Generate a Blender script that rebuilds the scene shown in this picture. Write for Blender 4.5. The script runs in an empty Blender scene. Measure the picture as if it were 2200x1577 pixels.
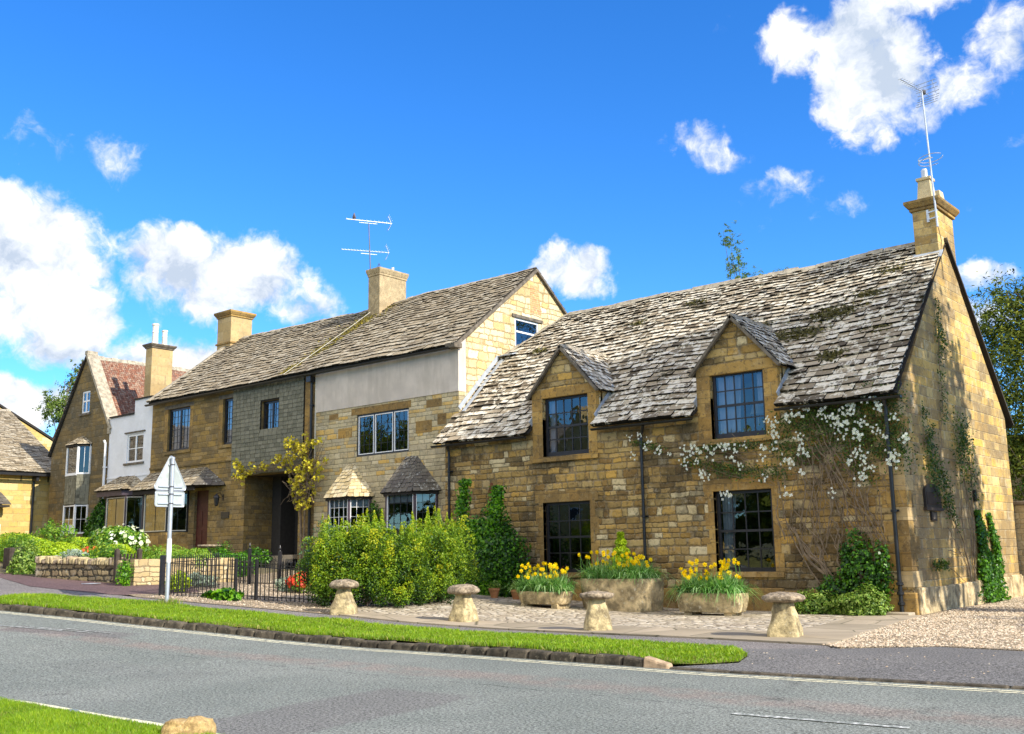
import bpy, math, random
import numpy as np
from mathutils import Vector, Matrix, noise as mnoise
from mathutils.geometry import delaunay_2d_cdt

SC = bpy.context.scene
COL = SC.collection
rnd = random.Random(7)
NR = np.random.default_rng(11)
R = math.radians

# ------------------------------------------------------------------ camera
CAM_POS = Vector((0, 0, 1.45))
PITCH, ROLL, YAW, FPX = R(10.23), R(-0.905), R(-40.3), 2215.0
cy_, sy_ = math.cos(YAW), math.sin(YAW); cp_, sp_ = math.cos(PITCH), math.sin(PITCH)
FWD = Vector((sy_*cp_, cy_*cp_, sp_)); RT0 = Vector((cy_, -sy_, 0)); UP0 = RT0.cross(FWD)
RT = math.cos(ROLL)*RT0 + math.sin(ROLL)*UP0
UPV = -math.sin(ROLL)*RT0 + math.cos(ROLL)*UP0
cd = bpy.data.cameras.new("camera"); cam = bpy.data.objects.new("camera", cd); COL.objects.link(cam)
cd.sensor_width = 36; cd.lens = 36*FPX/2200; cd.clip_end = 3000; cd.clip_start = 0.1
m3 = Matrix((RT, UPV, -FWD)).transposed()
cam.matrix_world = Matrix.Translation(CAM_POS) @ m3.to_4x4()
SC.camera = cam

# ------------------------------------------------------------------ light
SUN_EL, SUN_AZ = R(33), R(1.5)          # azimuth measured from +X towards +Y
SUN_DIR = Vector((math.cos(SUN_EL)*math.cos(SUN_AZ), math.cos(SUN_EL)*math.sin(SUN_AZ), math.sin(SUN_EL)))
ld = bpy.data.lights.new("sun", 'SUN'); ld.energy = 5.0; ld.angle = R(0.55); ld.color = (1, 0.93, 0.80)
sun = bpy.data.objects.new("sun", ld); COL.objects.link(sun)
sun.rotation_euler = SUN_DIR.to_track_quat('Z', 'Y').to_euler()
SC.view_settings.view_transform = 'Standard'; SC.view_settings.look = 'None'
SC.view_settings.exposure = 0.55; SC.view_settings.gamma = 1.0

class NT:
    """small helper for building node trees"""
    def __init__(s, tree): s.t = tree; s.n = tree.nodes; s.l = tree.links
    def node(s, typ, **kw):
        n = s.n.new(typ)
        for k, v in kw.items(): setattr(n, k, v)
        return n
    def put(s, sock, v):
        if isinstance(v, bpy.types.NodeSocket): s.l.new(v, sock)
        elif v is not None:
            if isinstance(v, (tuple, list)) and len(v) == 3 and sock.type == 'RGBA': v = (*v, 1)
            sock.default_value = v
    def m(s, op, a, b=None, c=None, clamp=False):
        n = s.node('ShaderNodeMath', operation=op); n.use_clamp = clamp
        for i, v in enumerate((a, b, c)):
            if v is not None: s.put(n.inputs[i], v)
        return n.outputs[0]
    def v(s, op, a, b=None, scale=None):
        n = s.node('ShaderNodeVectorMath', operation=op)
        s.put(n.inputs[0], a)
        if b is not None: s.put(n.inputs[1], b)
        if scale is not None: s.put(n.inputs['Scale'], scale)
        return n.outputs['Value'] if op in ('DOT_PRODUCT', 'LENGTH', 'DISTANCE') else n.outputs['Vector']
    def noise(s, vec, scale, detail=3, rough=0.55, dist=0.0, dim='3D'):
        n = s.node('ShaderNodeTexNoise'); n.noise_dimensions = dim
        if vec is not None: s.put(n.inputs['Vector' if dim != '1D' else 'W'], vec)
        n.inputs['Scale'].default_value = scale; n.inputs['Detail'].default_value = detail
        n.inputs['Roughness'].default_value = rough; n.inputs['Distortion'].default_value = dist
        return n.outputs['Fac']
    def ramp(s, fac, stops, interp='LINEAR'):
        n = s.node('ShaderNodeValToRGB'); r = n.color_ramp; r.interpolation = interp
        while len(r.elements) < len(stops): r.elements.new(0.5)
        for e, (p, c) in zip(r.elements, stops): e.position = p; e.color = (*c, 1) if len(c) == 3 else c
        s.put(n.inputs[0], fac); return n.outputs[0]
    def step(s, x, a, b):
        n = s.node('ShaderNodeMapRange', interpolation_type='SMOOTHSTEP')
        s.put(n.inputs[0], x); s.put(n.inputs[1], a); s.put(n.inputs[2], b)
        n.inputs[3].default_value = 0; n.inputs[4].default_value = 1
        return n.outputs[0]
    def mix(s, fac, a, b, mode='MIX'):
        n = s.node('ShaderNodeMix', data_type='RGBA', blend_type=mode)
        s.put(n.inputs[0], fac); s.put(n.inputs[6], a); s.put(n.inputs[7], b); return n.outputs[2]
    def xyz(s, v):
        n = s.node('ShaderNodeSeparateXYZ'); s.put(n.inputs[0], v); return n.outputs
    def comb(s, x, y, z=0.0):
        n = s.node('ShaderNodeCombineXYZ'); s.put(n.inputs[0], x); s.put(n.inputs[1], y); s.put(n.inputs[2], z); return n.outputs[0]

def img_dir(x, y):
    d = FWD + (x-1100)/FPX*RT - (y-788.5)/FPX*UPV
    return d.normalized()

# world : physical sky + clouds placed by their bearing and altitude
W = bpy.data.worlds.new("World"); SC.world = W; W.use_nodes = True
wt = NT(W.node_tree); wt.n.clear()
sky = wt.node('ShaderNodeTexSky', sky_type='NISHITA'); sky.sun_disc = False
sky.sun_elevation = SUN_EL; sky.sun_rotation = R(90) - SUN_AZ
sky.air_density = 1.0; sky.dust_density = 0.1; sky.ozone_density = 3.0
hs = wt.node('ShaderNodeHueSaturation'); hs.inputs['Saturation'].default_value = 1.28; hs.inputs['Hue'].default_value = 0.502
hs.inputs['Value'].default_value = 1.0
wt.put(hs.inputs['Color'], sky.outputs[0])
tc = wt.node('ShaderNodeTexCoord'); dirv = tc.outputs['Generated']
n1 = wt.node('ShaderNodeTexNoise'); wt.put(n1.inputs['Vector'], dirv); n1.inputs['Scale'].default_value = 9; n1.inputs['Detail'].default_value = 6; n1.inputs['Roughness'].default_value = 0.62
wv = wt.v('SCALE', wt.v('SUBTRACT', n1.outputs['Color'], (0.5, 0.5, 0.5)), scale=0.085)
wdir = wt.v('ADD', dirv, wv)
clouds = [  # bearing/altitude taken as unit directions, half widths in radians (x, z), weight
    (50, 570, 165, 180, 1.05), (120, 670, 140, 110, 0.9), (20, 480, 110, 90, .8),
    (360, 590, 130, 95, .85), (540, 600, 135, 115, .95), (620, 670, 110, 80, .7), (450, 640, 190, 80, .7),
    (50, 290, 90, 55, .42), (225, 335, 95, 66, .42), (390, 780, 190, 75, .8), (40, 860, 150, 65, .8), (250, 800, 60, 60, .4),
    (1735, 95, 95, 90, .8), (1830, 90, 110, 100, .9), (1870, 180, 115, 120, .98), (1915, 260, 100, 75, .7), (2170, 90, 90, 110, .6), (2075, 185, 130, 60, .55),
    (2010, 15, 160, 42, .5), (1450, 310, 90, 40, .38), (1510, 345, 90, 38, .34), (1650, 410, 110, 62, .44), (1730, 470, 140, 50, .42),
    (1265, 600, 110, 80, .8), (2110, 600, 70, 30, .55), (2080, 450, 30, 34, .4), (1020, 530, 40, 18, .22), (905, 530, 25, 12, .22),
    (2190, 290, 40, 22, .25), (1530, 60, 60, 50, .16), (700, 830, 300, 60, .5), (1900, 700, 300, 40, .3)]
acc = None
for (px, py, rx, ry, wgt) in clouds:
    c = img_dir(px, py)
    h = Vector((-c.y, c.x, 0)).normalized(); u = c.cross(h); 
    if u.z < 0: u = -u
    d = wt.v('SUBTRACT', wdir, tuple(c))
    a = wt.v('DOT_PRODUCT', d, tuple(h*(FPX/(rx*1.12))))
    b = wt.v('DOT_PRODUCT', d, tuple(u*(FPX/(ry*1.12))))
    q = wt.m('ADD', wt.m('MULTIPLY', a, a), wt.m('MULTIPLY', b, b))
    val = wt.m('MULTIPLY', wt.m('SUBTRACT', 1.0, q, clamp=True), wgt)
    acc = val if acc is None else wt.m('MAXIMUM', acc, val)
nzw = wt.node('ShaderNodeTexNoise'); wt.put(nzw.inputs['Vector'], dirv); nzw.inputs['Scale'].default_value = 26; nzw.inputs['Detail'].default_value = 4
dirw = wt.v('ADD', dirv, wt.v('SCALE', wt.v('SUBTRACT', nzw.outputs['Color'], (.5, .5, .5)), scale=.035))
nz = wt.noise(dirw, 13, 10, 0.62)
nzs = wt.noise(wt.v('ADD', dirw, (0.016, 0.0, 0.026)), 13, 6, 0.60)
nz2 = wt.noise(dirv, 7, 4, 0.55)
dens = wt.m('ADD', acc, wt.m('MULTIPLY', wt.m('SUBTRACT', nz, 0.5), 2.3))
dens = wt.m('MULTIPLY', wt.m('POWER', wt.step(dens, 0.16, 0.66), 1.1), wt.step(acc, 0.0, 0.16))
lit = wt.m('ADD', wt.m('MULTIPLY', wt.m('SUBTRACT', nz, nzs), 2.6), wt.m('ADD', 0.45, wt.m('MULTIPLY', wt.m('SUBTRACT', nz2, 0.5), 0.9)))
ccol = wt.ramp(lit, [(0.12, (3.2, 3.75, 4.6)), (0.42, (4.9, 5.2, 5.7)), (0.72, (6.6, 6.5, 6.3))])
skyc = wt.mix(1.0, hs.outputs[0], (0.66, 1.06, 1.42), 'MULTIPLY')
# unseen bright cloud bank, added behind the camera to fill-light the house fronts
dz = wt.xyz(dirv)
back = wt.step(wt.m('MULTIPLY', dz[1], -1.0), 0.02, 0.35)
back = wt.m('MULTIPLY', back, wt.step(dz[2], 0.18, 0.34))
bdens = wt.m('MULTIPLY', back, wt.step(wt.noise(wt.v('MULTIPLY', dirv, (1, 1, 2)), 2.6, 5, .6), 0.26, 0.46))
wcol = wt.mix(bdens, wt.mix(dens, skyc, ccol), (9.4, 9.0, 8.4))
# general background brightness below the horizon comes from the physical sky itself
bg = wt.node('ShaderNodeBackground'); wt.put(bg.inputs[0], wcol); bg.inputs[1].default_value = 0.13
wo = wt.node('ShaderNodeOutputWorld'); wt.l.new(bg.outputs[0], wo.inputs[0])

# ------------------------------------------------------------------ terrain height
def g(x):
    t = -(x+13)
    if t <= 0: return 0.0
    if t < 4: return 0.066*t*t/8
    if t < 62: return 0.066*(t-2)
    return 0.066*60 + 0.9*(1-math.exp(-(t-62)*0.066/0.9))

# ------------------------------------------------------------------ object helpers
def tag(o, label=None, cat=None, group=None, kind=None):
    if label: o['label'] = label
    if cat: o['category'] = cat
    if group: o['group'] = group
    if kind: o['kind'] = kind
    return o
def thing(name, label, cat, loc, group=None):
    o = bpy.data.objects.new(name, None); COL.objects.link(o); o.location = loc
    o.empty_display_size = 0.3
    return tag(o, label, cat, group)
def link(me, name, parent=None):
    o = bpy.data.objects.new(name, me); COL.objects.link(o)
    if parent is not None:
        o.parent = parent
        o.matrix_parent_inverse = world_of(parent).inverted()
    return o
def world_of(o):
    m = Matrix.LocRotScale(o.location, o.rotation_euler, o.scale)
    if o.parent is not None: return world_of(o.parent) @ o.matrix_parent_inverse @ m
    return m

class MB:
    def __init__(s): s.v = []; s.f = []; s.m = []; s.t = []; s.mats = []; s.cur = 0; s.tint = 0.5
    def use(s, mat):
        if mat not in s.mats: s.mats.append(mat)
        s.cur = s.mats.index(mat); return s
    def vert(s, p): s.v.append(tuple(p)); return len(s.v)-1
    def face(s, idx): s.f.append(tuple(idx)); s.m.append(s.cur); s.t.append(s.tint)
    def poly(s, pts): s.face([s.vert(p) for p in pts])
    def hexa(s, p):   # 8 points: bottom 4 then top 4
        i = [s.vert(q) for q in p]
        for f in ((0,3,2,1),(4,5,6,7),(0,1,5,4),(1,2,6,5),(2,3,7,6),(3,0,4,7)): s.face([i[k] for k in f])
    def box(s, x0, x1, y0, y1, z0, z1):
        s.hexa([(x0,y0,z0),(x1,y0,z0),(x1,y1,z0),(x0,y1,z0),(x0,y0,z1),(x1,y0,z1),(x1,y1,z1),(x0,y1,z1)])
    def fbox(s, o, a, b, c, ha, hb, hc):  # oriented box centre o
        o, a, b, c = Vector(o), Vector(a).normalized()*ha, Vector(b).normalized()*hb, Vector(c).normalized()*hc
        s.hexa([o-a-b-c, o+a-b-c, o+a+b-c, o-a+b-c, o-a-b+c, o+a-b+c, o+a+b+c, o-a+b+c])
    def beam(s, p, q, w, h, up=(0,0,1)):
        p, q = Vector(p), Vector(q); d = (q-p); L = d.length; d.normalize()
        a = d.cross(Vector(up))
        if a.length < 1e-4: a = d.cross(Vector((1,0,0)))
        a.normalize(); b = a.cross(d)
        s.fbox((p+q)/2, d, a, b, L/2, w/2, h/2)
    def tube(s, pts, r, n=6, cap=True):
        pts = [Vector(p) for p in pts]; rs = r if isinstance(r, (list, tuple)) else [r]*len(pts)
        rings = []
        ref = Vector((0.13, 0.21, 1)).normalized()
        for i, p in enumerate(pts):
            d = (pts[min(i+1, len(pts)-1)] - pts[max(i-1, 0)]).normalized()
            a = d.cross(ref)
            if a.length < 1e-3: a = d.cross(Vector((1,0,0)))
            a.normalize(); b = d.cross(a)
            rings.append([s.vert(p + (a*math.cos(2*math.pi*k/n) + b*math.sin(2*math.pi*k/n))*rs[i]) for k in range(n)])
        for A, B in zip(rings, rings[1:]):
            for k in range(n): s.face([A[k], A[(k+1)%n], B[(k+1)%n], B[k]])
        if cap: s.face(rings[0][::-1]); s.face(rings[-1])
    def lathe(s, c, prof, n=24, cap=True):   # prof: (r, z)
        rings = []
        for r, z in prof: rings.append([s.vert((c[0]+r*math.cos(2*math.pi*k/n), c[1]+r*math.sin(2*math.pi*k/n), c[2]+z)) for k in range(n)])
        for A, B in zip(rings, rings[1:]):
            for k in range(n): s.face([A[k], A[(k+1)%n], B[(k+1)%n], B[k]])
        if cap: s.face(rings[0][::-1]); s.face(rings[-1])
    def build(s, name, parent=None, smooth=False, bevel=0):
        me = bpy.data.meshes.new(name); me.from_pydata(s.v, [], s.f)
        for mt in s.mats: me.materials.append(mt)
        n = len(s.f)
        me.polygons.foreach_set('material_index', s.m)
        if smooth: me.polygons.foreach_set('use_smooth', [True]*n)
        box_uv(me)
        at = me.attributes.new('tint', 'FLOAT', 'FACE'); at.data.foreach_set('value', s.t)
        me.update()
        o = link(me, name, parent)
        if bevel:
            b = o.modifiers.new('bevel', 'BEVEL'); b.width = bevel; b.segments = 2; b.limit_method = 'ANGLE'
        return o

def build_split(mb, name, parent=None, **kw):
    """each connected piece becomes its own part"""
    par = list(range(len(mb.v)))
    def find(a):
        while par[a] != a: par[a] = par[par[a]]; a = par[a]
        return a
    for f in mb.f:
        for i in f[1:]: par[find(i)] = find(f[0])
    groups = {}
    for k, f in enumerate(mb.f): groups.setdefault(find(f[0]), []).append(k)
    out = []
    for ks in groups.values():
        n = MB(); n.mats = mb.mats; mp = {}
        for k in ks:
            idx = []
            for i in mb.f[k]:
                if i not in mp: mp[i] = n.vert(mb.v[i])
                idx.append(mp[i])
            n.f.append(tuple(idx)); n.m.append(mb.m[k]); n.t.append(mb.t[k])
        out.append(n.build(name, parent, **kw))
    return out[0]

def box_uv(me):
    nl = len(me.loops)
    if nl == 0: return
    co = np.empty(len(me.vertices)*3); me.vertices.foreach_get('co', co); co = co.reshape(-1, 3)
    vi = np.empty(nl, dtype=np.int32); me.loops.foreach_get('vertex_index', vi)
    npoly = len(me.polygons)
    nor = np.empty(npoly*3); me.polygons.foreach_get('normal', nor); nor = np.abs(nor.reshape(-1, 3))
    tot = np.empty(npoly, dtype=np.int32); me.polygons.foreach_get('loop_total', tot)
    ln = np.repeat(nor, tot, axis=0); c = co[vi]
    uv = np.empty((nl, 2))
    z = ln[:, 2] > 0.75
    x = (~z) & (ln[:, 0] > ln[:, 1])
    y = ~(z | x)
    uv[z] = c[z][:, [0, 1]]; uv[x] = c[x][:, [1, 2]]; uv[y] = c[y][:, [0, 2]]
    l = me.uv_layers.new(name='UVMap'); l.data.foreach_set('uv', uv.ravel())

def np_mesh(name, V, F, mat, tint=None, parent=None, smooth=False, mats=None):
    """V (N,3) float; F (M,k) int of one face size, or list of arrays; tint per face"""
    Fs = F if isinstance(F, list) else [F]
    me = bpy.data.meshes.new(name)
    me.vertices.add(len(V)); me.vertices.foreach_set('co', np.asarray(V, dtype=np.float32).ravel())
    nl = sum(f.size for f in Fs); nf = sum(len(f) for f in Fs)
    me.loops.add(nl); me.polygons.add(nf)
    me.loops.foreach_set('vertex_index', np.concatenate([f.ravel() for f in Fs]).astype(np.int32))
    tot = np.concatenate([np.full(len(f), f.shape[1]) for f in Fs]).astype(np.int32)
    st = np.concatenate([[0], np.cumsum(tot)[:-1]]).astype(np.int32)
    me.polygons.foreach_set('loop_start', st)
    me.polygons.foreach_set('loop_total', tot)
    me.materials.append(mat)
    me.update(calc_edges=True)
    if smooth: me.polygons.foreach_set('use_smooth', [True]*nf)
    at = me.attributes.new('tint', 'FLOAT', 'FACE')
    at.data.foreach_set('value', (tint if tint is not None else np.full(nf, .5)).astype(np.float32))
    return link(me, name, parent)

def unit(a): return a/np.maximum(np.linalg.norm(a, axis=-1, keepdims=True), 1e-9)

def leaf_arrays(P, size, normal=None, aspect=0.55, droop=0.0, long_dir=None):
    N = len(P)
    n = unit(NR.normal(size=(N, 3)) + (0 if normal is None else normal*1.6))
    a = NR.normal(size=(N, 3)) if long_dir is None else long_dir + 0.45*NR.normal(size=(N, 3))
    a[:, 2] -= droop
    a = unit(a - n*(a*n).sum(1, keepdims=True)); b = np.cross(n, a)
    s = np.asarray(size).reshape(-1, 1)*np.ones((N, 1)); s = s*NR.uniform(.7, 1.3, (N, 1))
    V = np.empty((N, 4, 3))
    V[:, 0] = P - a*s/2; V[:, 2] = P + a*s/2
    V[:, 1] = P + b*s*aspect/2 + n*s*.08; V[:, 3] = P - b*s*aspect/2 + n*s*.08
    F = np.arange(N*4).reshape(N, 4)
    return V.reshape(-1, 3), F
def leaves(name, P, size, mat, parent, tint=None, **kw):
    P = np.asarray(P, float); V, F = leaf_arrays(P, size, **kw)
    if tint is None: tint = NR.uniform(0, 1, len(P))
    return np_mesh(name, V, F, mat, tint=tint, parent=parent)

def blades_arrays(P, H, lean, width):
    """grass/daffodil like strips: P base (N,3); H height (N); lean (N,2) horizontal reach; width (N)"""
    N = len(P); ang = NR.uniform(0, math.pi, N); w = np.stack([np.cos(ang), np.sin(ang), np.zeros(N)], 1)*width.reshape(-1, 1)/2
    ln = np.concatenate([lean, np.zeros((N, 1))], 1)
    V = np.empty((N, 5, 3)); up = np.array([0, 0, 1.0])
    V[:, 0] = P - w; V[:, 1] = P + w
    mid = P + up*(H*.62).reshape(-1, 1) + ln*.32
    V[:, 2] = mid + w*.8; V[:, 3] = mid - w*.8
    V[:, 4] = P + up*H.reshape(-1, 1) + ln
    b = (np.arange(N)*5).reshape(-1, 1)
    return V.reshape(-1, 3), b + np.array([[0, 1, 2, 3]]), b + np.array([[3, 2, 4]])

# ------------------------------------------------------------------ materials
def newmat(name):
    m = bpy.data.materials.new(name); m.use_nodes = True
    t = NT(m.node_tree); t.n.clear()
    out = t.node('ShaderNodeOutputMaterial'); p = t.node('ShaderNodeBsdfPrincipled')
    t.l.new(p.outputs[0], out.inputs[0]); p.inputs['Specular IOR Level'].default_value = 0.3
    return m, t, p, out
def simple(name, col, rough=0.7, metal=0.0, var=0.12, scale=8, bump=0.0, bscale=30, spec=0.3, stain=None, stain_amt=.7, stain_scale=3.0, lichen=None, sstretch=1.0):
    m, t, p, o = newmat(name)
    pos = t.node('ShaderNodeTexCoord').outputs['Object']
    n = t.noise(pos, scale, 5, .6)
    c = t.mix(t.step(n, .3, .7), tuple(x*(1-var) for x in col), tuple(min(1, x*(1+var)) for x in col))
    if stain: c = t.mix(t.m('MULTIPLY', t.step(t.noise(t.v('MULTIPLY', pos, (1, 1, sstretch)), stain_scale, 7, .68, .3), .46, .62), stain_amt), c, stain)
    if lichen: c = t.mix(t.m('MULTIPLY', t.step(t.noise(pos, scale*2.2, 6, .72), .58, .66), .75), c, lichen)
    t.put(p.inputs['Base Color'], c); p.inputs['Roughness'].default_value = rough; p.inputs['Metallic'].default_value = metal
    p.inputs['Specular IOR Level'].default_value = spec
    if bump:
        b = t.node('ShaderNodeBump'); b.inputs['Strength'].default_value = bump; b.inputs['Distance'].default_value = 0.02
        t.put(b.inputs['Height'], t.noise(pos, bscale, 5, .65)); t.l.new(b.outputs[0], p.inputs['Normal'])
    return m

def stone_mat(name, h, w, pal, mortar, mw=0.012, warp=0.05, dark=(0.06, 0.05, 0.04), dark_amt=0.35, pale=(0.45, 0.42, 0.34), pale_amt=0.2,
              bump=0.7, var=0.28, dark_scale=0.55, rowvar=0.35, edge=0.035, seed=0.0, mottle=0.5, gain=1.3, dlo=.55):
    pal = [tuple(min(.80, x*gain) for x in c) for c in pal]; mortar = tuple(min(.75, x*gain) for x in mortar)
    m, t, p, o = newmat(name)
    uv = t.node('ShaderNodeUVMap').outputs[0]
    pos = t.node('ShaderNodeTexCoord').outputs['Object']
    s = t.xyz(uv)
    wn = t.node('ShaderNodeTexNoise'); t.put(wn.inputs['Vector'], pos); wn.inputs['Scale'].default_value = 2.2; wn.inputs['Detail'].default_value = 3
    wc = t.xyz(wn.outputs['Color'])
    wf = t.node('ShaderNodeTexNoise'); t.put(wf.inputs['Vector'], pos); wf.inputs['Scale'].default_value = 13; wf.inputs['Detail'].default_value = 2
    wfc = t.xyz(wf.outputs['Color'])
    u = t.m('ADD', t.m('ADD', s[0], t.m('MULTIPLY', t.m('SUBTRACT', wc[0], .5), warp*2)), t.m('MULTIPLY', t.m('SUBTRACT', wfc[0], .5), warp*.6))
    v = t.m('ADD', t.m('ADD', s[1], t.m('MULTIPLY', t.m('SUBTRACT', wc[1], .5), warp)), t.m('MULTIPLY', t.m('SUBTRACT', wfc[1], .5), warp*.5))
    # uneven course heights
    v = t.m('ADD', v, t.m('MULTIPLY', t.m('SINE', t.m('MULTIPLY', v, 2.9/h*0.37)), rowvar*h*.9))
    vr = t.m('DIVIDE', v, h); row = t.m('FLOOR', vr)
    wh = t.node('ShaderNodeTexWhiteNoise', noise_dimensions='1D'); t.put(wh.inputs['W'], t.m('ADD', row, 31.7+seed)); rr = wh.outputs['Value']
    wrow = t.m('MULTIPLY', t.m('ADD', t.m('MULTIPLY', rr, .8), .62), w)
    ur = t.m('ADD', t.m('DIVIDE', u, wrow), t.m('MULTIPLY', rr, 37.3))
    n1 = t.node('ShaderNodeTexNoise'); n1.noise_dimensions = '2D'; t.put(n1.inputs['Vector'], t.comb(ur, t.m('MULTIPLY', row, 7.7))); n1.inputs['Scale'].default_value = 0.9; n1.inputs['Detail'].default_value = 0
    ur = t.m('ADD', ur, t.m('MULTIPLY', n1.outputs['Fac'], 1.3))
    col = t.m('FLOOR', ur)
    w2 = t.node('ShaderNodeTexWhiteNoise', noise_dimensions='2D'); t.put(w2.inputs['Vector'], t.comb(t.m('ADD', col, 3.1+seed), row)); 
    rv = w2.outputs['Value']; rc = t.xyz(w2.outputs['Color'])
    fu, fv = t.m('FRACT', ur), t.m('FRACT', vr)
    du = t.m('MULTIPLY', t.m('MINIMUM', fu, t.m('SUBTRACT', 1.0, fu)), wrow)
    dv = t.m('MULTIPLY', t.m('MINIMUM', fv, t.m('SUBTRACT', 1.0, fv)), h)
    # rounded corners
    k = edge
    d = t.m('SUBTRACT', k, t.m('SQRT', t.m('ADD', t.m('POWER', t.m('MAXIMUM', t.m('SUBTRACT', k, du), 0.0), 2.0), t.m('POWER', t.m('MAXIMUM', t.m('SUBTRACT', k, dv), 0.0), 2.0))))
    fine = t.noise(pos, 34, 5, .65); mid = t.noise(pos, 6, 5, .6); big = t.noise(pos, dark_scale, 6, .62, 0.4)
    d2 = t.m('ADD', d, t.m('MULTIPLY', t.m('SUBTRACT', fine, .5), mw*1.6))
    mask = t.step(d2, mw*.35, mw*1.3)
    stops = [((i+.5)/len(pal), c) for i, c in enumerate(pal)]
    sc = t.ramp(rv, stops, 'LINEAR')
    vv = t.m('ADD', 1-var*.75, t.m('MULTIPLY', t.m('ADD', t.m('MULTIPLY', mid, .65), t.m('MULTIPLY', fine, .5)), var*1.4))
    sc = t.mix(1.0, sc, t.comb(vv, vv, vv), 'MULTIPLY')
    mc = t.mix(t.step(mid, .35, .65), tuple(x*.8 for x in mortar), mortar)
    c = t.mix(mask, mc, sc)
    c = t.mix(t.m('MULTIPLY', t.step(t.m('ADD', big, t.m('MULTIPLY', rc[1], .16)), dlo, dlo+.19), dark_amt), c, dark)
    c = t.mix(t.m('MULTIPLY', t.step(t.m('ADD', t.noise(pos, 3.1, 7, .7), t.m('MULTIPLY', rc[2], .12)), .62, .74), pale_amt), c, pale)
    mot = t.noise(pos, 9, 8, .72, .5); mot2 = t.noise(pos, 19, 5, .7)
    c = t.mix(t.m('MULTIPLY', t.step(mot, .50, .66), mottle), c, tuple(x*.9 for x in dark))
    c = t.mix(t.m('MULTIPLY', t.step(mot2, .56, .70), mottle*.7), c, pale)
    t.put(p.inputs['Base Color'], c); p.inputs['Roughness'].default_value = 0.9; p.inputs['Specular IOR Level'].default_value = 0.15
    hgt = t.m('ADD', t.m('MULTIPLY', t.step(d2, 0.0, edge*.8), .7), t.m('ADD', t.m('MULTIPLY', fine, .26), t.m('ADD', t.m('MULTIPLY', mid, .35), t.m('MULTIPLY', rc[0], .35))))
    b = t.node('ShaderNodeBump'); b.inputs['Strength'].default_value = bump; b.inputs['Distance'].default_value = 0.035
    t.put(b.inputs['Height'], hgt); t.l.new(b.outputs[0], p.inputs['Normal'])
    return m

def tint_mat(name, pal, rough=.8, var=.3, nscale=14, spots=None, spot_amt=.6, spot_scale=9, moss=None, moss_lo=.6, bump=.35, spec=.2, spot_lo=.6):
    """colour from the per-face tint attribute, with lichen and moss patches"""
    m, t, p, o = newmat(name)
    at = t.node('ShaderNodeAttribute', attribute_name='tint'); pos = t.node('ShaderNodeTexCoord').outputs['Object']
    c = t.ramp(at.outputs['Fac'], [((i+.5)/len(pal), q) for i, q in enumerate(pal)])
    n = t.noise(pos, nscale, 5, .65)
    vv = t.m('ADD', 1-var, t.m('MULTIPLY', n, 2*var)); c = t.mix(1.0, c, t.comb(vv, vv, vv), 'MULTIPLY')
    if spots:
        sn = t.noise(pos, spot_scale, 5, .7)
        tt = t.m('MULTIPLY', t.m('FRACT', t.m('MULTIPLY', at.outputs['Fac'], 7.31)), .17)
        c = t.mix(t.m('MULTIPLY', t.step(t.m('ADD', sn, tt), spot_lo, spot_lo+.08), spot_amt), c, spots)
    if moss:
        mn = t.noise(pos, .9, 6, .68); mf = t.noise(pos, 6, 5, .65)
        c = t.mix(t.step(t.m('ADD', t.m('MULTIPLY', mn, .7), t.m('MULTIPLY', mf, .3)), moss_lo, moss_lo+.07), c, moss)
    t.put(p.inputs['Base Color'], c); p.inputs['Roughness'].default_value = rough; p.inputs['Specular IOR Level'].default_value = spec
    b = t.node('ShaderNodeBump'); b.inputs['Strength'].default_value = bump; b.inputs['Distance'].default_value = .015
    t.put(b.inputs['Height'], t.noise(pos, 40, 5, .7)); t.l.new(b.outputs[0], p.inputs['Normal'])
    return m

def leaf_mat(name, pal, trans=.35, rough=.5):
    m, t, p, o = newmat(name)
    at = t.node('ShaderNodeAttribute', attribute_name='tint'); pos = t.node('ShaderNodeTexCoord').outputs['Object']
    c = t.ramp(at.outputs['Fac'], [((i+.5)/len(pal), q) for i, q in enumerate(pal)])
    n = t.noise(pos, 2.3, 4, .6); vv = t.m('ADD', .72, t.m('MULTIPLY', n, .56)); c = t.mix(1.0, c, t.comb(vv, vv, vv), 'MULTIPLY')
    t.put(p.inputs['Base Color'], c); p.inputs['Roughness'].default_value = rough; p.inputs['Specular IOR Level'].default_value = .35
    tr = t.node('ShaderNodeBsdfTranslucent'); t.put(tr.inputs[0], t.mix(1.0, c, (1.5, 1.5, .6), 'MULTIPLY'))
    mx = t.node('ShaderNodeMixShader'); mx.inputs[0].default_value = trans
    t.l.new(p.outputs[0], mx.inputs[1]); t.l.new(tr.outputs[0], mx.inputs[2]); t.l.new(mx.outputs[0], o.inputs[0])
    return m

M = {}
HONEY = [(.19,.115,.038),(.35,.225,.075),(.26,.175,.065),(.44,.265,.065),(.32,.235,.11),(.24,.145,.04),(.40,.29,.12),(.29,.19,.06),(.50,.41,.24)]
M['honey'] = stone_mat('honey_rubble', .17, .40, HONEY, (.23,.17,.09), mw=.013, warp=.085, dark=(.055,.045,.03), dark_amt=.78, pale=(.47,.42,.32), pale_amt=.30, bump=1.0, edge=.045, var=.42, dlo=.50, mottle=.65)
M['gable'] = stone_mat('gable_courses', .235, .50, [(.46,.30,.10),(.62,.42,.14),(.52,.33,.09),(.70,.49,.19),(.48,.35,.15),(.62,.37,.08),(.40,.28,.12)], (.66,.52,.28), mw=.011, warp=.02, dark=(.19,.14,.085), dark_amt=.72, dlo=.48, mottle=.6, pale=(.62,.55,.40), pale_amt=.35, bump=.7, rowvar=.12, edge=.02, dark_scale=.7, seed=5, gain=1.05)
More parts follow.
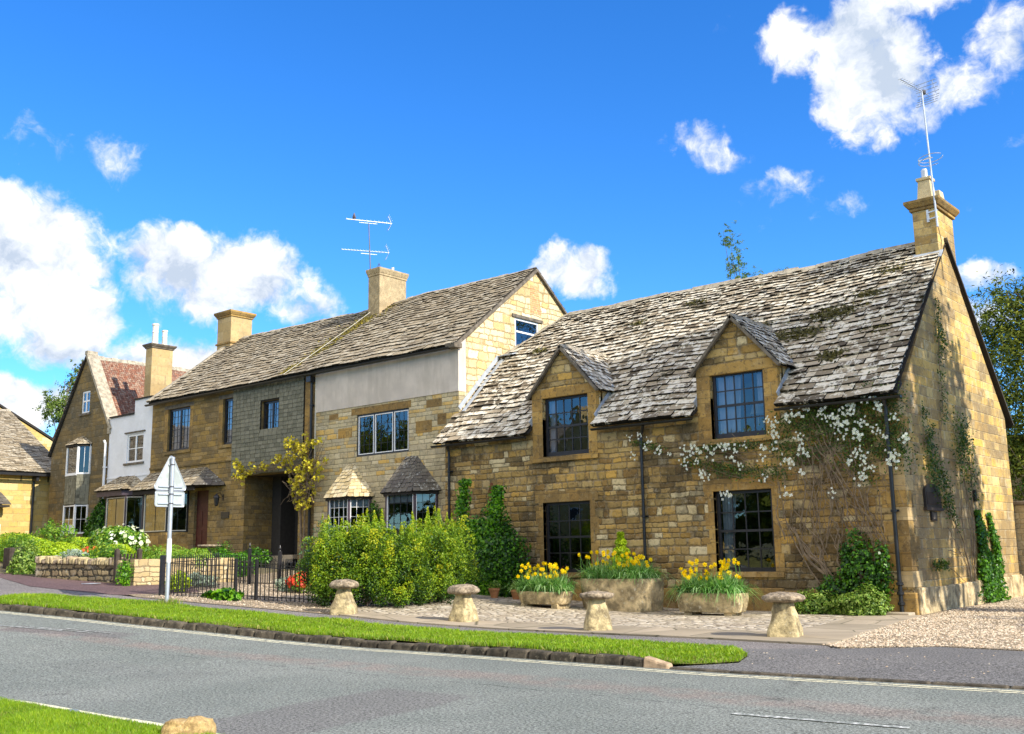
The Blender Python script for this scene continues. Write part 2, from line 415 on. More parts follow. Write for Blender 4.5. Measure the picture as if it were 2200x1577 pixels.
M['ashlar'] = stone_mat('ashlar_blocks', .34, .75, [(.40,.235,.065),(.29,.175,.055),(.45,.285,.09),(.34,.21,.065)], (.36,.26,.13), mw=.006, warp=.012, dark=(.12,.085,.045), dark_amt=.6, pale=(.46,.36,.2), pale_amt=.3, var=.6, gain=1.05, mottle=.85, dlo=.47, bump=.6, rowvar=0, edge=.012, seed=9)
M['ashlar_pale'] = stone_mat('pale_ashlar', .42, .9, [(.50,.36,.17),(.43,.305,.14),(.56,.42,.22)], (.42,.32,.18), gain=1.05, dlo=.5, mw=.006, warp=.012, dark=(.26,.19,.10), dark_amt=.5, bump=.3, rowvar=0, edge=.012, seed=2)
M['grey'] = stone_mat('grey_stone_courses', .15, .38, [(.38,.315,.19),(.45,.375,.225),(.32,.27,.17),(.50,.42,.27),(.41,.34,.20),(.52,.33,.09),(.37,.31,.20)], (.30,.25,.16), mw=.010, warp=.035, dark=(.14,.125,.09), dark_amt=.35, pale=(.42,.38,.30), pale_amt=.3, bump=.7, edge=.03, seed=3)
M['h3'] = stone_mat('brown_stone_courses', .19, .50, [(.32,.21,.07),(.40,.255,.075),(.27,.19,.09),(.46,.31,.12),(.34,.215,.06)], (.34,.24,.11), mw=.010, warp=.035, dark=(.10,.08,.05), dark_amt=.6, pale=(.40,.35,.25), pale_amt=.22, bump=.7, edge=.03, seed=4, gain=.88, dlo=.48, mottle=.65)
M['dark'] = stone_mat('dark_weathered_stone', .22, .52, [(.25,.18,.08),(.32,.215,.075),(.21,.165,.09),(.36,.25,.10)], (.24,.18,.09), mw=.008, warp=.03, dark=(.08,.075,.055), dark_amt=.6, bump=.6, edge=.03, seed=6, gain=.72, dlo=.47)
M['light'] = stone_mat('pale_gable_rubble', .24, .42, [(.58,.45,.24),(.68,.57,.37),(.50,.36,.15),(.74,.64,.44),(.60,.43,.17),(.66,.54,.33)], (.42,.30,.14), gain=1.0, mw=.018, warp=.17, dark=(.42,.32,.17), dark_amt=.35, pale=(.80,.74,.60), pale_amt=.3, bump=.8, edge=.05, seed=8)
M['yellow'] = stone_mat('yellow_ashlar', .24, .60, gain=1.0, pal=[(.52,.36,.11),(.60,.43,.15),(.48,.33,.10),(.68,.54,.27),(.56,.38,.11)], mortar=(.50,.37,.16), mw=.010, warp=.02, dark=(.3,.22,.1), dark_amt=.2, bump=.5, edge=.02, seed=12)
M['rockery'] = stone_mat('dry_stone', .13, .24, gain=1.0, pal= [(.20,.15,.09),(.30,.23,.12),(.14,.11,.075),(.36,.28,.16)], mortar=(.035,.03,.022), mw=.02, warp=.16, dark=(.07,.065,.05), dark_amt=.45, pale=(.5,.46,.38), pale_amt=.4, bump=1, edge=.05, seed=14)
M['gardenw'] = stone_mat('garden_stone', .16, .34, gain=1.0, pal= [(.46,.34,.17),(.56,.43,.23),(.40,.29,.14),(.62,.51,.32)], mortar=(.30,.23,.13), mw=.014, warp=.12, dark=(.3,.24,.15), dark_amt=.3, bump=.8, edge=.04, seed=15)
M['rearwall'] = stone_mat('rear_wall_stone', .17, .38, [(.30,.24,.14),(.36,.29,.17),(.26,.21,.13)], (.36,.31,.2), mw=.012, warp=.04, dark=(.12,.10,.07), dark_amt=.5, bump=.8, seed=16)
M['brickred'] = stone_mat('orange_brick', .075, .22, [(.50,.22,.09),(.58,.29,.12),(.44,.18,.08)], (.6,.42,.24), mw=.008, warp=.01, dark_amt=.1, bump=.4, rowvar=0, edge=.01)
M['render'] = simple('pebble_render', (.62,.545,.47), .95, var=.12, scale=1.1, bump=1, bscale=45, stain=(.47,.41,.34), stain_scale=2.2, stain_amt=.5, lichen=None, sstretch=.16)
M['white'] = simple('white_limewash', (.76,.77,.80), .9, var=.05, scale=2, bump=.4, bscale=14, stain=(.60,.60,.60), stain_scale=1.0, stain_amt=.4)
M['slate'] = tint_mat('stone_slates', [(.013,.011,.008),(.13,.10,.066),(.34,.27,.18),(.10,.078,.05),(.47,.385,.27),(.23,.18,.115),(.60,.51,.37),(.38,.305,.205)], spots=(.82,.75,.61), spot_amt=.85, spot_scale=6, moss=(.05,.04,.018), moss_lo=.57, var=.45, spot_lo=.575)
M['slate2'] = tint_mat('brown_stone_slates', [(.02,.017,.012),(.22,.175,.11),(.32,.255,.165),(.16,.125,.08),(.40,.325,.215),(.27,.21,.13)], spots=(.58,.52,.40), spot_amt=.6, moss=(.10,.09,.03), moss_lo=.62, var=.35, spot_lo=.60)
M['slate_pale'] = tint_mat('golden_stone_slates', [(.10,.075,.04),(.48,.37,.19),(.62,.49,.26),(.42,.32,.16),(.70,.58,.36)], spots=(.65,.6,.5), spot_amt=.3, var=.25)
M['slate_dark'] = tint_mat('dark_stone_slates', [(.09,.08,.07),(.13,.115,.095),(.17,.15,.12),(.11,.095,.085)], spots=(.5,.5,.46), spot_amt=.7, spot_scale=11, var=.3, spot_lo=.68)
M['slate_grey'] = tint_mat('hung_slates', [(.012,.011,.008),(.155,.15,.11),(.18,.172,.128),(.205,.195,.145),(.145,.14,.10)], spots=(.3,.28,.2), spot_amt=.3, var=.25)
M['tile'] = tint_mat('clay_tiles', [(.05,.03,.02),(.24,.095,.055),(.17,.08,.055),(.30,.14,.085),(.20,.105,.075)], spots=(.36,.29,.21), spot_amt=.6, var=.4, spot_lo=.60)
M['board'] = simple('roof_underside', (.035,.03,.025), .9)
M['ridge'] = simple('ridge_stone', (.36,.31,.23), .9, var=.35, scale=5, bump=.6)
M['verge'] = simple('verge_stone', (.15,.125,.095), .9, var=.35, scale=6, bump=.6)
M['black'] = simple('black_paint', (.016,.015,.018), .38, var=.3, spec=.5)
M['gutter'] = simple('black_iron_gutter', (.014,.014,.016), .35, var=.3, spec=.5)
M['whitewood'] = simple('white_paint', (.80,.80,.80), .45, var=.03)
M['palewood'] = simple('cream_paint', (.66,.62,.52), .5, var=.05)
M['purplewood'] = simple('dark_plum_paint', (.075,.055,.07), .5, var=.2)
M['door'] = simple('dark_red_door', (.075,.02,.016), .45, var=.25, scale=5)
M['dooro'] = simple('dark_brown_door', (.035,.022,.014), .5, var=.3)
M['lead'] = simple('lead_flashing', (.36,.39,.43), .6, var=.15, scale=4)
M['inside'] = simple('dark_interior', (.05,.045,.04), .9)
M['curtain'] = simple('white_net_curtain', (.82,.84,.90), .8, var=.04)
M['blind'] = simple('pale_blind', (.6,.66,.68), .8, var=.1)
M['shade'] = simple('cream_lamp_shade', (.75,.70,.58), .7, var=.05)
M['galv'] = simple('galvanised_steel', (.52,.55,.60), .42, metal=.55, var=.12, scale=6)
M['signback'] = simple('sign_back_grey', (.42,.46,.45), .6, var=.05, metal=.1, stain=(.27,.29,.27), stain_scale=3, stain_amt=.5)
M['alu'] = simple('aerial_aluminium', (.62,.64,.68), .35, metal=.7, var=.08)
M['darkmetal'] = simple('weathered_mast', (.10,.095,.10), .5, metal=.4)
M['staddle'] = simple('lichened_stone', (.46,.37,.20), .95, var=.4, scale=7, bump=1, bscale=18, stain=(.13,.10,.06), stain_scale=5, lichen=(.56,.50,.36))
M['cap'] = simple('staddle_cap_stone', (.30,.235,.16), .95, var=.5, scale=13, bump=1, bscale=26, stain=(.10,.075,.05), stain_scale=8, lichen=(.55,.50,.42))
M['trough'] = simple('weathered_trough_stone', (.50,.39,.22), .95, var=.45, scale=4.5, bump=1, bscale=14, stain=(.15,.12,.07), stain_scale=3.2, lichen=(.60,.55,.42))
M['boulder'] = simple('golden_boulder', (.50,.34,.14), .9, var=.4, scale=9, bump=1, bscale=22, stain=(.16,.10,.04), stain_scale=9, lichen=(.62,.50,.30))
M['bluestone'] = simple('blue_grey_stone', (.22,.24,.33), .8, var=.3, scale=12, bump=.6)
M['kerb'] = simple('dark_kerb_stone', (.085,.07,.05), .95, var=.55, scale=6, bump=1, bscale=14, stain=(.03,.028,.02), stain_scale=7, lichen=(.22,.19,.13))
M['kerbend'] = simple('pale_kerb_stone', (.42,.30,.19), .95, var=.3, scale=6, bump=.8)
M['terracotta'] = simple('terracotta', (.42,.19,.08), .85, var=.2)
M['pot'] = simple('cream_chimney_pot', (.72,.68,.58), .8, var=.15, scale=3)
M['potg'] = simple('stone_chimney_pot', (.60,.48,.28), .85, var=.15, scale=3, bump=.4)
M['cement'] = simple('rough_cement_render', (.46,.35,.20), .95, var=.28, scale=3, bump=1, bscale=22, stain=(.22,.16,.09))
M['bark'] = simple('bark', (.16,.12,.09), .95, var=.4, scale=12, bump=.8)
M['twig'] = simple('dry_stem', (.20,.15,.10), .9, var=.35, scale=9)
M['rust'] = simple('rusty_support', (.16,.06,.03), .9, var=.3)
M['wood'] = simple('dark_gate_wood', (.06,.045,.035), .85, var=.3, scale=10)
M['soil'] = simple('soil', (.08,.055,.035), .95, var=.4, bump=.8)
M['feather'] = simple('pigeon_feathers', (.20,.16,.17), .8, var=.3)

def glass_mat(name, tintc=(.9,.95,1), boost=1.9):
    m, t, p, o = newmat(name); t.n.remove(p)
    gl = t.node('ShaderNodeBsdfGlossy'); gl.inputs['Roughness'].default_value = .015; gl.inputs['Color'].default_value = (.95,.97,1,1)
    tr = t.node('ShaderNodeBsdfTransparent'); tr.inputs['Color'].default_value = (*tintc, 1)
    fr = t.node('ShaderNodeFresnel'); fr.inputs['IOR'].default_value = 1.5
    nb = t.node('ShaderNodeBump'); nb.inputs['Strength'].default_value = .06; nb.inputs['Distance'].default_value = .05
    t.put(nb.inputs['Height'], t.noise(t.node('ShaderNodeTexCoord').outputs['Object'], 2.2, 2, .5))
    t.l.new(nb.outputs[0], gl.inputs['Normal'])
    f = t.m('MULTIPLY', fr.outputs[0], boost, clamp=True); f = t.m('ADD', f, .04, clamp=True)
    mx = t.node('ShaderNodeMixShader'); t.put(mx.inputs[0], f); t.l.new(tr.outputs[0], mx.inputs[1]); t.l.new(gl.outputs[0], mx.inputs[2])
    t.l.new(mx.outputs[0], o.inputs[0]); return m
M['glass'] = glass_mat('old_glass', (.55,.6,.66))

def asphalt(name, a, b, reddish=0.0, patches=()):
    m, t, p, o = newmat(name); pos = t.node('ShaderNodeTexCoord').outputs['Object']
    big = t.noise(pos, .35, 5, .6); sp = t.noise(pos, 34, 4, .8); sp2 = t.noise(pos, 95, 2, .6); med = t.noise(pos, 2.2, 6, .7)
    c = t.mix(t.step(big, .35, .65), a, b)
    s = t.node('ShaderNodeSeparateXYZ'); t.put(s.inputs[0], pos)
    wob = t.m('MULTIPLY', t.m('SUBTRACT', t.noise(pos, 1.3, 6, .65), .5), .9)
    if reddish:
        yy = t.m('ADD', s.outputs[1], t.m('MULTIPLY', t.m('SUBTRACT', t.noise(pos, .4, 5, .6), .5), .9))
        curve = t.m('MULTIPLY', t.m('POWER', t.m('MAXIMUM', t.m('SUBTRACT', t.m('MULTIPLY', s.outputs[0], -1), 13.5), 0.0), 1.5), .085)
        yy = t.m('ADD', yy, curve); yw = t.m('ADD', yy, t.m('MULTIPLY', wob, .35))
        band = t.m('MULTIPLY', t.step(yw, 9.75, 10.1), t.m('SUBTRACT', 1.0, t.step(yw, 10.4, 10.75)))
        c = t.mix(t.m('MULTIPLY', t.m('MULTIPLY', band, t.step(med, .3, .6)), reddish), c, (.28,.205,.175))
        seam = t.m('ABSOLUTE', t.m('SUBTRACT', t.m('ADD', yy, t.m('MULTIPLY', wob, .06)), 9.62))
        c = t.mix(t.m('MULTIPLY', t.m('SUBTRACT', 1.0, t.step(seam, .006, .022)), t.m('MULTIPLY', t.step(med, .42, .55), .8)), c, (.05,.048,.045))
    for (cx, cy, rx, ry, rot, amt, colr) in patches:
        dx = t.m('SUBTRACT', s.outputs[0], cx); dy = t.m('SUBTRACT', s.outputs[1], cy)
        u = t.m('ADD', t.m('MULTIPLY', dx, math.cos(rot)/rx), t.m('MULTIPLY', dy, math.sin(rot)/rx)); v = t.m('ADD', t.m('MULTIPLY', dx, -math.sin(rot)/ry), t.m('MULTIPLY', dy, math.cos(rot)/ry))
        d = t.m('ADD', t.m('MAXIMUM', t.m('ABSOLUTE', u), t.m('ABSOLUTE', v)), t.m('MULTIPLY', wob, .45))
        c = t.mix(t.m('MULTIPLY', t.m('SUBTRACT', 1.0, t.step(d, .88, 1.08)), amt), c, colr)
    # hairline cracks
    vo = t.node('ShaderNodeTexVoronoi', feature='DISTANCE_TO_EDGE'); vo.inputs['Scale'].default_value = .55
    t.put(vo.inputs['Vector'], t.v('ADD', pos, t.v('SCALE', t.comb(med, t.noise(pos, 3.1, 5, .7), 0.0), scale=1.1)))
    c = t.mix(t.m('MULTIPLY', t.m('SUBTRACT', 1.0, t.step(vo.outputs['Distance'], .003, .012)), t.m('MULTIPLY', t.step(big, .45, .6), .55)), c, (.06,.058,.055))
    k = t.m('ADD', .22, t.m('MULTIPLY', t.step(t.m('ADD', t.m('MULTIPLY', sp, .8), t.m('MULTIPLY', sp2, .2)), .36, .66), 1.5))
    c = t.mix(1.0, c, t.comb(k, k, k), 'MULTIPLY')
    t.put(p.inputs['Base Color'], c); p.inputs['Roughness'].default_value = .92; p.inputs['Specular IOR Level'].default_value = .15
    bm = t.node('ShaderNodeBump'); bm.inputs['Strength'].default_value = .9; bm.inputs['Distance'].default_value = .012
    t.put(bm.inputs['Height'], sp); t.l.new(bm.outputs[0], p.inputs['Normal']); return m
M['road'] = asphalt('road_asphalt', (.185,.20,.178), (.235,.247,.22), reddish=.5, patches=((-8.55, 7.1, .72, 1.75, .12, .55, (.165,.15,.145)), (-19.0, 9.55, 1.3, .38, .5, .6, (.15,.135,.13)), (-14.0, 8.0, 1.6, .5, .1, .22, (.16,.16,.15)), (-3.0, 8.2, 1.9, .4, .05, .25, (.17,.165,.155))))
M['patch'] = asphalt('dark_asphalt_patch', (.135,.12,.13), (.16,.14,.15))
M['path'] = asphalt('footpath_asphalt', (.19,.175,.165), (.24,.215,.20))
M['apron'] = asphalt('apron_asphalt', (.15,.145,.14), (.195,.185,.175))
M['drivetar'] = asphalt('reddish_tarmac', (.13,.085,.085), (.16,.105,.10))
def paint_mat():
    m, t, p, o = newmat('worn_road_paint'); pos = t.node('ShaderNodeTexCoord').outputs['Object']
    n = t.noise(pos, 14, 5, .7); c = t.mix(t.step(n, .36, .5), (.22,.22,.2), (.80,.74,.50))
    t.put(p.inputs['Base Color'], c); p.inputs['Roughness'].default_value = .8; return m
M['paint'] = paint_mat()
def wpaint_mat():
    m, t, p, o = newmat('faded_white_road_paint'); pos = t.node('ShaderNodeTexCoord').outputs['Object']
    n = t.noise(pos, 16, 6, .75); c = t.mix(t.step(n, .505, .56), (.21,.225,.20), (.60,.60,.56))
    t.put(p.inputs['Base Color'], c); p.inputs['Roughness'].default_value = .8; return m
M['wpaint'] = wpaint_mat()
def cell_mat(name, scale, pal, gap, bump=1.0, stretch=(1,1,1), gapw=.05):
    m, t, p, o = newmat(name); pos = t.node('ShaderNodeTexCoord').outputs['Object']
    mp = t.node('ShaderNodeMapping'); t.put(mp.inputs[0], pos); mp.inputs['Scale'].default_value = stretch
    vo = t.node('ShaderNodeTexVoronoi', feature='F1'); t.put(vo.inputs['Vector'], mp.outputs[0]); vo.inputs['Scale'].default_value = scale
    ve = t.node('ShaderNodeTexVoronoi', feature='DISTANCE_TO_EDGE'); t.put(ve.inputs['Vector'], mp.outputs[0]); ve.inputs['Scale'].default_value = scale
    r = t.xyz(vo.outputs['Color'])[0]
    c = t.ramp(r, [((i+.5)/len(pal), q) for i, q in enumerate(pal)])
    big = t.noise(pos, .8, 5, .65); vv = t.m('ADD', .7, t.m('MULTIPLY', big, .6)); c = t.mix(1.0, c, t.comb(vv, vv, vv), 'MULTIPLY')
    c = t.mix(t.step(ve.outputs['Distance'], 0.0, gapw), gap, c)
    t.put(p.inputs['Base Color'], c); p.inputs['Roughness'].default_value = .9; p.inputs['Specular IOR Level'].default_value = .15
    bm = t.node('ShaderNodeBump'); bm.inputs['Strength'].default_value = bump; bm.inputs['Distance'].default_value = .03
    t.put(bm.inputs['Height'], t.m('ADD', t.step(ve.outputs['Distance'], 0.0, .25), t.m('MULTIPLY', r, .4))); t.l.new(bm.outputs[0], p.inputs['Normal']); return m
M['gravel'] = cell_mat('pale_gravel', 32, [(.40,.31,.20),(.58,.46,.32),(.46,.36,.25),(.68,.57,.42),(.50,.38,.25)], (.18,.135,.09), bump=1, gapw=.12)
M['pebble'] = tint_mat('gravel_pebbles', [(.38,.29,.19),(.54,.43,.30),(.70,.60,.46),(.48,.34,.22),(.60,.50,.36)], var=.2, bump=.2)
M['cobble'] = cell_mat('cobbles', 6.5, [(.44,.37,.27),(.54,.46,.34),(.38,.31,.23),(.60,.53,.42)], (.15,.12,.08), bump=1, stretch=(.62,1,1), gapw=.09)
M['flag'] = cell_mat('worn_flagstones', .9, [(.34,.28,.20),(.40,.33,.24),(.30,.25,.18)], (.12,.11,.07), bump=.5, gapw=.02)
M['earth'] = simple('earth', (.13,.11,.06), .95, var=.4, scale=2, bump=.6)
M['turf'] = simple('turf', (.19,.19,.045), .95, var=.35, scale=1.7, bump=.8, bscale=40)
M['field'] = simple('far_ground', (.12,.13,.06), .95, var=.3, scale=.1)
M['g_grass'] = leaf_mat('grass_blades', [(.36,.32,.10),(.10,.20,.008),(.17,.30,.010),(.24,.38,.012),(.20,.33,.012),(.36,.44,.03)], .35)
M['l_conifer'] = leaf_mat('yellow_green_conifer', [(.015,.045,.006),(.045,.11,.008),(.12,.23,.012),(.27,.38,.016),(.19,.31,.014),(.50,.50,.02)], .3)
M['l_blueconifer'] = leaf_mat('blue_green_conifer', [(.04,.12,.07),(.07,.18,.10),(.12,.22,.10)], .25)
M['l_ivy'] = leaf_mat('ivy_leaves', [(.010,.045,.006),(.03,.105,.010),(.06,.18,.012),(.02,.07,.01),(.13,.32,.015)], .3, .38)
M['l_ivybright'] = leaf_mat('bright_ivy', [(.02,.08,.008),(.06,.19,.01),(.13,.33,.012),(.20,.42,.015)], .35, .4)
M['l_cover'] = leaf_mat('periwinkle_leaves', [(.10,.20,.02),(.22,.34,.05),(.36,.46,.10),(.05,.12,.015)], .3)
M['l_daff'] = leaf_mat('daffodil_leaves', [(.06,.18,.03),(.12,.30,.06),(.22,.42,.12),(.36,.54,.26)], .3)
M['f_daff'] = leaf_mat('daffodil_petals', [(.85,.66,.0),(.90,.74,.01),(.88,.60,.0)], .3)
M['f_trump'] = leaf_mat('daffodil_trumpet', [(.88,.60,.0),(.90,.68,.0)], .2)
M['f_white'] = leaf_mat('white_petals', [(.75,.80,.78),(.85,.88,.86),(.80,.84,.80)], .3)
M['l_rose'] = leaf_mat('climber_leaves', [(.02,.055,.008),(.05,.10,.01),(.10,.16,.015),(.03,.07,.01)], .25)
M['l_vine'] = leaf_mat('young_vine_leaves', [(.40,.34,.02),(.62,.52,.03),(.52,.50,.03),(.30,.20,.04),(.70,.60,.06)], .35)
M['l_yew'] = leaf_mat('yew_needles', [(.03,.06,.008),(.09,.13,.014),(.17,.21,.02),(.27,.28,.03),(.13,.17,.015)], .2, .85)
M['l_birch'] = leaf_mat('birch_leaves', [(.06,.12,.02),(.12,.19,.03),(.20,.27,.04)], .4)
M['l_box'] = leaf_mat('clipped_box', [(.10,.20,.008),(.22,.36,.01),(.34,.48,.012),(.42,.52,.02)], .3)
M['l_fern'] = leaf_mat('garden_leaves', [(.05,.15,.015),(.10,.24,.02),(.18,.33,.03),(.28,.40,.04)], .35)
M['l_silver'] = leaf_mat('silver_leaves', [(.18,.26,.20),(.30,.38,.30),(.40,.46,.36)], .25)
M['f_red'] = leaf_mat('red_flowers', [(.60,.03,.01),(.70,.08,.02),(.75,.16,.05)], .2)
M['l_vib'] = leaf_mat('viburnum_blossom', [(.70,.74,.55),(.85,.88,.72)], .3)
M['l_moss'] = leaf_mat('moss_tufts', [(.10,.085,.02),(.18,.15,.02),(.30,.23,.02)], .1)
M['l_mossd'] = leaf_mat('dark_moss_tufts', [(.05,.045,.012),(.09,.075,.015),(.13,.11,.018)], .1)
M['l_shade'] = leaf_mat('shade_tree_leaves', [(.04,.09,.01),(.07,.13,.015)], .3)

# ================================================================== SETTING
def pts_in(poly, P):
    x, y = P[:, 0], P[:, 1]; ins = np.zeros(len(P), bool); n = len(poly)
    for i in range(n):
        x1, y1 = poly[i]; x2, y2 = poly[(i+1) % n]
        if y1 == y2: continue
        c = ((y1 > y) != (y2 > y)) & (x < (x2-x1)*(y-y1)/(y2-y1)+x1); ins ^= c
    return ins
def drape(name, poly, zf, mat, res=.8, kind='structure', parent=None, skirt=0.0):
    xs = [p[0] for p in poly]; ys = [p[1] for p in poly]
    dense = []
    for i in range(len(poly)):
        a, b = Vector(poly[i]), Vector(poly[(i+1) % len(poly)]); k = max(1, int((b-a).length/res))
        for j in range(k): dense.append(a.lerp(b, j/k))
    gx, gy = np.meshgrid(np.arange(min(xs)+.37*res, max(xs), res), np.arange(min(ys)+.41*res, max(ys), res))
    P = np.stack([gx.ravel(), gy.ravel()], 1); P = P[pts_in(poly, P)]
    D = np.array([(d.x, d.y) for d in dense])
    if len(P):
        keep = np.array([np.min(np.hypot(D[:, 0]-p[0], D[:, 1]-p[1])) > res*.35 for p in P]); P = P[keep]
    vs = [Vector(d) for d in dense] + [Vector(p) for p in P]
    nb = len(dense)
    ov, oe, of, *_ = delaunay_2d_cdt(vs, [], [list(range(nb))], 1, 1e-5)
    mb = MB().use(mat)
    for v in ov: mb.vert((v.x, v.y, zf(v.x, v.y)))
    for f in of:
        a, b, c = [ov[i] for i in f][:3]
        ff = list(f)
        if (b-a).x*(c-a).y - (b-a).y*(c-a).x < 0: ff = ff[::-1]
        mb.face(ff)
    if skirt:
        for i in range(nb):
            a, b = dense[i], dense[(i+1) % nb]
            mb.poly([(a.x, a.y, zf(a.x, a.y)-skirt), (b.x, b.y, zf(b.x, b.y)-skirt), (b.x, b.y, zf(b.x, b.y)), (a.x, a.y, zf(a.x, a.y))])
    o = mb.build(name, parent)
    if kind: tag(o, kind=kind)
    return o

def lerp_line(xs, ys):
    return lambda x: float(np.interp(x, xs, ys))
KX = [-60, -40, -30, -26, -23.1, -21, -19, -17, -14.9, -12.6, -11, -8.1, -7.2, -5, -3.4, 2, 14, 60]
KY = [-14, -2, 6.0, 8.6, 10.05, 10.72, 11.22, 11.8, 12.18, 12.3, 12.3, 12.25, 12.22, 12.42, 12.6, 13.0, 13.6, 16]
kerb_y = lerp_line(KX, KY)
NX = [-60, -40, -28, -20, -16, -12, -8, -4, 0, 10, 60]
NY = [-26, -13, -3.0, 3.0, 4.7, 5.42, 5.43, 5.45, 5.6, 6.2, 9]
near_y = lerp_line(NX, NY)
RD = 0.115

# far ground: one sheet to the horizon
xs = [-1500, -700, -300, -150] + list(range(-100, 21, 4)) + [60, 150, 400, 1500]
ys = [-1500, -600, -200, -80, -30, 0, 12, 24, 40, 80, 200, 600, 1500]
mb = MB().use(M['field'])
ix = {}
for i, x in enumerate(xs):
    for j, y in enumerate(ys): ix[i, j] = mb.vert((x, y, g(x)-.20))
for i in range(len(xs)-1):
    for j in range(len(ys)-1): mb.face([ix[i, j], ix[i+1, j], ix[i+1, j+1], ix[i, j+1]])
tag(mb.build('ground'), kind='structure')

kx = [x for x in np.arange(-44, 20, 1.0)]
road_poly = [(x, near_y(x)-.1) for x in kx] + [(x, kerb_y(x)+.05) for x in kx[::-1]]
drape('road', road_poly, lambda x, y: g(x)-RD, M['road'], 1.2)
drape('near_verge_soil', [(x, near_y(x)) for x in kx] + [(20, -6), (-44, -20)], lambda x, y: g(x)-RD+.03, M['turf'], 2.0)
# footpath and everything behind the kerb at terrain height
VB = [(-24.69, 11.24), (-24.6, 11.9), (-23.55, 12.45), (-21.73, 13.02), (-19.32, 13.62), (-17.21, 14.19), (-13.7, 14.62), (-10.23, 14.40), (-8.49, 14.30), (-7.75, 14.1), (-7.2, 13.5), (-7.05, 12.95)]
PF = [(-24.5, 13.25), (-23.33, 13.45), (-21.7, 13.85), (-20.13, 14.3), (-18.04, 14.95), (-14.58, 15.42), (-11.89, 15.42), (-9.1, 15.48), (-6.83, 15.32)]
GF = [(-6.83, 15.32), (-6.5, 14.98), (-5.95, 15.5), (-5.38, 15.95), (-4.2, 15.85), (0, 16.2), (6, 16.5), (20, 17)]
path_poly = [(-44, kerb_y(-44)+.1)] + [(x, kerb_y(x)+.1) for x in np.arange(-43, -24.5, 1)] + [(-24.9, kerb_y(-24.9)+.1)] + VB[:-2] + \
            [(-6.6, 14.95)] + [(-6.83, 15.32)] + PF[::-1][1:] + [(-25.8, 14.2), (-27.2, 14.0), (-29.92, 13.2), (-34, 11.6), (-44, 6)]
drape('footpath', path_poly, lambda x, y: g(x)-.004, M['path'], .8)
# dropped, tarred crossing in front of the drive
def apron_z(x, y):
    k = min(1, max(0, (y-kerb_y(x)-.1)/1.5)); return g(x)-RD+.02 + (RD-.02-.002)*k
ap = [(-7.75, kerb_y(-7.75)+.1)] + [(x, kerb_y(x)+.1) for x in np.arange(-7, 20, 1.0)] + [(20, 17.6)] + [(a, b+.45) for a, b in GF[::-1][1:]] + [(-6.6, 14.95), (-7.8, 14.1), (-7.2, 13.5), (-7.05, 12.95)]
drape('drive_crossing', ap, apron_z, M['apron'], .5)
drape('tarmac_path', [(-44, 7), (-34, 11.7), (-29.92, 13.1), (-27.1, 12.6), (-24.2, 13.2), (-23.0, 14.2), (-23.6, 15.6), (-26.0, 17.0), (-26.4, 15.2), (-29.92, 14.3), (-36, 12.6), (-44, 9)], lambda x, y: g(x)+.004, M['drivetar'], .8)

# verge between kerb and footpath
VF = [(x, kerb_y(x)+.16) for x in np.arange(-24.7, -7.6, .6)] + [(-7.5, 12.55)]
verge_poly = VF + VB[::-1][0:]
def verge_z(x, y):
    k = min(1, max(0, (x+9.3)/2.0))*min(1, max(0, 1-(y-kerb_y(x)-.1)/1.6)); k = k*k*(3-2*k)
    return g(x)+.012+.03*mnoise.noise((x*.8, y*.8, 0))-.085*k
drape('verge_soil', verge_poly, verge_z, M['turf'], .5)

# kerb stones
mb = MB(); s = -32.0; krnd = random.Random(3)
while s < -7.75:
    L = krnd.uniform(.30, .52); x0, x1 = s+.008, s+L-.008; last = s+L >= -7.75
    if last: x1 = x0+.40
    y0, y1 = kerb_y(x0), kerb_y(x1); z0, z1 = g(x0), g(x1)
    mb.use(M['kerbend'] if last else M['kerb'])
    j = lambda a=.022: krnd.uniform(-a, a)
    w = .17
    top0, top1 = z0+.005+j(), z1+.005+j()
    if last: top1 = z1-.06; z1 = 0
    mb.hexa([(x0, y0+j(), z0-.2), (x1, y1+j(), z1-.2), (x1, y1+w, z1-.2), (x0, y0+w, z0-.2),
             (x0+abs(j()), y0+.02+abs(j()), top0), (x1-abs(j()), y1+.02+abs(j()), top1), (x1, y1+w, top1+.01), (x0, y0+w, top0+.01)])
    s += L
s = s-L+.42
while s < 14:
    L = krnd.uniform(.7, .95); x0, x1 = s+.008, s+L-.008
    mb.use(M['kerb'])
    mb.hexa([(x0, kerb_y(x0), -.2), (x1, kerb_y(x1), -.2), (x1, kerb_y(x1)+.13, -.2), (x0, kerb_y(x0)+.13, -.2),
             (x0, kerb_y(x0), -.088), (x1, kerb_y(x1), -.088+krnd.uniform(-.006, .006)), (x1, kerb_y(x1)+.13, -.085), (x0, kerb_y(x0)+.13, -.085)])
    s += L
tag(mb.build('kerb', bevel=.03), kind='structure')

# painted edge lines and patches, laid as thin sheets on the road
def strip(name, ys_f, x0, x1, w, mat, dz=.004, step=.6, wob=0.0):
    mb = MB().use(mat); xs_ = np.arange(x0, x1+1e-6, step); pr = None
    for x in xs_:
        wj = w*(1+wob*rnd.uniform(-1, 1)); a = mb.vert((x, ys_f(x), g(x)-RD+dz)); b = mb.vert((x, ys_f(x)+wj, g(x)-RD+dz))
        if pr: mb.face([pr[0], a, b, pr[1]])
        pr = (a, b)
    return mb
mb = strip('l', lambda x: kerb_y(x)-.22, -44, 14, .055, M['paint'], wob=.2)
m2 = strip('l', lambda x: kerb_y(x)-.36, -44, 14, .055, M['paint'], wob=.2)
off = len(mb.v); mb.v += m2.v; mb.f += [tuple(i+off for i in f) for f in m2.f]; mb.m += m2.m; mb.t += m2.t
m2 = strip('l', lambda x: near_y(x)+.17, -30, -6, .08, M['paint'], wob=.2)
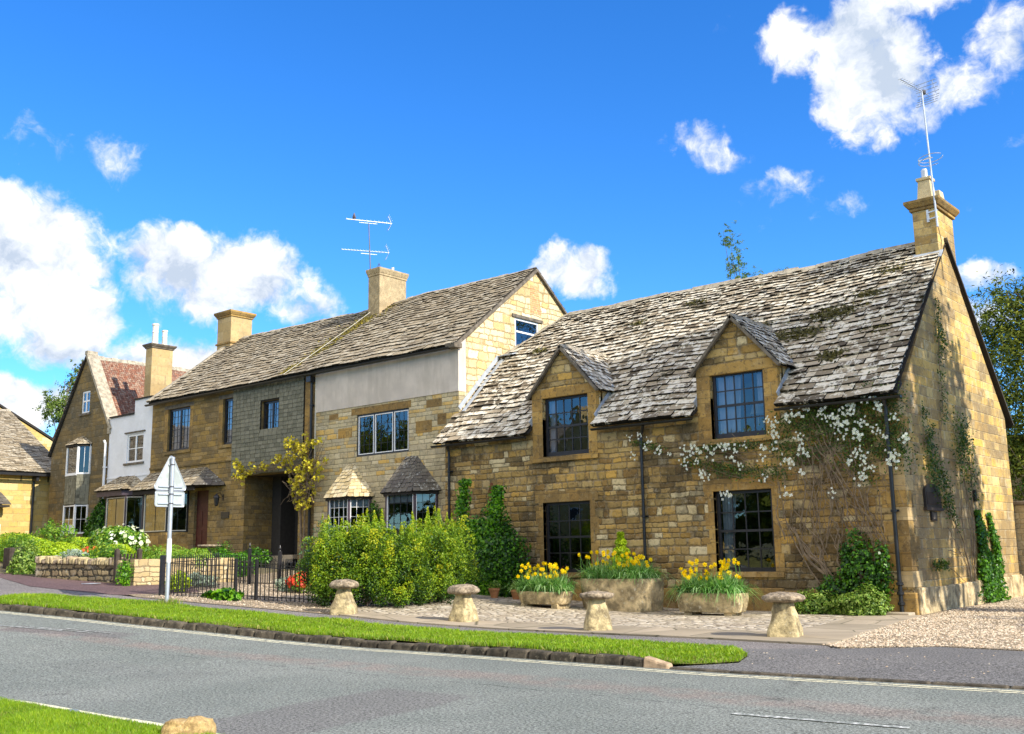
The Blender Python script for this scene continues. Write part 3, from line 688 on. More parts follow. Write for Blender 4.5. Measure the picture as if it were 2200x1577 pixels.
off = len(mb.v); mb.v += m2.v; mb.f += [tuple(i+off for i in f) for f in m2.f]; mb.m += m2.m; mb.t += m2.t
tag(mb.build('yellow_lines'), kind='structure')
mb = MB().use(M['wpaint'])
def mark(x0, y0, x1, y1, w):
    d = Vector((x1-x0, y1-y0)).normalized(); n = Vector((-d.y, d.x))*w/2
    z0, z1 = g(x0)-RD+.008, g(x1)-RD+.008
    mb.poly([(x0-n.x, y0-n.y, z0), (x1-n.x, y1-n.y, z1), (x1+n.x, y1+n.y, z1), (x0+n.x, y0+n.y, z0)])
mark(-5.15, 9.28, -3.5, 9.42, .09); mark(-20.6, 8.95, -19.15, 9.55, .09); mark(-20.0, 9.35, -18.6, 9.85, .07); mark(-19.4, 9.75, -18.3, 10.1, .06); mark(-2.2, 9.5, 0, 9.7, .09)
tag(mb.build('worn_white_marks'), kind='structure')

# forecourt: worn flag strip, cobbles, pale gravel yard
drape('flagstone_strip', [(-18.04, 14.97), (-14.58, 15.44), (-11.89, 15.44), (-9.1, 15.50), (-6.86, 15.36), (-6.84, 15.6), (-7.96, 22.6), (-9.1, 22.6), (-8.35, 17.2), (-12.5, 17.0), (-15.7, 16.6), (-18.2, 15.6)],
      lambda x, y: g(x)+.024, M['flag'], .7, skirt=.05)
drape('cobbled_forecourt', [(-18.2, 15.55), (-15.7, 16.5), (-12.5, 16.9), (-8.4, 17.1), (-9.15, 22.9), (-22.2, 22.9), (-20.5, 19.5)], lambda x, y: g(x)+.014, M['cobble'], .7)
drape('gravel_yard', [(-24.0, 13.55), (-23.33, 13.43), (-21.7, 13.83), (-20.13, 14.28), (-18.04, 14.93), (-17.9, 16.5), (-20.4, 19.5), (-22.1, 23.5), (-34, 23.5), (-30, 19), (-26.3, 16.6), (-23.6, 15.4)], lambda x, y: g(x)+.008, M['gravel'], .8)
dr = GF + [(20, 60), (-8.0, 60), (-8.1, 22.6), (-7.96, 22.3), (-6.87, 15.57)]
def drive_z(x, y): return .012 + .02*mnoise.noise((x*.7, y*.7, 3)) + .10*max(0, min(1, (y-24)/8))
drape('gravel_drive', dr, drive_z, M['gravel'], .6, skirt=.07)
# loose pebbles on the drive
def pebbles(name, P, size, parent=None):
    N = len(P); sz = size*NR.uniform(.6, 1.5, (N, 1)); a = NR.uniform(0, 6.28, N)
    base = np.array([[1, 0, 0], [.2, .8, .1], [-.9, .2, 0], [-.1, -.85, .05], [.05, 0, .65]])
    V = np.empty((N, 5, 3)); ca, sa = np.cos(a), np.sin(a)
    for k in range(5):
        b = base[k]+NR.uniform(-.2, .2, (N, 3)); V[:, k, 0] = P[:, 0]+(b[:, 0]*ca-b[:, 1]*sa)*sz[:, 0]; V[:, k, 1] = P[:, 1]+(b[:, 0]*sa+b[:, 1]*ca)*sz[:, 0]; V[:, k, 2] = P[:, 2]+b[:, 2]*sz[:, 0]
    b = (np.arange(N)*5).reshape(-1, 1, 1); F = (b+np.array([[[0, 1, 4], [1, 2, 4], [2, 3, 4], [3, 0, 4]]])).reshape(-1, 3)
    return np_mesh(name, V.reshape(-1, 3), F, M['pebble'], tint=np.repeat(NR.uniform(0, 1, N), 4), parent=parent)
def scatter(poly, n):
    xs_ = [p[0] for p in poly]; ys_ = [p[1] for p in poly]; out = np.empty((0, 2))
    while len(out) < n:
        P = np.stack([NR.uniform(min(xs_), max(xs_), n), NR.uniform(min(ys_), max(ys_), n)], 1); out = np.concatenate([out, P[pts_in(poly, P)]])
    return out[:n]
pp = scatter([(-6.9, 15.3), (-6.5, 14.95), (-5.9, 15.45), (-5.3, 15.95), (-2.5, 15.9), (-2.5, 34), (-8.1, 34), (-7.9, 22.4)], 26000)
P3 = np.array([(x, y, drive_z(x, y)) for x, y in pp])
tag(pebbles('loose_gravel', P3, .02), 'pale loose gravel spread over the drive beside the cottage gable', 'gravel', kind='stuff')
pp = scatter([(-6.9, 12.6), (-3.4, 12.9), (-3.4, 15.8), (-6.4, 14.9), (-7.8, 14.2)], 42)
P3 = np.array([(x, y, apron_z(x, y)) for x, y in pp])
tag(pebbles('stray_gravel', P3, .012), 'stray pale pebbles scattered on the dark drive crossing', 'gravel', kind='stuff')
pp = scatter([(-23.2, 13.6), (-20.1, 14.4), (-18.1, 15.0), (-19, 16.5), (-22, 20), (-27, 21), (-24, 16)], 5000)
P3 = np.array([(x, y, g(x)+.01) for x, y in pp])
tag(pebbles('yard_gravel', P3, .02), 'pale gravel in front of and behind the iron railings', 'gravel', kind='stuff')

# garden soil in front of the gabled and white houses
drape('garden_soil', [(-26.2, 15.1), (-29.92, 14.2), (-36, 12.8), (-52, 10), (-52, 23.6), (-30, 23.6), (-26.5, 16.5)], lambda x, y: g(x)+.02, M['earth'], 1.2, skirt=.4)

# grass
vp = scatter(verge_poly, 95000)
vp = vp[np.array([mnoise.noise((x*2.1, y*2.1, 7))*.6+mnoise.noise((x*7, y*7, 1))*.4 > -.22-.35*NR.random() for x, y in vp])]
Hh = NR.uniform(.025, .075, len(vp)); P3 = np.array([(x, y, verge_z(x, y)-.01) for x, y in vp])
cl = np.array([mnoise.noise((x*1.3, y*1.3, 5))*.7+mnoise.noise((x*4.3, y*4.3, 2))*.5 for x, y in vp]); Hh *= 1+.6*cl
ke = np.array([y-kerb_y(x)-.16 for x, y in vp])      # worn, drier edge along the kerb with longer tufts hanging over it
Hh *= np.where(ke < .12, 1.5, 1.0)
V, F1, F2 = blades_arrays(P3, Hh, NR.normal(0, .03, (len(vp), 2)), NR.uniform(.010, .018, len(vp)))
tn = np.clip(.55+.35*cl+NR.normal(0, .2, len(vp))-.35*np.clip(1-ke/.35, 0, 1)*NR.random(len(vp)), 0, 1)
tag(np_mesh('verge_grass', V, [F1, F2], M['g_grass'], tint=np.concatenate([tn, tn])), 'short bright green grass on the verge behind the dark kerb', 'grass', kind='stuff')
npoly = [(-14.5, 5.0)] + [(x, near_y(x)-.03) for x in np.arange(-14, -6.6, .5)] + [(-6.6, 4.2), (-9, 4.3), (-14, 4.3)]
vp = scatter(npoly, 70000)
P3 = np.array([(x, y, g(x)-RD+.03) for x, y in vp]); cl = np.array([mnoise.noise((x*1.7, y*1.7, 9)) for x, y in vp])
V, F1, F2 = blades_arrays(P3, NR.uniform(.03, .065, len(vp))*(1+.4*cl), NR.normal(0, .018, (len(vp), 2)), NR.uniform(.004, .008, len(vp)))
tn = np.clip(.55+.3*cl+NR.normal(0, .2, len(vp)), 0, 1)
tag(np_mesh('near_grass', V, [F1, F2], M['g_grass'], tint=np.concatenate([tn, tn])), 'mown bright grass at the near edge of the road', 'grass', kind='stuff')

# ================================================================== BUILDING KIT
def rect_hole(a): u0, u1, z0, z1 = a; return [(u0, z0), (u1, z0), (u1, z1), (u0, z1)]
def wall(mb, axis, c, outer, holes=(), th=.35, mat=None, back=True):
    """wall panel. axis 'x': lies in y=c facing -y, coordinates (x,z). axis 'y': lies in x=c facing +x, coordinates (y,z)."""
    if mat: mb.use(mat)
    loops = [list(outer)] + [rect_hole(h) if len(h) == 4 and not isinstance(h[0], (tuple, list)) else list(h) for h in holes]
    vs = []; fs = []
    for l in loops: fs.append(list(range(len(vs), len(vs)+len(l)))); vs += [Vector(p) for p in l]
    edges = [(f[i], f[(i+1) % len(f)]) for f in fs for i in range(len(f))]
    ov, oe, of, *_ = delaunay_2d_cdt(vs, edges, [], 0, 1e-6)
    def P(p, d):
        return (p[0], c+d, p[1]) if axis == 'x' else (c-d, p[0], p[1])
    def inside(q):
        A = np.array([[q.x, q.y]])
        if not pts_in(loops[0], A)[0]: return False
        return not any(pts_in(l, A)[0] for l in loops[1:])
    tris = []
    for f in of:
        q = (ov[f[0]]+ov[f[1]]+ov[f[2]])/3
        if inside(q): tris.append(f)
    fr = [mb.vert(P(v, 0)) for v in ov]; bk = [mb.vert(P(v, th)) for v in ov]
    for f in tris:
        a, b, d = [ov[i] for i in f]
        ccw = (b-a).x*(d-a).y-(b-a).y*(d-a).x > 0
        ff = list(f) if ccw else list(f)[::-1]
        mb.face([fr[i] for i in ff])
        if back: mb.face([bk[i] for i in ff[::-1]])
    for k, l in enumerate(loops):
        ar = sum(l[i][0]*l[(i+1) % len(l)][1]-l[(i+1) % len(l)][0]*l[i][1] for i in range(len(l)))
        pts = l if ar > 0 else l[::-1]
        for i in range(len(pts)):
            a, b = pts[i], pts[(i+1) % len(pts)]
            q = [P(a, 0), P(a, th), P(b, th), P(b, 0)]
            mb.poly(q if k == 0 else q[::-1])

def slates(mb, P0, U, S, rng, slen, e0, e1, wmin, wmax, th=.025, mat=None, over=.02, tb=None, seed=1, rough=1.0, warp=None, frng=None):
    """lay stone slates. P0 eave origin, U along eave, S up the slope (unit vectors); rng(s) -> list of (u0,u1) at slope distance s."""
    r = random.Random(seed); P0, U, S = Vector(P0), Vector(U).normalized(), Vector(S).normalized(); N = U.cross(S).normalized()
    if N.z < 0 and abs(N.z) > .2: N = -N
    if mat: mb.use(mat)
    s = -over; ci = 0
    while s < slen-.02:
        f = max(0, min(1, s/slen)); e = e0+(e1-e0)*f; e = min(e, slen-s) if slen-s < e*1.3 else e
        L = min(e*1.75, slen-s+.03); w0, w1 = wmin+(wmin*.62-wmin)*f, wmax+(wmax*.62-wmax)*f
        for (a, b) in rng(max(0, s+e*.5)):
            if b-a < .05: continue
            u = a - (r.uniform(0, w0) if False else 0)
            while u < b-.015:
                w = r.uniform(w0, w1)
                if b-(u+w) < w0*.5: w = b-u
                js = r.uniform(-.012, .012)*rough; t = th*(1+r.uniform(-.3, .45)*min(1, rough)); lift = r.uniform(0, .012)*rough
                gap = .004+.004*r.random(); u0, u1 = u+gap, u+w-gap
                sb = s+js
                def Q(uu, ss, hh):
                    p = P0+U*uu+S*ss+N*hh
                    return warp(p) if warp else p
                c0, c1 = r.uniform(0, .014)*rough, r.uniform(0, .014)*rough
                um = u0+(u1-u0)*r.uniform(.3, .7)
                mb.tint = (tb+r.uniform(-.2, .2)) if tb is not None else .20+.8*r.random()
                ht = .004
                hb = t+lift+ht
                pts_b = [(u0, sb+c0), (um, sb-c0*.3), (u1, sb+c1)]
                tv = [mb.vert(Q(x, y, hb)) for x, y in pts_b]; tt = [mb.vert(Q(u0, sb+L, ht+t*.15)), mb.vert(Q(u1, sb+L, ht+t*.15))]
                bv = [mb.vert(Q(x, y+.006, lift)) for x, y in pts_b]; bt = [mb.vert(Q(u0, sb+L, 0)), mb.vert(Q(u1, sb+L, 0))]
                mb.face([tv[0], tv[1], tv[2], tt[1], tt[0]])
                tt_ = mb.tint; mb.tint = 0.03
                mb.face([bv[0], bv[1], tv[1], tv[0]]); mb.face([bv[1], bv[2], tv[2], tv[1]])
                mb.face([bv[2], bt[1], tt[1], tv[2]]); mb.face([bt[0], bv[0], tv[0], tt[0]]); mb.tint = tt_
                u += w
        s += e; ci += 1
    mb.tint = .5

def ridge_run(mb, a, b, w=.17, h=.07, L=.45, seed=1, mat=None, slope=.8):
    r = random.Random(seed); a, b = Vector(a), Vector(b); d = (b-a).normalized(); n = d.cross(Vector((0, 0, 1))).normalized(); tot = (b-a).length; s = 0
    mb.use(mat or M['ridge'])
    while s < tot-.05:
        l = min(L*r.uniform(.8, 1.2), tot-s); p, q = a+d*(s+.006), a+d*(s+l-.006); j = r.uniform(-.012, .012); up = Vector((0, 0, 1)); mb.tint = r.random()
        dz = up*(h+j); lo = up*(-w*slope)
        sec = [n*w+lo, n*(w*.92)+lo+dz*.55, up*(j)+dz, -n*(w*.92)+lo+dz*.55, -n*w+lo, up*0]
        A = [mb.vert(p+x) for x in sec]; B = [mb.vert(q+x) for x in sec]
        for k in range(len(sec)): k2 = (k+1) % len(sec); mb.face([A[k], B[k], B[k2], A[k2]])
        mb.face(A[::-1]); mb.face(B)
        s += l

class Frame:
    """window local axes: o = lower left corner on the glazing face, u along, v up, n outwards"""
    def __init__(s, o, u, n, v=(0, 0, 1)): s.o, s.u, s.v, s.n = Vector(o), Vector(u).normalized(), Vector(v).normalized(), Vector(n).normalized()
    def box(s, mb, u0, u1, v0, v1, n0, n1):
        P = lambda a, b, c: s.o+s.u*a+s.v*b+s.n*c
        mb.hexa([P(u0, v0, n1), P(u1, v0, n1), P(u1, v0, n0), P(u0, v0, n0), P(u0, v1, n1), P(u1, v1, n1), P(u1, v1, n0), P(u0, v1, n0)])
def glaze(parent, fr, w, h, mat, name='window', cols=3, rows=4, fw=.06, bw=.022, rails=(), mulls=(), depth=.05, glass=True, inner=None, sash=None, bmat=None, lights=None, bottom=None):
    """builds frame mesh (part) and glass (sub-part). rails/mulls are fractions"""
    mb = MB().use(mat)
    bt = bottom or fw
    fr.box(mb, 0, w, 0, bt, -depth, .012); fr.box(mb, 0, w, h-fw, h, -depth, .012)
    fr.box(mb, 0, fw, bt, h-fw, -depth, .010); fr.box(mb, w-fw, w, bt, h-fw, -depth, .010)
    us = [fw] + [m*w for m in mulls] + [w-fw]; vs = [bt] + [r*h for r in rails] + [h-fw]
    for m in mulls: fr.box(mb, m*w-fw*.5, m*w+fw*.5, bt, h-fw, -depth, .008)
    for r_ in rails: fr.box(mb, fw, w-fw, r_*h-fw*.4, r_*h+fw*.4, -depth, .006)
    if inner:    # thin casement edging of another colour
        mb.use(inner)
        for a, b in zip(us, us[1:]):
            a2, b2 = a+(0 if a == fw else fw*.5), b-(0 if b == w-fw else fw*.5); t = .028
            fr.box(mb, a2, b2, bt, bt+t, -.03, .016); fr.box(mb, a2, b2, h-fw-t, h-fw, -.03, .016)
            fr.box(mb, a2, a2+t, bt+t, h-fw-t, -.03, .016); fr.box(mb, b2-t, b2, bt+t, h-fw-t, -.03, .016)
    mb.use(bmat or mat)
    for a, b in zip(us, us[1:]):
        for k in range(1, cols): x = a+(b-a)*k/cols; fr.box(mb, x-bw/2, x+bw/2, bt, h-fw, -.030, -.006)
        for i, (c, d) in enumerate(zip(vs, vs[1:])):
            for k in range(1, rows): z = c+(d-c)*k/rows; fr.box(mb, a, b, z-bw/2, z+bw/2, -.032, -.009)
    o = mb.build(name, parent)
    if glass:
        g_ = MB().use(M['glass'])
        P = lambda a, b, c: fr.o+fr.u*a+fr.v*b+fr.n*c
        # panes tilt very slightly, as old glazing does
        k = 0
        for a, b in zip(us, us[1:]):
            for c, d in zip(vs, vs[1:]):
                j = [rnd.uniform(-.004, .004) for _ in range(4)]
                g_.poly([P(a, c, -.020+j[0]), P(b, c, -.020+j[1]), P(b, d, -.020+j[2]), P(a, d, -.020+j[3])])
        g_.build('glass', o)
    return o

def surround(parent, x0, x1, z0, z1, Y, mat=None, jw=.26, lint=.30, sill=True, bl=.36, seed=0, proud=.008, lintmat=None, sillm=None):
    r = random.Random(seed); mat = mat or M['ashlar']
    mb = MB()
    mb.use(lintmat or mat); mb.box(x0-.28, x1+.28, Y-proud, Y+.10, z1, z1+lint)
    mb.use(mat)
    for side in (0, 1):
        z = z0; k = r.randint(0, 1)
        while z < z1-.02:
            h = min(bl*r.uniform(.8, 1.2), z1-z); h = z1-z if z1-(z+h) < .12 else h
            w = jw*(1.0 if k % 2 else .62)*r.uniform(.9, 1.1)
            a, b = (x0-w, x0) if side == 0 else (x1, x1+w)
            mb.box(a, b, Y-proud-r.uniform(0, .004), Y+.13, z+.004, z+h-.004)
            z += h; k += 1
    o = mb.build('window_surround', parent, bevel=.006)
    if sill:
        mb = MB().use(sillm or mat); mb.box(x0-.22, x1+.22, Y-.07, Y+.12, z0-.13, z0-.002); mb.build('sill', o, bevel=.008)
    return o

def curtain(parent, fr, u0, u1, v0, v1, d=.12, mat=None, n=28, amp=.03, name='curtain', gather=0.0):
    mb = MB().use(mat or M['curtain']); pr = None
    for i in range(n+1):
        t = i/n; uu = u0+(u1-u0)*t; off = -d+amp*math.sin(t*n*.9)+amp*.4*math.sin(t*17+1)
        ub = u0+(u1-u0)*t*(1-gather)
        a = mb.vert(fr.o+fr.u*ub+fr.v*v0+fr.n*off); b = mb.vert(fr.o+fr.u*uu+fr.v*v1+fr.n*off)
        if pr: mb.face([pr[0], a, b, pr[1]])
        pr = (a, b)
    return mb.build(name, parent, smooth=True)

def chimney(parent, x0, x1, y0, y1, z0, z1, mat, cap=.3, over=.12, capmat=None, bands=()):
    mb = MB().use(mat); mb.box(x0, x1, y0, y1, z0, z1)
    o = mb.build('chimney', parent, bevel=.012)
    c = MB().use(capmat or mat)
    c.box(x0-over*.35, x1+over*.35, y0-over*.35, y1+over*.35, z1, z1+cap*.28)
    zz = z1+cap*.28
    a, b = over*.5, over
    c.hexa([(x0-a, y0-a, zz), (x1+a, y0-a, zz), (x1+a, y1+a, zz), (x0-a, y1+a, zz), (x0-b, y0-b, zz+cap*.42), (x1+b, y0-b, zz+cap*.42), (x1+b, y1+b, zz+cap*.42), (x0-b, y1+b, zz+cap*.42)])
    c.box(x0-b, x1+b, y0-b, y1+b, zz+cap*.42+.001, z1+cap)
    c.build('chimney_cap', o, bevel=.01)
    for zb, ov, h in bands:
        c = MB().use(capmat or mat); c.box(x0-ov, x1+ov, y0-ov, y1+ov, zb, zb+h); c.build('drip_course', o, bevel=.01)
    return o

def downpipe(parent, x, Y, z0, z1, r=.045, mat=None, clips=(), swan=None, name='downpipe', knob=()):
    mb = MB().use(mat or M['gutter']); pts = [(x, Y-.09, z0), (x, Y-.09, z1-.3)]
    if swan: pts += [(x+swan*.4, Y-.12, z1-.15), (x+swan, Y-.22, z1)]
    else: pts += [(x, Y-.10, z1-.15), (x, Y-.18, z1)]
    mb.tube(pts, r, 10)
    for c in clips: mb.lathe((x, Y-.09, c), [(r*1.0, 0), (r*1.45, .01), (r*1.45, .06), (r, .07)], 10); mb.box(x-.09, x+.09, Y-.05, Y-.002, c+.01, c+.06)
    for c in knob: mb.lathe((x, Y-.09, c), [(r, 0), (r*1.7, .02), (r*1.7, .07), (r, .09)], 10)
    return mb.build(name, parent, smooth=False)
def gutter(parent, x0, x1, Y, z, r=.06, mat=None, z1=None):
    mb = MB().use(mat or M['gutter']); z1 = z if z1 is None else z1; n = 7
    for k in range(n-1):
        a0, a1 = math.pi*(1+k/(n-1)), math.pi*(1+(k+1)/(n-1))
        for rr, fl in ((r, 0), (r*.85, 1)):
            q = [(x0, Y+rr*math.cos(a0), z+rr*math.sin(a0)), (x1, Y+rr*math.cos(a0), z1+rr*math.sin(a0)), (x1, Y+rr*math.cos(a1), z1+rr*math.sin(a1)), (x0, Y+rr*math.cos(a1), z+rr*math.sin(a1))]
            mb.poly(q[::-1] if fl else q)
    for xx, zz in ((x0, z), (x1, z1)): mb.poly([(xx, Y+r*math.cos(math.pi*(1+k/(n-1))), zz+r*math.sin(math.pi*(1+k/(n-1)))) for k in range(n)])
    return mb.build('gutter', parent)
def solid_roof_base(mb, quads):
    mb.use(M['board'])
    for q in quads: mb.poly(q)

def slate_quad(mb, A, B, C, D, e0, e1, wmin, wmax, th=.022, mat=None, seed=1, tb=None, over=.02, base=True, rough=1.0):
    """slates over the planar patch with eave A->B and upper corners C (over A) and D (over B)"""
    A, B, C, D = map(Vector, (A, B, C, D)); U = (B-A).normalized(); n = U.cross((C+D)/2-(A+B)/2).normalized()
    S = n.cross(U).normalized()
    uc, sc = (C-A).dot(U), (C-A).dot(S); ud, sd = (D-A).dot(U), (D-A).dot(S); L = (B-A).length; sl = max(sc, sd)
    def rg(s):
        a = uc*min(1, s/sc) if sc > 0 else 0
        b = L+(ud-L)*min(1, s/sd) if sd > 0 else L
        return [(a, b)]
    if base:
        mb.use(M['board']); mb.poly([A-n*.01, B-n*.01, D-n*.01, C-n*.01])
    slates(mb, A, U, S, rg, sl, e0, e1, wmin, wmax, th=th, mat=mat, seed=seed, tb=tb, over=over, rough=rough)

# ================================================================== COTTAGE (near house with dormers)
Y1, X1, X1L, YB1 = 22.92, -8.17, -22.2, 31.2
EY, EZ, RY, RZ = 22.65, 4.82, 27.2, 9.37
cot = thing('stone_cottage', 'long golden stone cottage with two gabled dormers at the right end of the terrace', 'cottage', (-15, Y1, 0))
D1, D2 = (-18.69, -16.42, -17.55), (-13.26, -11.02, -12.14)
W1, W2 = (-18.32, -16.71, 4.12, 5.80), (-12.88, -11.40, 4.18, 5.83)
G1, G2 = (-18.37, -16.73, .90, 2.83), (-12.93, -11.36, .92, 2.88)
mb = MB()
wall(mb, 'x', Y1, [(X1L, -.4), (X1, -.4), (X1, 4.93), (D2[1], 4.93), (D2[1], 3.95), (D2[0], 3.95), (D2[0], 4.93), (D1[1], 4.93), (D1[1], 3.95), (D1[0], 3.95), (D1[0], 4.93), (X1L, 4.93)], [G1, G2], .40, M['honey'])
mb.build('front_wall', cot)
mb = MB(); wall(mb, 'y', X1, [(Y1+.402, -.4), (YB1, -.4), (YB1, 4.98), (28.2, 8.16), (28.2, 8.2), (RY, RZ-.06), (26.5, RZ-.76), (Y1+.402, 5.03)], [], .4, M['gable'])
mb.use(M['gable']); mb.box(X1-.4, X1-.001, Y1+.001, Y1+.401, 4.935, 5.03)
mb.build('gable_wall', cot)
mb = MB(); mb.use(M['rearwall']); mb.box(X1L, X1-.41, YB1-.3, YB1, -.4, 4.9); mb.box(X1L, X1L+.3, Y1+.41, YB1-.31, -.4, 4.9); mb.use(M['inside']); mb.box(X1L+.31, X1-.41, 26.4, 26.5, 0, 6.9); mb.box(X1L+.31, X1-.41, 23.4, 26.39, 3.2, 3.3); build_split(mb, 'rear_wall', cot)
# quoins at the front right corner
q = MB().use(M['ashlar']); r = random.Random(5); z = .58; k = 0
while z < 4.8:
    h = min(.34*r.uniform(.85, 1.15), 4.86-z); a, b = ((.58, .30) if k % 2 else (.32, .55)); a *= r.uniform(.9, 1.1); b *= r.uniform(.9, 1.1)
    q.use(M['ashlar'] if r.random() < .6 else M['ashlar_pale']); q.box(X1-a, X1+.008, Y1-.009, Y1+b, z+.004, z+h-.004); z += h; k += 1
q.build('corner_stones', cot, bevel=.008)
# plinth
q = MB().use(M['ashlar']); r = random.Random(15); x = X1L
while x < X1-.1:
    w = min(r.uniform(.6, 1.1), X1+.07-x); w = X1+.07-x if X1+.07-(x+w) < .3 else w; q.box(x+.004, x+w-.004, Y1-.07-r.uniform(0, .015), Y1+.05, -.3, .50+r.uniform(-.03, .05)); x += w
q.use(M['trough']); y = Y1+.06
while y < YB1-.1:
    w = min(r.uniform(.7, 1.3), YB1-y); q.box(X1-.05, X1+.09+r.uniform(0, .02), y+.004, y+w-.004, -.3, .56+r.uniform(-.02, .04)+.01*(y-Y1)); y += w
q.build('plinth', cot, bevel=.025)

# roof
def w1(p): return Vector((p.x, p.y, p.z+.025*math.sin(p.x*.75+1)+.014*math.sin(p.x*1.9+p.y)-.05*math.sin((p.x+22)/14*math.pi)*((p.z-4.8)/4.6)))
def rg1(s):
    z = EZ+s*.7071; y = EY+s*.7071
    a = -22.42 if y < 23.6 else (-22.24 if z < 7.86 else -22.24+(z-7.86)*1.16)
    b = -8.14 if y < 26.66 else -8.80
    out = [(a, b)]
    if z < 5.98:
        out = [(a, D1[0]-.02), (D1[1]+.02, D2[0]-.02), (D2[1]+.02, b)]
    return [(p+22.45, q_+22.45) for p, q_ in out]
mb = MB()
solid_roof_base(mb, [[(-22.24, EY+.35, EZ+.28), (D1[0], EY+.35, EZ+.28), (D1[0], RY, RZ-.14), (-20.4, RY, RZ-.14), (-22.24, 25.6, 7.7)], [(D1[0], 23.83, 5.88), (D1[1], 23.83, 5.88), (D1[1], RY, RZ-.14), (D1[0], RY, RZ-.14)],
    [(D1[1], EY+.35, EZ+.28), (D2[0], EY+.35, EZ+.28), (D2[0], RY, RZ-.14), (D1[1], RY, RZ-.14)], [(D2[0], 23.83, 5.88), (D2[1], 23.83, 5.88), (D2[1], RY, RZ-.14), (D2[0], RY, RZ-.14)], [(D2[1], EY+.35, EZ+.28), (-8.12, EY+.35, EZ+.28), (-8.12, RY, RZ-.14), (D2[1], RY, RZ-.14)],
    [(-22.24, 31.75, EZ-.05), (-22.24, 28.8, 7.7), (-20.4, RY, RZ-.14), (-8.12, RY, RZ-.14), (-8.12, 31.75, EZ-.05)], [(-22.24, 25.6, 7.7), (-20.4, RY, RZ-.14), (-22.24, 28.8, 7.7)]])
for a, b in ((-22.42, D1[0]-.01), (D1[1]+.01, D2[0]-.01), (D2[1]+.01, -8.10)):   # eave boards
    mb.hexa([(a, EY+.06, EZ-.03), (b, EY+.06, EZ-.03), (b, EY+.40, EZ+.22), (a, EY+.40, EZ+.22), (a, EY+.03, EZ+.0), (b, EY+.03, EZ+.0), (b, EY+.36, EZ+.32), (a, EY+.36, EZ+.32)])
slates(mb, (-22.45, EY, EZ), (1, 0, 0), (0, 1, 1), rg1, 6.43, .25, .128, .24, .52, th=.062, mat=M['slate'], over=.05, seed=21, warp=w1, rough=1.1)
# back slope, thin edge seen against the sky
slates(mb, (-8.08, 31.75, EZ), (-1, 0, 0), (0, -1, 1), lambda s: [(0, .6)], 6.43, .27, .15, .25, .4, th=.03, mat=M['slate_dark'], seed=23)
roof = mb.build('roof', cot)
mb = MB(); pr = None
for i in range(12):
    a, b = -20.5+(i)*(11.75/12), -20.5+(i+1)*(11.75/12); za, zb = w1(Vector((a, RY, RZ))).z, w1(Vector((b, RY, RZ))).z
    ridge_run(mb, (a, RY, za+.02), (b, RY, zb+.02), w=.15, h=.07, L=.5, seed=i)
ridge_run(mb, (-22.2, 25.7, 7.93), (-20.5, RY, RZ+.03), w=.10, h=.06, L=.34, seed=40, slope=.3)
mb.build('ridge_stones', roof)
# mortared verge on the gable
mb = MB().use(M['verge'])
mb.fbox((X1+.03, (RY+31.6)/2, (RZ+EZ)/2+.10), (0, 1, -1), (1, 0, 0), (0, 1, 1), 3.1, .05, .03); mb.build('verge', roof)
mb = MB().use(M['board']); mb.fbox((X1+.045, (RY+31.6)/2+.02, (RZ+EZ)/2+.0), (0, 1/1.4142, -1/1.4142), (1, 0, 0), (0, 1, 1), 3.1, .05, .02); mb.build('verge_board', roof)
# lead soakers
mb = MB().use(M['lead'])
mb.fbox((-22.23, 24.55, 6.95), (0, 1, 1), (1, 0, 0), (0, -1, 1), 1.35, .012, .07); mb.fbox((-22.05, 24.55, 6.84), (0, 1, 1), (1, 0, 0), (0, -1, 1), 1.35, .065, .008)
mb.fbox((-21.9, 25.58, 7.95), (1, 0, 0), (0, 1, .3), (0, -.3, 1), .32, .12, .015)
mb.fbox((-8.45, 26.64, 8.86), (1, 0, 0), (0, 1, 1), (0, -1, 1), .38, .16, .012)
build_split(mb, 'lead_flashing', roof)
# moss cushions
r = np.random.default_rng(4); Pm = []
for (mx, ms, mr, n) in ((-11.3, 2.9, .55, 340), (-10.4, 3.6, .5, 300), (-9.6, 4.2, .4, 200), (-9.1, 2.6, .35, 120), (-12.6, 3.6, .35, 120), (-10.0, 1.7, .35, 170), (-11.6, 1.9, .25, 120), (-12.2, 2.6, .28, 80), (-20.6, 4.3, .3, 60), (-15.2, 5.5, .3, 80), (-9.3, 5.3, .4, 120), (-17.0, 4.9, .25, 60)):
    for _ in range(n):
        a = r.normal(0, mr*.62); b = r.normal(0, mr*.26); s = ms+b; Pm.append((mx+a, EY+s*.7071-.035, EZ+s*.7071+.05))
leaves('moss', Pm, .085, M['l_mossd'], roof, normal=np.array([0, -.7, .7]), aspect=.9)

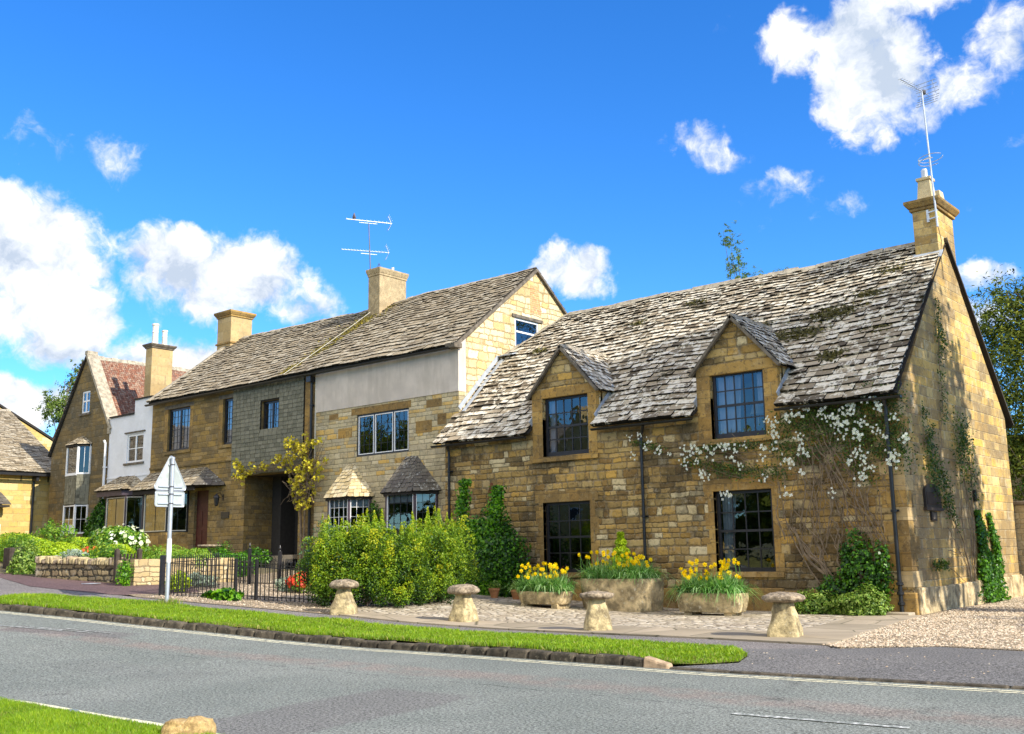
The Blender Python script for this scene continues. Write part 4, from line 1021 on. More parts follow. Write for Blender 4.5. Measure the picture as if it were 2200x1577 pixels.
# dormers
def dormer(D, Wn, seed):
    xl, xr, xa = D; zs, ze, zp = 3.95, 6.0, 7.24; mbd = MB()
    wall(mbd, 'x', Y1-.002, [(xl, zs), (xr, zs), (xr, ze), (xa, zp-.06), (xl, ze)], [Wn], .30, M['ashlar_pale'] if False else M['honey'])
    yr = lambda z: EY+(z-EZ)
    mbd.use(M['ashlar_pale'])
    for x, sgn in ((xl, -1), (xr, 1)):   # cheeks
        q = [(x, Y1+.29, 4.85), (x, yr(5.05)+.1, 4.85), (x, yr(ze)+.12, ze), (x, Y1+.29, ze)]
        mbd.poly(q if sgn > 0 else q[::-1]); x2 = x-sgn*.2
        q2 = [(x2, p[1], p[2]) for p in q]; mbd.poly(q2[::-1] if sgn > 0 else q2)
        mbd.poly([q[3], q[2], q2[2], q2[3]])
    d = mbd.build('dormer', cot)
    # ashlar jambs, lintel and sill
    m2 = MB().use(M['ashlar']); x0, x1, z0, z1 = Wn; p = Y1-.010
    m2.box(xl-.001, x0, p, Y1+.14, z0-.02, z1-.6); m2.box(x1, xr+.001, p, Y1+.14, z0+.02, z1-.7)
    m2.box(xl-.003, x0-.002, p-.001, Y1+.14, z1-.595, ze-.205); m2.box(x1+.002, xr+.003, p-.001, Y1+.14, z1-.695, ze-.205)
    m2.box(xl-.004, xr+.004, p-.003, Y1+.14, ze-.20, ze+.05); m2.box(x0+.001, x1-.001, p-.0015, Y1+.14, z1+.002, ze-.203)
    m2.box(xl-.05, xr+.05, Y1-.08, Y1+.13, z0-.15, z0-.022)
    m2.build('dormer_surround', d, bevel=.010)
    mr = MB(); ov = .13; dx = xr-xa; sl = (zp-ze)/dx; yf = Y1-.10
    for side in (1, -1):
        xe = xa+side*(dx+ov); zee = ze-ov*sl; S = Vector((-side*(dx+ov), 0, zp-zee)); SL = S.length; S.normalize()
        if side > 0:
            rg = lambda s, S=S, zee=zee: [(0, yr(zee+S.z*s)+.06-yf)]; P0 = (xe, yf, zee); U = (0, 1, 0)
        else:
            yF = 25.3; rg = lambda s, S=S, zee=zee, yF=yF: [(yF-yr(zee+S.z*s)-.06, yF-yf)]; P0 = (xe, yF, zee); U = (0, -1, 0)
        mr.use(M['board']); N_ = Vector(U).cross(S)
        b0 = [Vector((xe, yf+.02, zee)), Vector((xe, yr(zee), zee)), Vector((xa, yr(zp), zp)), Vector((xa, yf+.02, zp))]
        mr.poly([v-N_*.012 for v in b0]); mr.poly([v-N_*.05 for v in b0][::-1]); mr.poly([b0[0]-N_*.012, b0[3]-N_*.012, b0[3]-N_*.05, b0[0]-N_*.05])
        slates(mr, P0, U, S, rg, SL, .19, .12, .18, .36, th=.026, mat=M['slate'], seed=seed+side, rough=1.2, over=.03)
        # dark verge slates along the front edge
        mr.use(M['verge']); c = (Vector((xe, yf, zee))+Vector((xa, yf, zp)))/2-N_*.035
        mr.fbox(c, S, (0, 1, 0), N_, SL/2+.02, .05, .035)
    ridge_run(mr, (xa, yf-.02, zp+.02), (xa, yr(zp)+.05, zp+.02), w=.09, h=.05, L=.34, seed=seed, slope=.9)
    mr.build('dormer_roof', d)
    ml = MB().use(M['lead'])
    for x, sgn in ((xr, 1), (xl, -1)):
        ml.fbox((x+sgn*.02, 23.30, 5.56), (0, 1, 1), (1, 0, 0), (0, -1, 1), .66, .015, .085)
    build_split(ml, 'lead_flashing', d)
    return d
dormer(D1, W1, 50); dormer(D2, W2, 60)
for nm, (x0, x1, z0, z1), cols, rows, bot in (('sash_window', W1, 5, 2, .13), ('sash_window', W2, 5, 2, .13), ('sash_window', G1, 4, 2, .10), ('sash_window', G2, 4, 2, .10)):
    fr = Frame((x0+.02, Y1+.13, z0), (1, 0, 0), (0, -1, 0)); w, h = x1-x0-.04, z1-z0
    o = glaze(cot, fr, w, h, M['black'], nm, cols, rows, fw=.075, bw=.031, rails=(.50,), bottom=bot)
    if z0 < 2: surround(o, x0, x1, z0, z1, Y1, seed=int(x0*10) & 255, sill=True)
    if (x0, z0) == (W2[0], W2[2]):
        curtain(o, fr, .08, .50*w, .1, h-.08, d=.14, gather=.15); curtain(o, fr, w*.99, w*.80, h*.45, h-.08, d=.14, gather=.0)
        m = MB().use(M['shade']); c = fr.o+fr.u*w*.68+Vector((0, .45, h*.36)); m.lathe(c, [(.20, 0), (.11, .26)], 14, cap=False); m.tube([c-Vector((0, 0, .3)), c+Vector((0, 0, .1))], .02); m.build('table_lamp', o, smooth=True)
    elif (x0, z0) == (W1[0], W1[2]):
        curtain(o, fr, .07, .20*w, .1, h-.08, d=.15, gather=.3); curtain(o, fr, w*.99, w*.86, .1, h-.08, d=.15, gather=.0)
    elif (x0, z0) == (G2[0], G2[2]):
        curtain(o, fr, .08, .30*w, .1, h-.08, d=.14, gather=.4, mat=M['blind'])
gutter(cot, -22.5, D1[0]-.05, EY-.02, 4.74); gutter(cot, D1[1]+.02, D2[0]-.02, EY-.02, 4.74); gutter(cot, D2[1]+.02, -8.0, EY-.02, 4.74)
downpipe(cot, -14.95, Y1, .52, 4.70, r=.042, clips=(4.2, 2.3, .7), swan=.16)
downpipe(cot, -8.42, Y1-.03, .04, 4.70, r=.046, clips=(3.9, 2.2), knob=(.2, .42, .62))
downpipe(cot, -21.95, Y1, .4, 4.70, r=.042, clips=(3.9, 2.2), knob=(1.3,))
# chimney
ch = chimney(cot, -8.76, X1+.004, 26.72, 28.1, 7.9, 10.12, M['gable'], cap=.27, over=.16, capmat=M['ashlar'])
mb = MB().use(M['potg']); c = (-8.45, 27.05)
mb.hexa([(c[0]-.20, c[1]-.20, 10.392), (c[0]+.20, c[1]-.20, 10.392), (c[0]+.20, c[1]+.20, 10.392), (c[0]-.20, c[1]+.20, 10.392), (c[0]-.15, c[1]-.15, 10.98), (c[0]+.15, c[1]-.15, 10.98), (c[0]+.15, c[1]+.15, 10.98), (c[0]-.15, c[1]+.15, 10.98)])
mb.box(c[0]-.19, c[0]+.19, c[1]-.19, c[1]+.19, 10.981, 11.06); mb.build('chimney_pot', ch, bevel=.01)
mb = MB().use(M['galv']); mb.lathe((c[0], c[1]-.02, 11.06), [(.085, 0), (.085, .22), (.07, .26), (.0, .27)], 14); mb.build('flue_cowl', ch)
mb = MB().use(M['potg']); mb.hexa([(-8.62, 27.5, 10.392), (-8.22, 27.5, 10.392), (-8.22, 27.9, 10.392), (-8.62, 27.9, 10.392), (-8.57, 27.55, 10.85), (-8.27, 27.55, 10.85), (-8.27, 27.85, 10.85), (-8.57, 27.85, 10.85)]); mb.build('chimney_pot', ch, bevel=.01)

# ================================================================== MIDDLE HOUSE (rendered upper storey)
Y2, X2, XM, X3 = 23.6, -22.25, -29.36, -40.4
E2Y, E2Z, R2Y, R2Z = 23.35, 8.06, 27.6, 11.40
SL2 = Vector((0, R2Y-E2Y, R2Z-E2Z)); L2 = SL2.length; S2 = SL2.normalized()
mid = thing('rendered_house', 'tall middle house with grey rendered upper wall and two slated bay windows', 'house', (-25.8, Y2, g(-25.8)))
WT = (-27.12, -24.52, 4.80, 6.25)
B1o, B2o = (-28.45, -26.35), (-25.55, -23.2)
bz0, bz1 = 1.75, 3.42
mb = MB(); wall(mb, 'x', Y2, [(XM, 0), (X2, 0), (X2, 6.55), (XM, 6.55)], [WT, (B1o[0], B1o[1], bz0, bz1), (B2o[0], B2o[1], bz0, bz1)], .35, M['grey']); mb.build('front_wall', mid)
mb = MB().use(M['render']); wall(mb, 'x', Y2-.025, [(XM+.03, 6.552), (X2+.012, 6.552), (X2+.012, 8.30), (XM+.03, 8.30)], [], .36, M['render']); mb.build('rendered_wall', mid)
GW = (26.42, 27.72, 8.25, 9.42)
mb = MB(); wall(mb, 'y', X2, [(Y2+.36, 0), (31.6, 0), (31.6, 8.1), (R2Y, R2Z-.10), (Y2+.36, 8.28)], [GW], .35, M['light']); mb.build('gable_wall', mid)
mb = MB().use(M['brickred']); mb.hexa([(X2-.05, 27.25, 9.72), (X2+.006, 27.25, 9.72), (X2+.006, 27.9, 9.72), (X2-.05, 27.9, 9.72), (X2-.05, 27.3, 10.75), (X2+.006, 27.3, 10.75), (X2+.006, 27.72, 10.75), (X2-.05, 27.72, 10.75)]); mb.build('brick_patch', mid)
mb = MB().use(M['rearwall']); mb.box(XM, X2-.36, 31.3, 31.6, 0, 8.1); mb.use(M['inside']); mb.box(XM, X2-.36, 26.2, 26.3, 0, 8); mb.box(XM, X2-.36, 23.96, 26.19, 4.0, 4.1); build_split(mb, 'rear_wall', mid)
# gable window (white)
fr = Frame((X2-.03, GW[0], GW[2]), (0, 1, 0), (1, 0, 0)); o = glaze(mid, fr, GW[1]-GW[0], GW[3]-GW[2], M['whitewood'], 'gable_window', 1, 1, fw=.075, rails=(.60,), depth=.06)
mb = MB().use(M['verge']); mb.box(X2-.05, X2+.05, GW[0]-.16, GW[1]+.18, GW[3]+.003, GW[3]+.11); mb.build('lintel', o)
# triple casement
fr = Frame((WT[0], Y2+.05, WT[2]), (1, 0, 0), (0, -1, 0)); o = glaze(mid, fr, WT[1]-WT[0], WT[3]-WT[2], M['black'], 'casement_window', 3, 4, fw=.06, bw=.012, mulls=(.335, .70), inner=M['whitewood'], bmat=M['black'])
mb = MB().use(M['ashlar']); mb.box(WT[0]-.28, WT[1]+.1, Y2-.008, Y2+.1, WT[3]+.003, WT[3]+.24); mb.build('lintel', o, bevel=.006)
mb = MB().use(M['ashlar'])
for (a, b, c, d) in ((-28.1, -27.35, 5.5, 5.85), (-24.2, -23.45, 5.35, 5.75), (-28.6, -28.1, 6.2, 6.4), (-23.7, -23.0, 6.15, 6.4), (-23.2, -22.8, 5.55, 5.9), (-25.2, -24.6, 4.45, 4.62)): mb.box(a, b, Y2-.006, Y2+.05, c, d)
build_split(mb, 'ochre_stone', mid, bevel=.006)

def bay(parent, xl, xr, Y, d, zg, z0, z1, zt, seed, frame, inner, cols=4, rows=5, slmat=None, wallmat=None, ov=.16, topw=.35, blind=True, bmat=None, rdep=None):
    a, b, c, e = (xl, Y), (xl+d, Y-d), (xr-d, Y-d), (xr, Y)
    mb = MB().use(wallmat)
    for p, q in ((a, b), (b, c), (c, e)):
        v = Vector((q[0]-p[0], q[1]-p[1], 0)).normalized(); n = Vector((v.y, -v.x, 0)); 
        mb.hexa([(p[0], p[1], zg-.2), (q[0], q[1], zg-.2), (q[0]-n.x*.14, q[1]-n.y*.14, zg-.2), (p[0]-n.x*.14, p[1]-n.y*.14, zg-.2), (p[0], p[1], z0), (q[0], q[1], z0), (q[0]-n.x*.14, q[1]-n.y*.14, z0), (p[0]-n.x*.14, p[1]-n.y*.14, z0)])
    o = mb.build('bay_window', parent)
    mb = MB().use(frame)
    for p in (b, c): mb.lathe((p[0], p[1]+.02, z0), [(.05, 0), (.05, z1-z0)], 8)
    mb.box(xl-.02, xl+.05, Y-.06, Y+.02, z0, z1); mb.box(xr-.05, xr+.02, Y-.06, Y+.02, z0, z1); build_split(mb, 'bay_post', o)
    for k, (p, q) in enumerate(((a, b), (b, c), (c, e))):
        v = Vector((q[0]-p[0], q[1]-p[1], 0)); n = Vector((v.y, -v.x, 0)).normalized()
        fr = Frame((p[0], p[1], z0), v, n); wo = glaze(o, fr, v.length, z1-z0, frame, 'casement', cols if k == 1 else max(2, cols-1), rows, fw=.045, bw=.014, inner=inner, bmat=bmat or M['black'])
        
        if blind:
            mb = MB().use(M['blind']); fr.box(mb, .06, v.length-.06, (z1-z0)*.80, (z1-z0)*.97, -.10, -.09); 
            # kept inside the casement as a roller blind
            bo = mb.build('roller_blind', o)
    # roof
    k = ov; zi = z1+.02; mb = MB()
    A, B = Vector((xl+d-k*.5, Y-d-k, zi-.03)), Vector((xr-d+k*.5, Y-d-k, zi-.03)); A0, B0 = Vector((xl-k*1.2, Y, zi-.03)), Vector((xr+k*1.2, Y, zi-.03))
    xm = (xl+xr)/2; T0, T1 = Vector((xm-topw/2, Y-.02, zt)), Vector((xm+topw/2, Y-.02, zt))
    sm = slmat
    slate_quad(mb, A, B, T0, T1, .16, .12, .16, .30, mat=sm, seed=seed); slate_quad(mb, B, B0, T1, T1+Vector((.001, .02, 0)), .16, .12, .16, .30, mat=sm, seed=seed+1); slate_quad(mb, A0, A, T0-Vector((.001, -.02, 0)), T0, .16, .12, .16, .30, mat=sm, seed=seed+2)
    mb.use(M['board']); mb.poly([A0, A, B, B0][::-1])
    mb.build('bay_roof', o)
    mb = MB().use(M['board']); 
    for p, q in ((A0, A), (A, B), (B, B0)):
        mb.beam((p*.9+Vector((xm, Y, zi-.03))*.1)-Vector((0, 0, .05)), (q*.9+Vector((xm, Y, zi-.03))*.1)-Vector((0, 0, .05)), .06, .09)
    build_split(mb, 'fascia_board', o)
    return o
bay(mid, B1o[0], B1o[1], Y2, .52, g(-27), bz0, 3.42, 4.52, 70, M['purplewood'], M['whitewood'], slmat=M['slate_pale'], wallmat=M['grey'], bmat=M['whitewood'])
bay(mid, B2o[0], B2o[1], Y2, .52, g(-24), bz0, 3.45, 4.60, 80, M['purplewood'], M['whitewood'], slmat=M['slate_dark'], wallmat=M['grey'], topw=.5)

# roof
def w2(p): return Vector((p.x, p.y, p.z+.03*math.sin(p.x*.6)+.015*math.sin(p.x*2.3+p.y)-.10*math.exp(-((p.x+31)/2.6)**2)*max(0, (p.z-8)/3.4)))
mb = MB(); solid_roof_base(mb, [[(XM, E2Y+.25, E2Z+.10), (X2+.02, E2Y+.25, E2Z+.10), (X2+.02, R2Y, R2Z-.1), (XM, R2Y, R2Z-.1)], [(X2+.02, 31.9, E2Z), (XM, 31.9, E2Z), (XM, R2Y, R2Z-.1), (X2+.02, R2Y, R2Z-.1)]])
mb.hexa([(XM, E2Y+.05, E2Z-.06), (X2+.03, E2Y+.05, E2Z-.06), (X2+.03, Y2, E2Z-.06), (XM, Y2, E2Z-.06), (XM, E2Y+.03, E2Z), (X2+.03, E2Y+.03, E2Z), (X2+.03, Y2, E2Z+.15), (XM, Y2, E2Z+.15)])
def rg2(s):
    y = E2Y+S2.y*s; return [(0, X2+.06-XM)] if not (y > 26.9) else [(.0 if y < 26.9 else 0, X2+.06-XM)]
slates(mb, (XM, E2Y, E2Z), (1, 0, 0), S2, rg2, L2, .27, .19, .28, .5, th=.048, mat=M['slate2'], seed=31, warp=w2, over=.04)
slates(mb, (X2+.06, 31.85, E2Z), (-1, 0, 0), (0, -S2.y, S2.z), lambda s: [(0, .6)], L2, .27, .17, .28, .5, th=.03, mat=M['slate2'], seed=33)
roof2 = mb.build('roof', mid)
mb = MB().use(M['verge']); n2 = Vector((0, -S2.z, S2.y)); c = Vector((X2+.05, (E2Y+R2Y)/2, (E2Z+R2Z)/2))
mb.fbox(c-n2*.07, S2, (1, 0, 0), n2, L2/2-.03, .07, .05); n3 = Vector((0, S2.z, S2.y)); mb.fbox(Vector((X2+.05, R2Y*2-(E2Y+R2Y)/2, (E2Z+R2Z)/2))-n3*.07, (0, S2.y, -S2.z), (1, 0, 0), n3, L2/2-.03, .06, .04)
mb.box(X2-.30, X2+.12, E2Y-.06, Y2+.05, 7.93, 8.09); mb.build('verge', roof2, bevel=.01)
mb = MB()
for i in range(8):
    a = XM+.0+i*(X2+.05-XM)/8; b = XM+(i+1)*(X2+.05-XM)/8
    if b < -29.3 or a < -29.5: continue
    ridge_run(mb, (a, R2Y, w2(Vector((a, R2Y, R2Z))).z+.01), (b, R2Y, w2(Vector((b, R2Y, R2Z))).z+.01), w=.14, h=.06, L=.5, seed=i+70, slope=.7)
mb.build('ridge_stones', roof2)
gutter(mid, XM-.05, X2-.15, E2Y-.03, 7.96, r=.075)
ch = chimney(mid, -30.25, -29.58, 26.85, 28.3, 10.3, 12.42, M['cement'], cap=.30, over=.08, capmat=M['cement'])
mb = MB().use(M['galv']); mb.lathe((-29.85, 27.8, 12.72), [(.07, 0), (.07, .22), (.0, .23)], 12)
mb.build('flue', ch)
mb = MB().use(M['darkmetal'])
for k in range(4): a = k*1.57+.4; mb.tube([(-29.9+.14*math.cos(a), 27.1+.14*math.sin(a), 12.72), (-29.9, 27.1, 13.0)], .008, 4)
mb.build('flue_cowl', ch)
mb = MB().use(M['palewood']); mb.box(XM+.002, XM+.03, Y2-.04, Y2-.001, 4.2, 8.0); mb.build('render_edge', mid)

# ================================================================== BROWN STONE HOUSE (long roof, slate hung wall)
h3 = thing('brown_stone_house', 'brown stone house with slate hung upper wall, leaded windows and dark recessed porch', 'house', (-35, Y2, g(-35)))
V3, V4, V5 = (-39.15, -37.50, 5.87, 7.66), (-35.16, -34.40, 5.85, 7.68), (-32.60, -31.45, 6.15, 7.30)
PO = (-33.55, -30.25, 1.05, 4.52); DO = (-36.92, -35.95, 1.55, 4.12); BW = (-40.1, -37.5, 2.5, 4.1)
mb = MB(); wall(mb, 'x', Y2, [(X3, 0), (XM, 0), (XM, 8.15), (X3, 8.15)], [V3, V4, V5, PO, DO, BW], .35, M['h3']); mb.build('front_wall', h3)
mb = MB(); wall(mb, 'y', X3+.36, [(Y2+.36, 0), (31.6, 0), (31.6, 8.1), (R2Y, R2Z-.12), (Y2+.36, 8.26)], [], .35, M['h3']); mb.use(M['rearwall']); mb.box(X3, XM, 31.3, 31.6, 0, 8.1)
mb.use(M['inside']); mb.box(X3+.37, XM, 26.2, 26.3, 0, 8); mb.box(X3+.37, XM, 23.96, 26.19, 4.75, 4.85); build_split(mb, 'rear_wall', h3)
# porch recess, its deep shade painted in as a near-black lining colour
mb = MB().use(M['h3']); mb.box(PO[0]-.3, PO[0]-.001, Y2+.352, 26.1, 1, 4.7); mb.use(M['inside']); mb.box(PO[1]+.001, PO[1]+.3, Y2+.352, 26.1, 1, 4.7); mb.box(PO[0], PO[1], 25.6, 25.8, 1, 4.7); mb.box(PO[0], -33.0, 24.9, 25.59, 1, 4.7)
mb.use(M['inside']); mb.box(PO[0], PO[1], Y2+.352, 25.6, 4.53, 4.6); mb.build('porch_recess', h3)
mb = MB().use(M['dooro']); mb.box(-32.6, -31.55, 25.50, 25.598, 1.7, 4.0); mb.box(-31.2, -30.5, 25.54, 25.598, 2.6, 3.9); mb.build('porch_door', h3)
for k in range(3):
    mb = MB().use(M['flag']); mb.box(-33.2, -30.5, Y2-.62+.3*k, Y2+.1+.3*k if k < 2 else 25.5, g(-32)-.1, g(-32)+.13*(k+1)); mb.build('porch_step', h3, bevel=.015)
# slate hanging
mb = MB().use(M['board']); wall(mb, 'x', Y2-.03, [(-34.38, 4.62), (-29.98, 4.62), (-29.98, 7.98), (-34.38, 7.98)], [V5], .028, M['board'])
def rgs(s):
    z = 4.58+s; a, b = 0, 4.42
    if V5[2]-.05 < z < V5[3]+.04: return [(0, V5[0]+34.4), (V5[1]+34.4, b)]
    return [(a, b)]
slates(mb, (-34.4, Y2-.034, 4.58), (1, 0, 0), (0, 0, 1), rgs, 3.42, .155, .155, .30, .38, th=.034, mat=M['slate_grey'], seed=90, rough=.12)
mb.build('slate_hanging', h3)
mb = MB().use(M['ashlar']); mb.box(-29.95, -29.62, Y2-.03, Y2-.001, 4.3, 8.05); mb.build('pilaster', h3, bevel=.006)
mb = MB().use(M['h3']); mb.box(X3, -34.42, Y2-.05, Y2-.001, 5.16, 5.27); mb.build('string_course', h3, bevel=.01)
for nm, (x0, x1, z0, z1), mulls, cols, rows in (('casement_window', V3, (.5,), 3, 6), ('casement_window', V4, (), 3, 7), ('casement_window', V5, (.5,), 3, 4)):
    fr = Frame((x0, Y2+.10, z0), (1, 0, 0), (0, -1, 0)); w = x1-x0
    o = glaze(h3, fr, w, z1-z0, M['black'], nm, cols, rows, fw=.085, bw=.016, mulls=mulls)
    for a, b in ((.12*w, .42*w), (.58*w, .9*w)) if mulls else ((.1*w, .9*w),): curtain(o, fr, a, b, .1, z1-z0-.08, d=.12, n=14)
    if x0 < -34:
        m = MB().use(M['h3']); m.box(x0-.15, x1+.15, Y2-.05, Y2+.09, z0-.14, z0-.004); m.build('sill', o, bevel=.01)
        m = MB().use(M['verge']); m.box(x0-.3, x1+.25, Y2-.012, Y2+.09, z1+.003, z1+.16); m.build('lintel', o, bevel=.01)
        m = MB().use(M['ashlar']); m.box(x0-.26, x0-.001, Y2-.006, Y2+.09, z0, z1); m.box(x1+.001, x1+.24, Y2-.006, Y2+.09, z0, z1); build_split(m, 'jamb_stone', o)
o = bay(h3, -40.32, -37.35, Y2, .60, g(-39), 2.5, 4.16, 4.24, 120, M['black'], M['palewood'], cols=2, rows=1, slmat=M['slate2'], wallmat=M['ashlar'], ov=.02, topw=2.0, blind=False)
mb = MB()
A, B, C0, T0, T1 = (-40.42, 22.72, 4.26), (-35.75, 22.72, 4.26), (-34.75, 23.58, 4.24), (-40.3, 23.58, 5.02), (-36.15, 23.58, 5.02)
slate_quad(mb, A, B, T0, T1, .20, .16, .2, .38, mat=M['slate2'], seed=130); slate_quad(mb, B, C0, T1, (-36.149, 23.585, 5.02), .20, .16, .2, .38, mat=M['slate_dark'], seed=131)
mb.use(M['board']); mb.poly([A, (A[0], 23.58, 4.2), C0, B]); mb.build('porch_roof', h3)
mb = MB().use(M['board']); mb.beam((-40.35, 22.84, 4.16), (-35.8, 22.84, 4.16), .06, .16); mb.build('fascia', h3)
mb = MB().use(M['door']); mb.box(DO[0], DO[1], Y2+.12, Y2+.18, DO[2]+.05, DO[3])
for a, b in ((0.1, .42), (.54, .87)):
    for c, d in ((.25, 1.0), (1.15, 1.75)): mb.box(DO[0]+a, DO[0]+b, Y2+.105, Y2+.119, DO[2]+c, DO[2]+d)
o = mb.build('front_door', h3); m = MB().use(M['ashlar']); m.box(DO[0]-.2, DO[1]+.2, Y2-.25, Y2+.1, DO[2]-.3, DO[2]+.045); m.build('doorstep', o, bevel=.015)
# roof
mb = MB(); solid_roof_base(mb, [[(X3, E2Y+.25, E2Z+.10), (XM, E2Y+.25, E2Z+.10), (XM, R2Y, R2Z-.1), (X3+.5, R2Y, R2Z-.1)], [(XM, 31.9, E2Z), (X3, 31.9, E2Z), (X3+.5, R2Y, R2Z-.1), (XM, R2Y, R2Z-.1)]])
mb.hexa([(X3, E2Y+.05, E2Z-.06), (XM, E2Y+.05, E2Z-.06), (XM, Y2, E2Z-.06), (X3, Y2, E2Z-.06), (X3, E2Y+.03, E2Z), (XM, E2Y+.03, E2Z), (XM, Y2, E2Z+.15), (X3, Y2, E2Z+.15)])
slates(mb, (X3-.05, E2Y, E2Z), (1, 0, 0), S2, lambda s: [(0, XM-X3+.05 - (0.0))], L2, .27, .19, .28, .5, th=.048, mat=M['slate2'], seed=131, warp=w2, over=.04)
roof3 = mb.build('roof', h3)
mb = MB()
for i in range(12):
    a = X3+.5+i*(XM-X3-.5)/12; b = X3+.5+(i+1)*(XM-X3-.5)/12
    ridge_run(mb, (a, R2Y, w2(Vector((a, R2Y, R2Z))).z+.01), (b, R2Y, w2(Vector((b, R2Y, R2Z))).z+.01), w=.14, h=.06, L=.5, seed=i+170, slope=.7)
mb.build('ridge_stones', roof3)
mb = MB().use(M['ridge']); c = Vector((X3+.08, (E2Y+R2Y)/2, (E2Z+R2Z)/2)); mb.fbox(c+n2*.05, S2, (1, 0, 0), n2, L2/2, .16, .05); mb.build('verge_coping', roof3, bevel=.015)
# yellow moss streak running down the roof near the joint with the middle house, and a thin cable
P = []; r = np.random.default_rng(8)
for _ in range(2600):
    s = r.uniform(.1, L2-.3); x = -30.0-1.15*(1-s/L2)+abs(r.normal(0, .12+.55*(s/L2)))*(1 if r.random() < .72 else -1); 
    p = w2(Vector((x, E2Y+S2.y*s, E2Z+S2.z*s)))+n2*.055; 
    if mnoise.noise((p.x*3, p.y*3, 4)) > -.08: P.append(p)
leaves('moss', P, .08, M['l_moss'], roof3, normal=np.array(n2), aspect=.9)
mb = MB().use(M['palewood']); a = Vector((-30.1, 26.9, 10.95))+n2*.05; b = Vector((-30.9, E2Y, E2Z))+n2*.09
mb.tube([a.lerp(b, t)+Vector((0, 0, -.03*math.sin(t*3.1))) for t in np.linspace(0, 1, 9)], .009, 5); mb.build('cable', roof3)
gutter(h3, X3-.1, XM+.0, E2Y-.03, 7.97, r=.075)
downpipe(h3, -29.50, Y2, 1.3, 7.93, r=.05, clips=(6.8, 5.2), swan=None)
mb = MB().use(M['gutter']); mb.box(-29.62, -29.38, Y2-.26, Y2-.04, 7.68, 7.88); mb.build('hopper_head', h3)
chimney(h3, -40.9, -39.82, 27.0, 28.15, 9.6, 12.42, M['ashlar_pale'], cap=.28, over=.14, capmat=M['ashlar'], bands=((11.15, .06, .08),))
# lantern and name plate
t_ = thing('wall_lantern', 'black iron lantern on a bracket beside the dark red door', 'lantern', (-34.95, Y2, 3.7))
mb = MB().use(M['black']); c = (-34.95, Y2-.30); mb.lathe((c[0], c[1], 3.42), [(.03, 0), (.07, .04), (.11, .32), (.13, .33), (.10, .40), (.03, .47), (.0, .5)], 6); mb.build('lamp_housing', t_)
mb = MB().use(M['black']); mb.tube([(c[0], Y2-.01, 3.78), (c[0], Y2-.15, 3.95), (c[0], c[1], 3.9)], .014, 6); mb.box(c[0]-.05, c[0]+.05, Y2-.02, Y2-.001, 3.66, 3.9); mb.build('bracket', t_)
mb = MB().use(M['black']); mb.box(-35.02, -34.5, Y2-.03, Y2-.002, 2.95, 3.2); t_ = mb.build('name_plate', bevel=.005); tag(t_, 'small dark rectangular name plate on the wall below the lantern', 'plaque')

# ================================================================== WHITE HOUSE
XW0, XW1 = -44.0, -40.42
wh = thing('white_house', 'narrow white limewashed house with stepped parapet between the gabled house and brown house', 'house', (-42, Y2, g(-42)))
WW = (-42.42, -41.05, 5.60, 6.86)
mb = MB(); wall(mb, 'x', Y2+.01, [(XW0, 0), (XW1, 0), (XW1, 8.36), (-41.9, 8.36), (-41.9, 7.74), (XW0, 7.74)], [WW, (-42.9, -41.1, 2.3, 4.0)], .30, M['white']); mb.build('front_wall', wh)
mb = MB().use(M['board']); mb.box(-41.93, XW1, Y2-.05, Y2+.32, 8.362, 8.42); mb.box(XW0+.02, -41.905, Y2-.06, Y2+.32, 7.742, 7.81); mb.build('parapet_capping', wh)
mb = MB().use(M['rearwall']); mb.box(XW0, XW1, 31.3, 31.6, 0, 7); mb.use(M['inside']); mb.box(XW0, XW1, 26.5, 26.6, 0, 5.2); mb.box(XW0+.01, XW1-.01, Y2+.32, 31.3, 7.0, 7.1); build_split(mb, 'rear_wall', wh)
mb = MB().use(M['white']); mb.box(XW0+.01, XW1, Y2-.02, Y2+.009, 4.98, 5.04); mb.build('string_course', wh)
fr = Frame((WW[0], Y2+.06, WW[2]), (1, 0, 0), (0, -1, 0)); o = glaze(wh, fr, WW[1]-WW[0], WW[3]-WW[2], M['whitewood'], 'casement_window', 1, 2, fw=.09, bw=.04, mulls=(.5,))
m = MB().use(M['verge']); m.box(WW[0]-.14, WW[1]+.12, Y2-.06, Y2+.05, WW[2]-.09, WW[2]-.003); m.build('sill', o); m = MB().use(M['verge']); m.box(WW[0]-.18, WW[1]+.12, Y2-.04, Y2+.05, WW[3]+.05, WW[3]+.11); m.build('drip_mould', o)
bay(wh, -43.45, -40.75, Y2, .55, g(-42), 2.2, 4.12, 4.16, 140, M['purplewood'], M['palewood'], cols=2, rows=1, slmat=M['slate2'], wallmat=M['h3'], ov=.02, topw=1.6, blind=False)
mb = MB()
A, B, C0, T0, T1, A0 = (-43.6, 22.8, 4.40), (-41.3, 22.8, 4.38), (-40.45, 23.59, 4.38), (-42.9, 23.59, 5.0), (-41.6, 23.59, 5.02), (-44.35, 23.59, 4.36)
slate_quad(mb, A, B, T0, T1, .18, .15, .2, .34, mat=M['slate2'], seed=150); slate_quad(mb, B, C0, T1, (-41.599, 23.595, 5.02), .18, .15, .2, .34, mat=M['slate2'], seed=151); slate_quad(mb, A0, A, (-42.901, 23.595, 5.0), T0, .18, .15, .2, .34, mat=M['slate2'], seed=152)
mb.use(M['board']); mb.poly([A0, C0, B, A]); mb.build('bay_roof', wh)
mb = MB().use(M['purplewood']); mb.beam((-43.5, 22.93, 4.25), (-41.4, 22.93, 4.25), .06, .22); mb.beam((-41.4, 22.93, 4.25), (-40.7, 23.56, 4.25), .06, .22); mb.build('fascia', wh)
ch = chimney(wh, -42.68, -42.14, 24.45, 25.5, 8.55, 10.9, M['ashlar_pale'], cap=.20, over=.13, capmat=M['verge'])
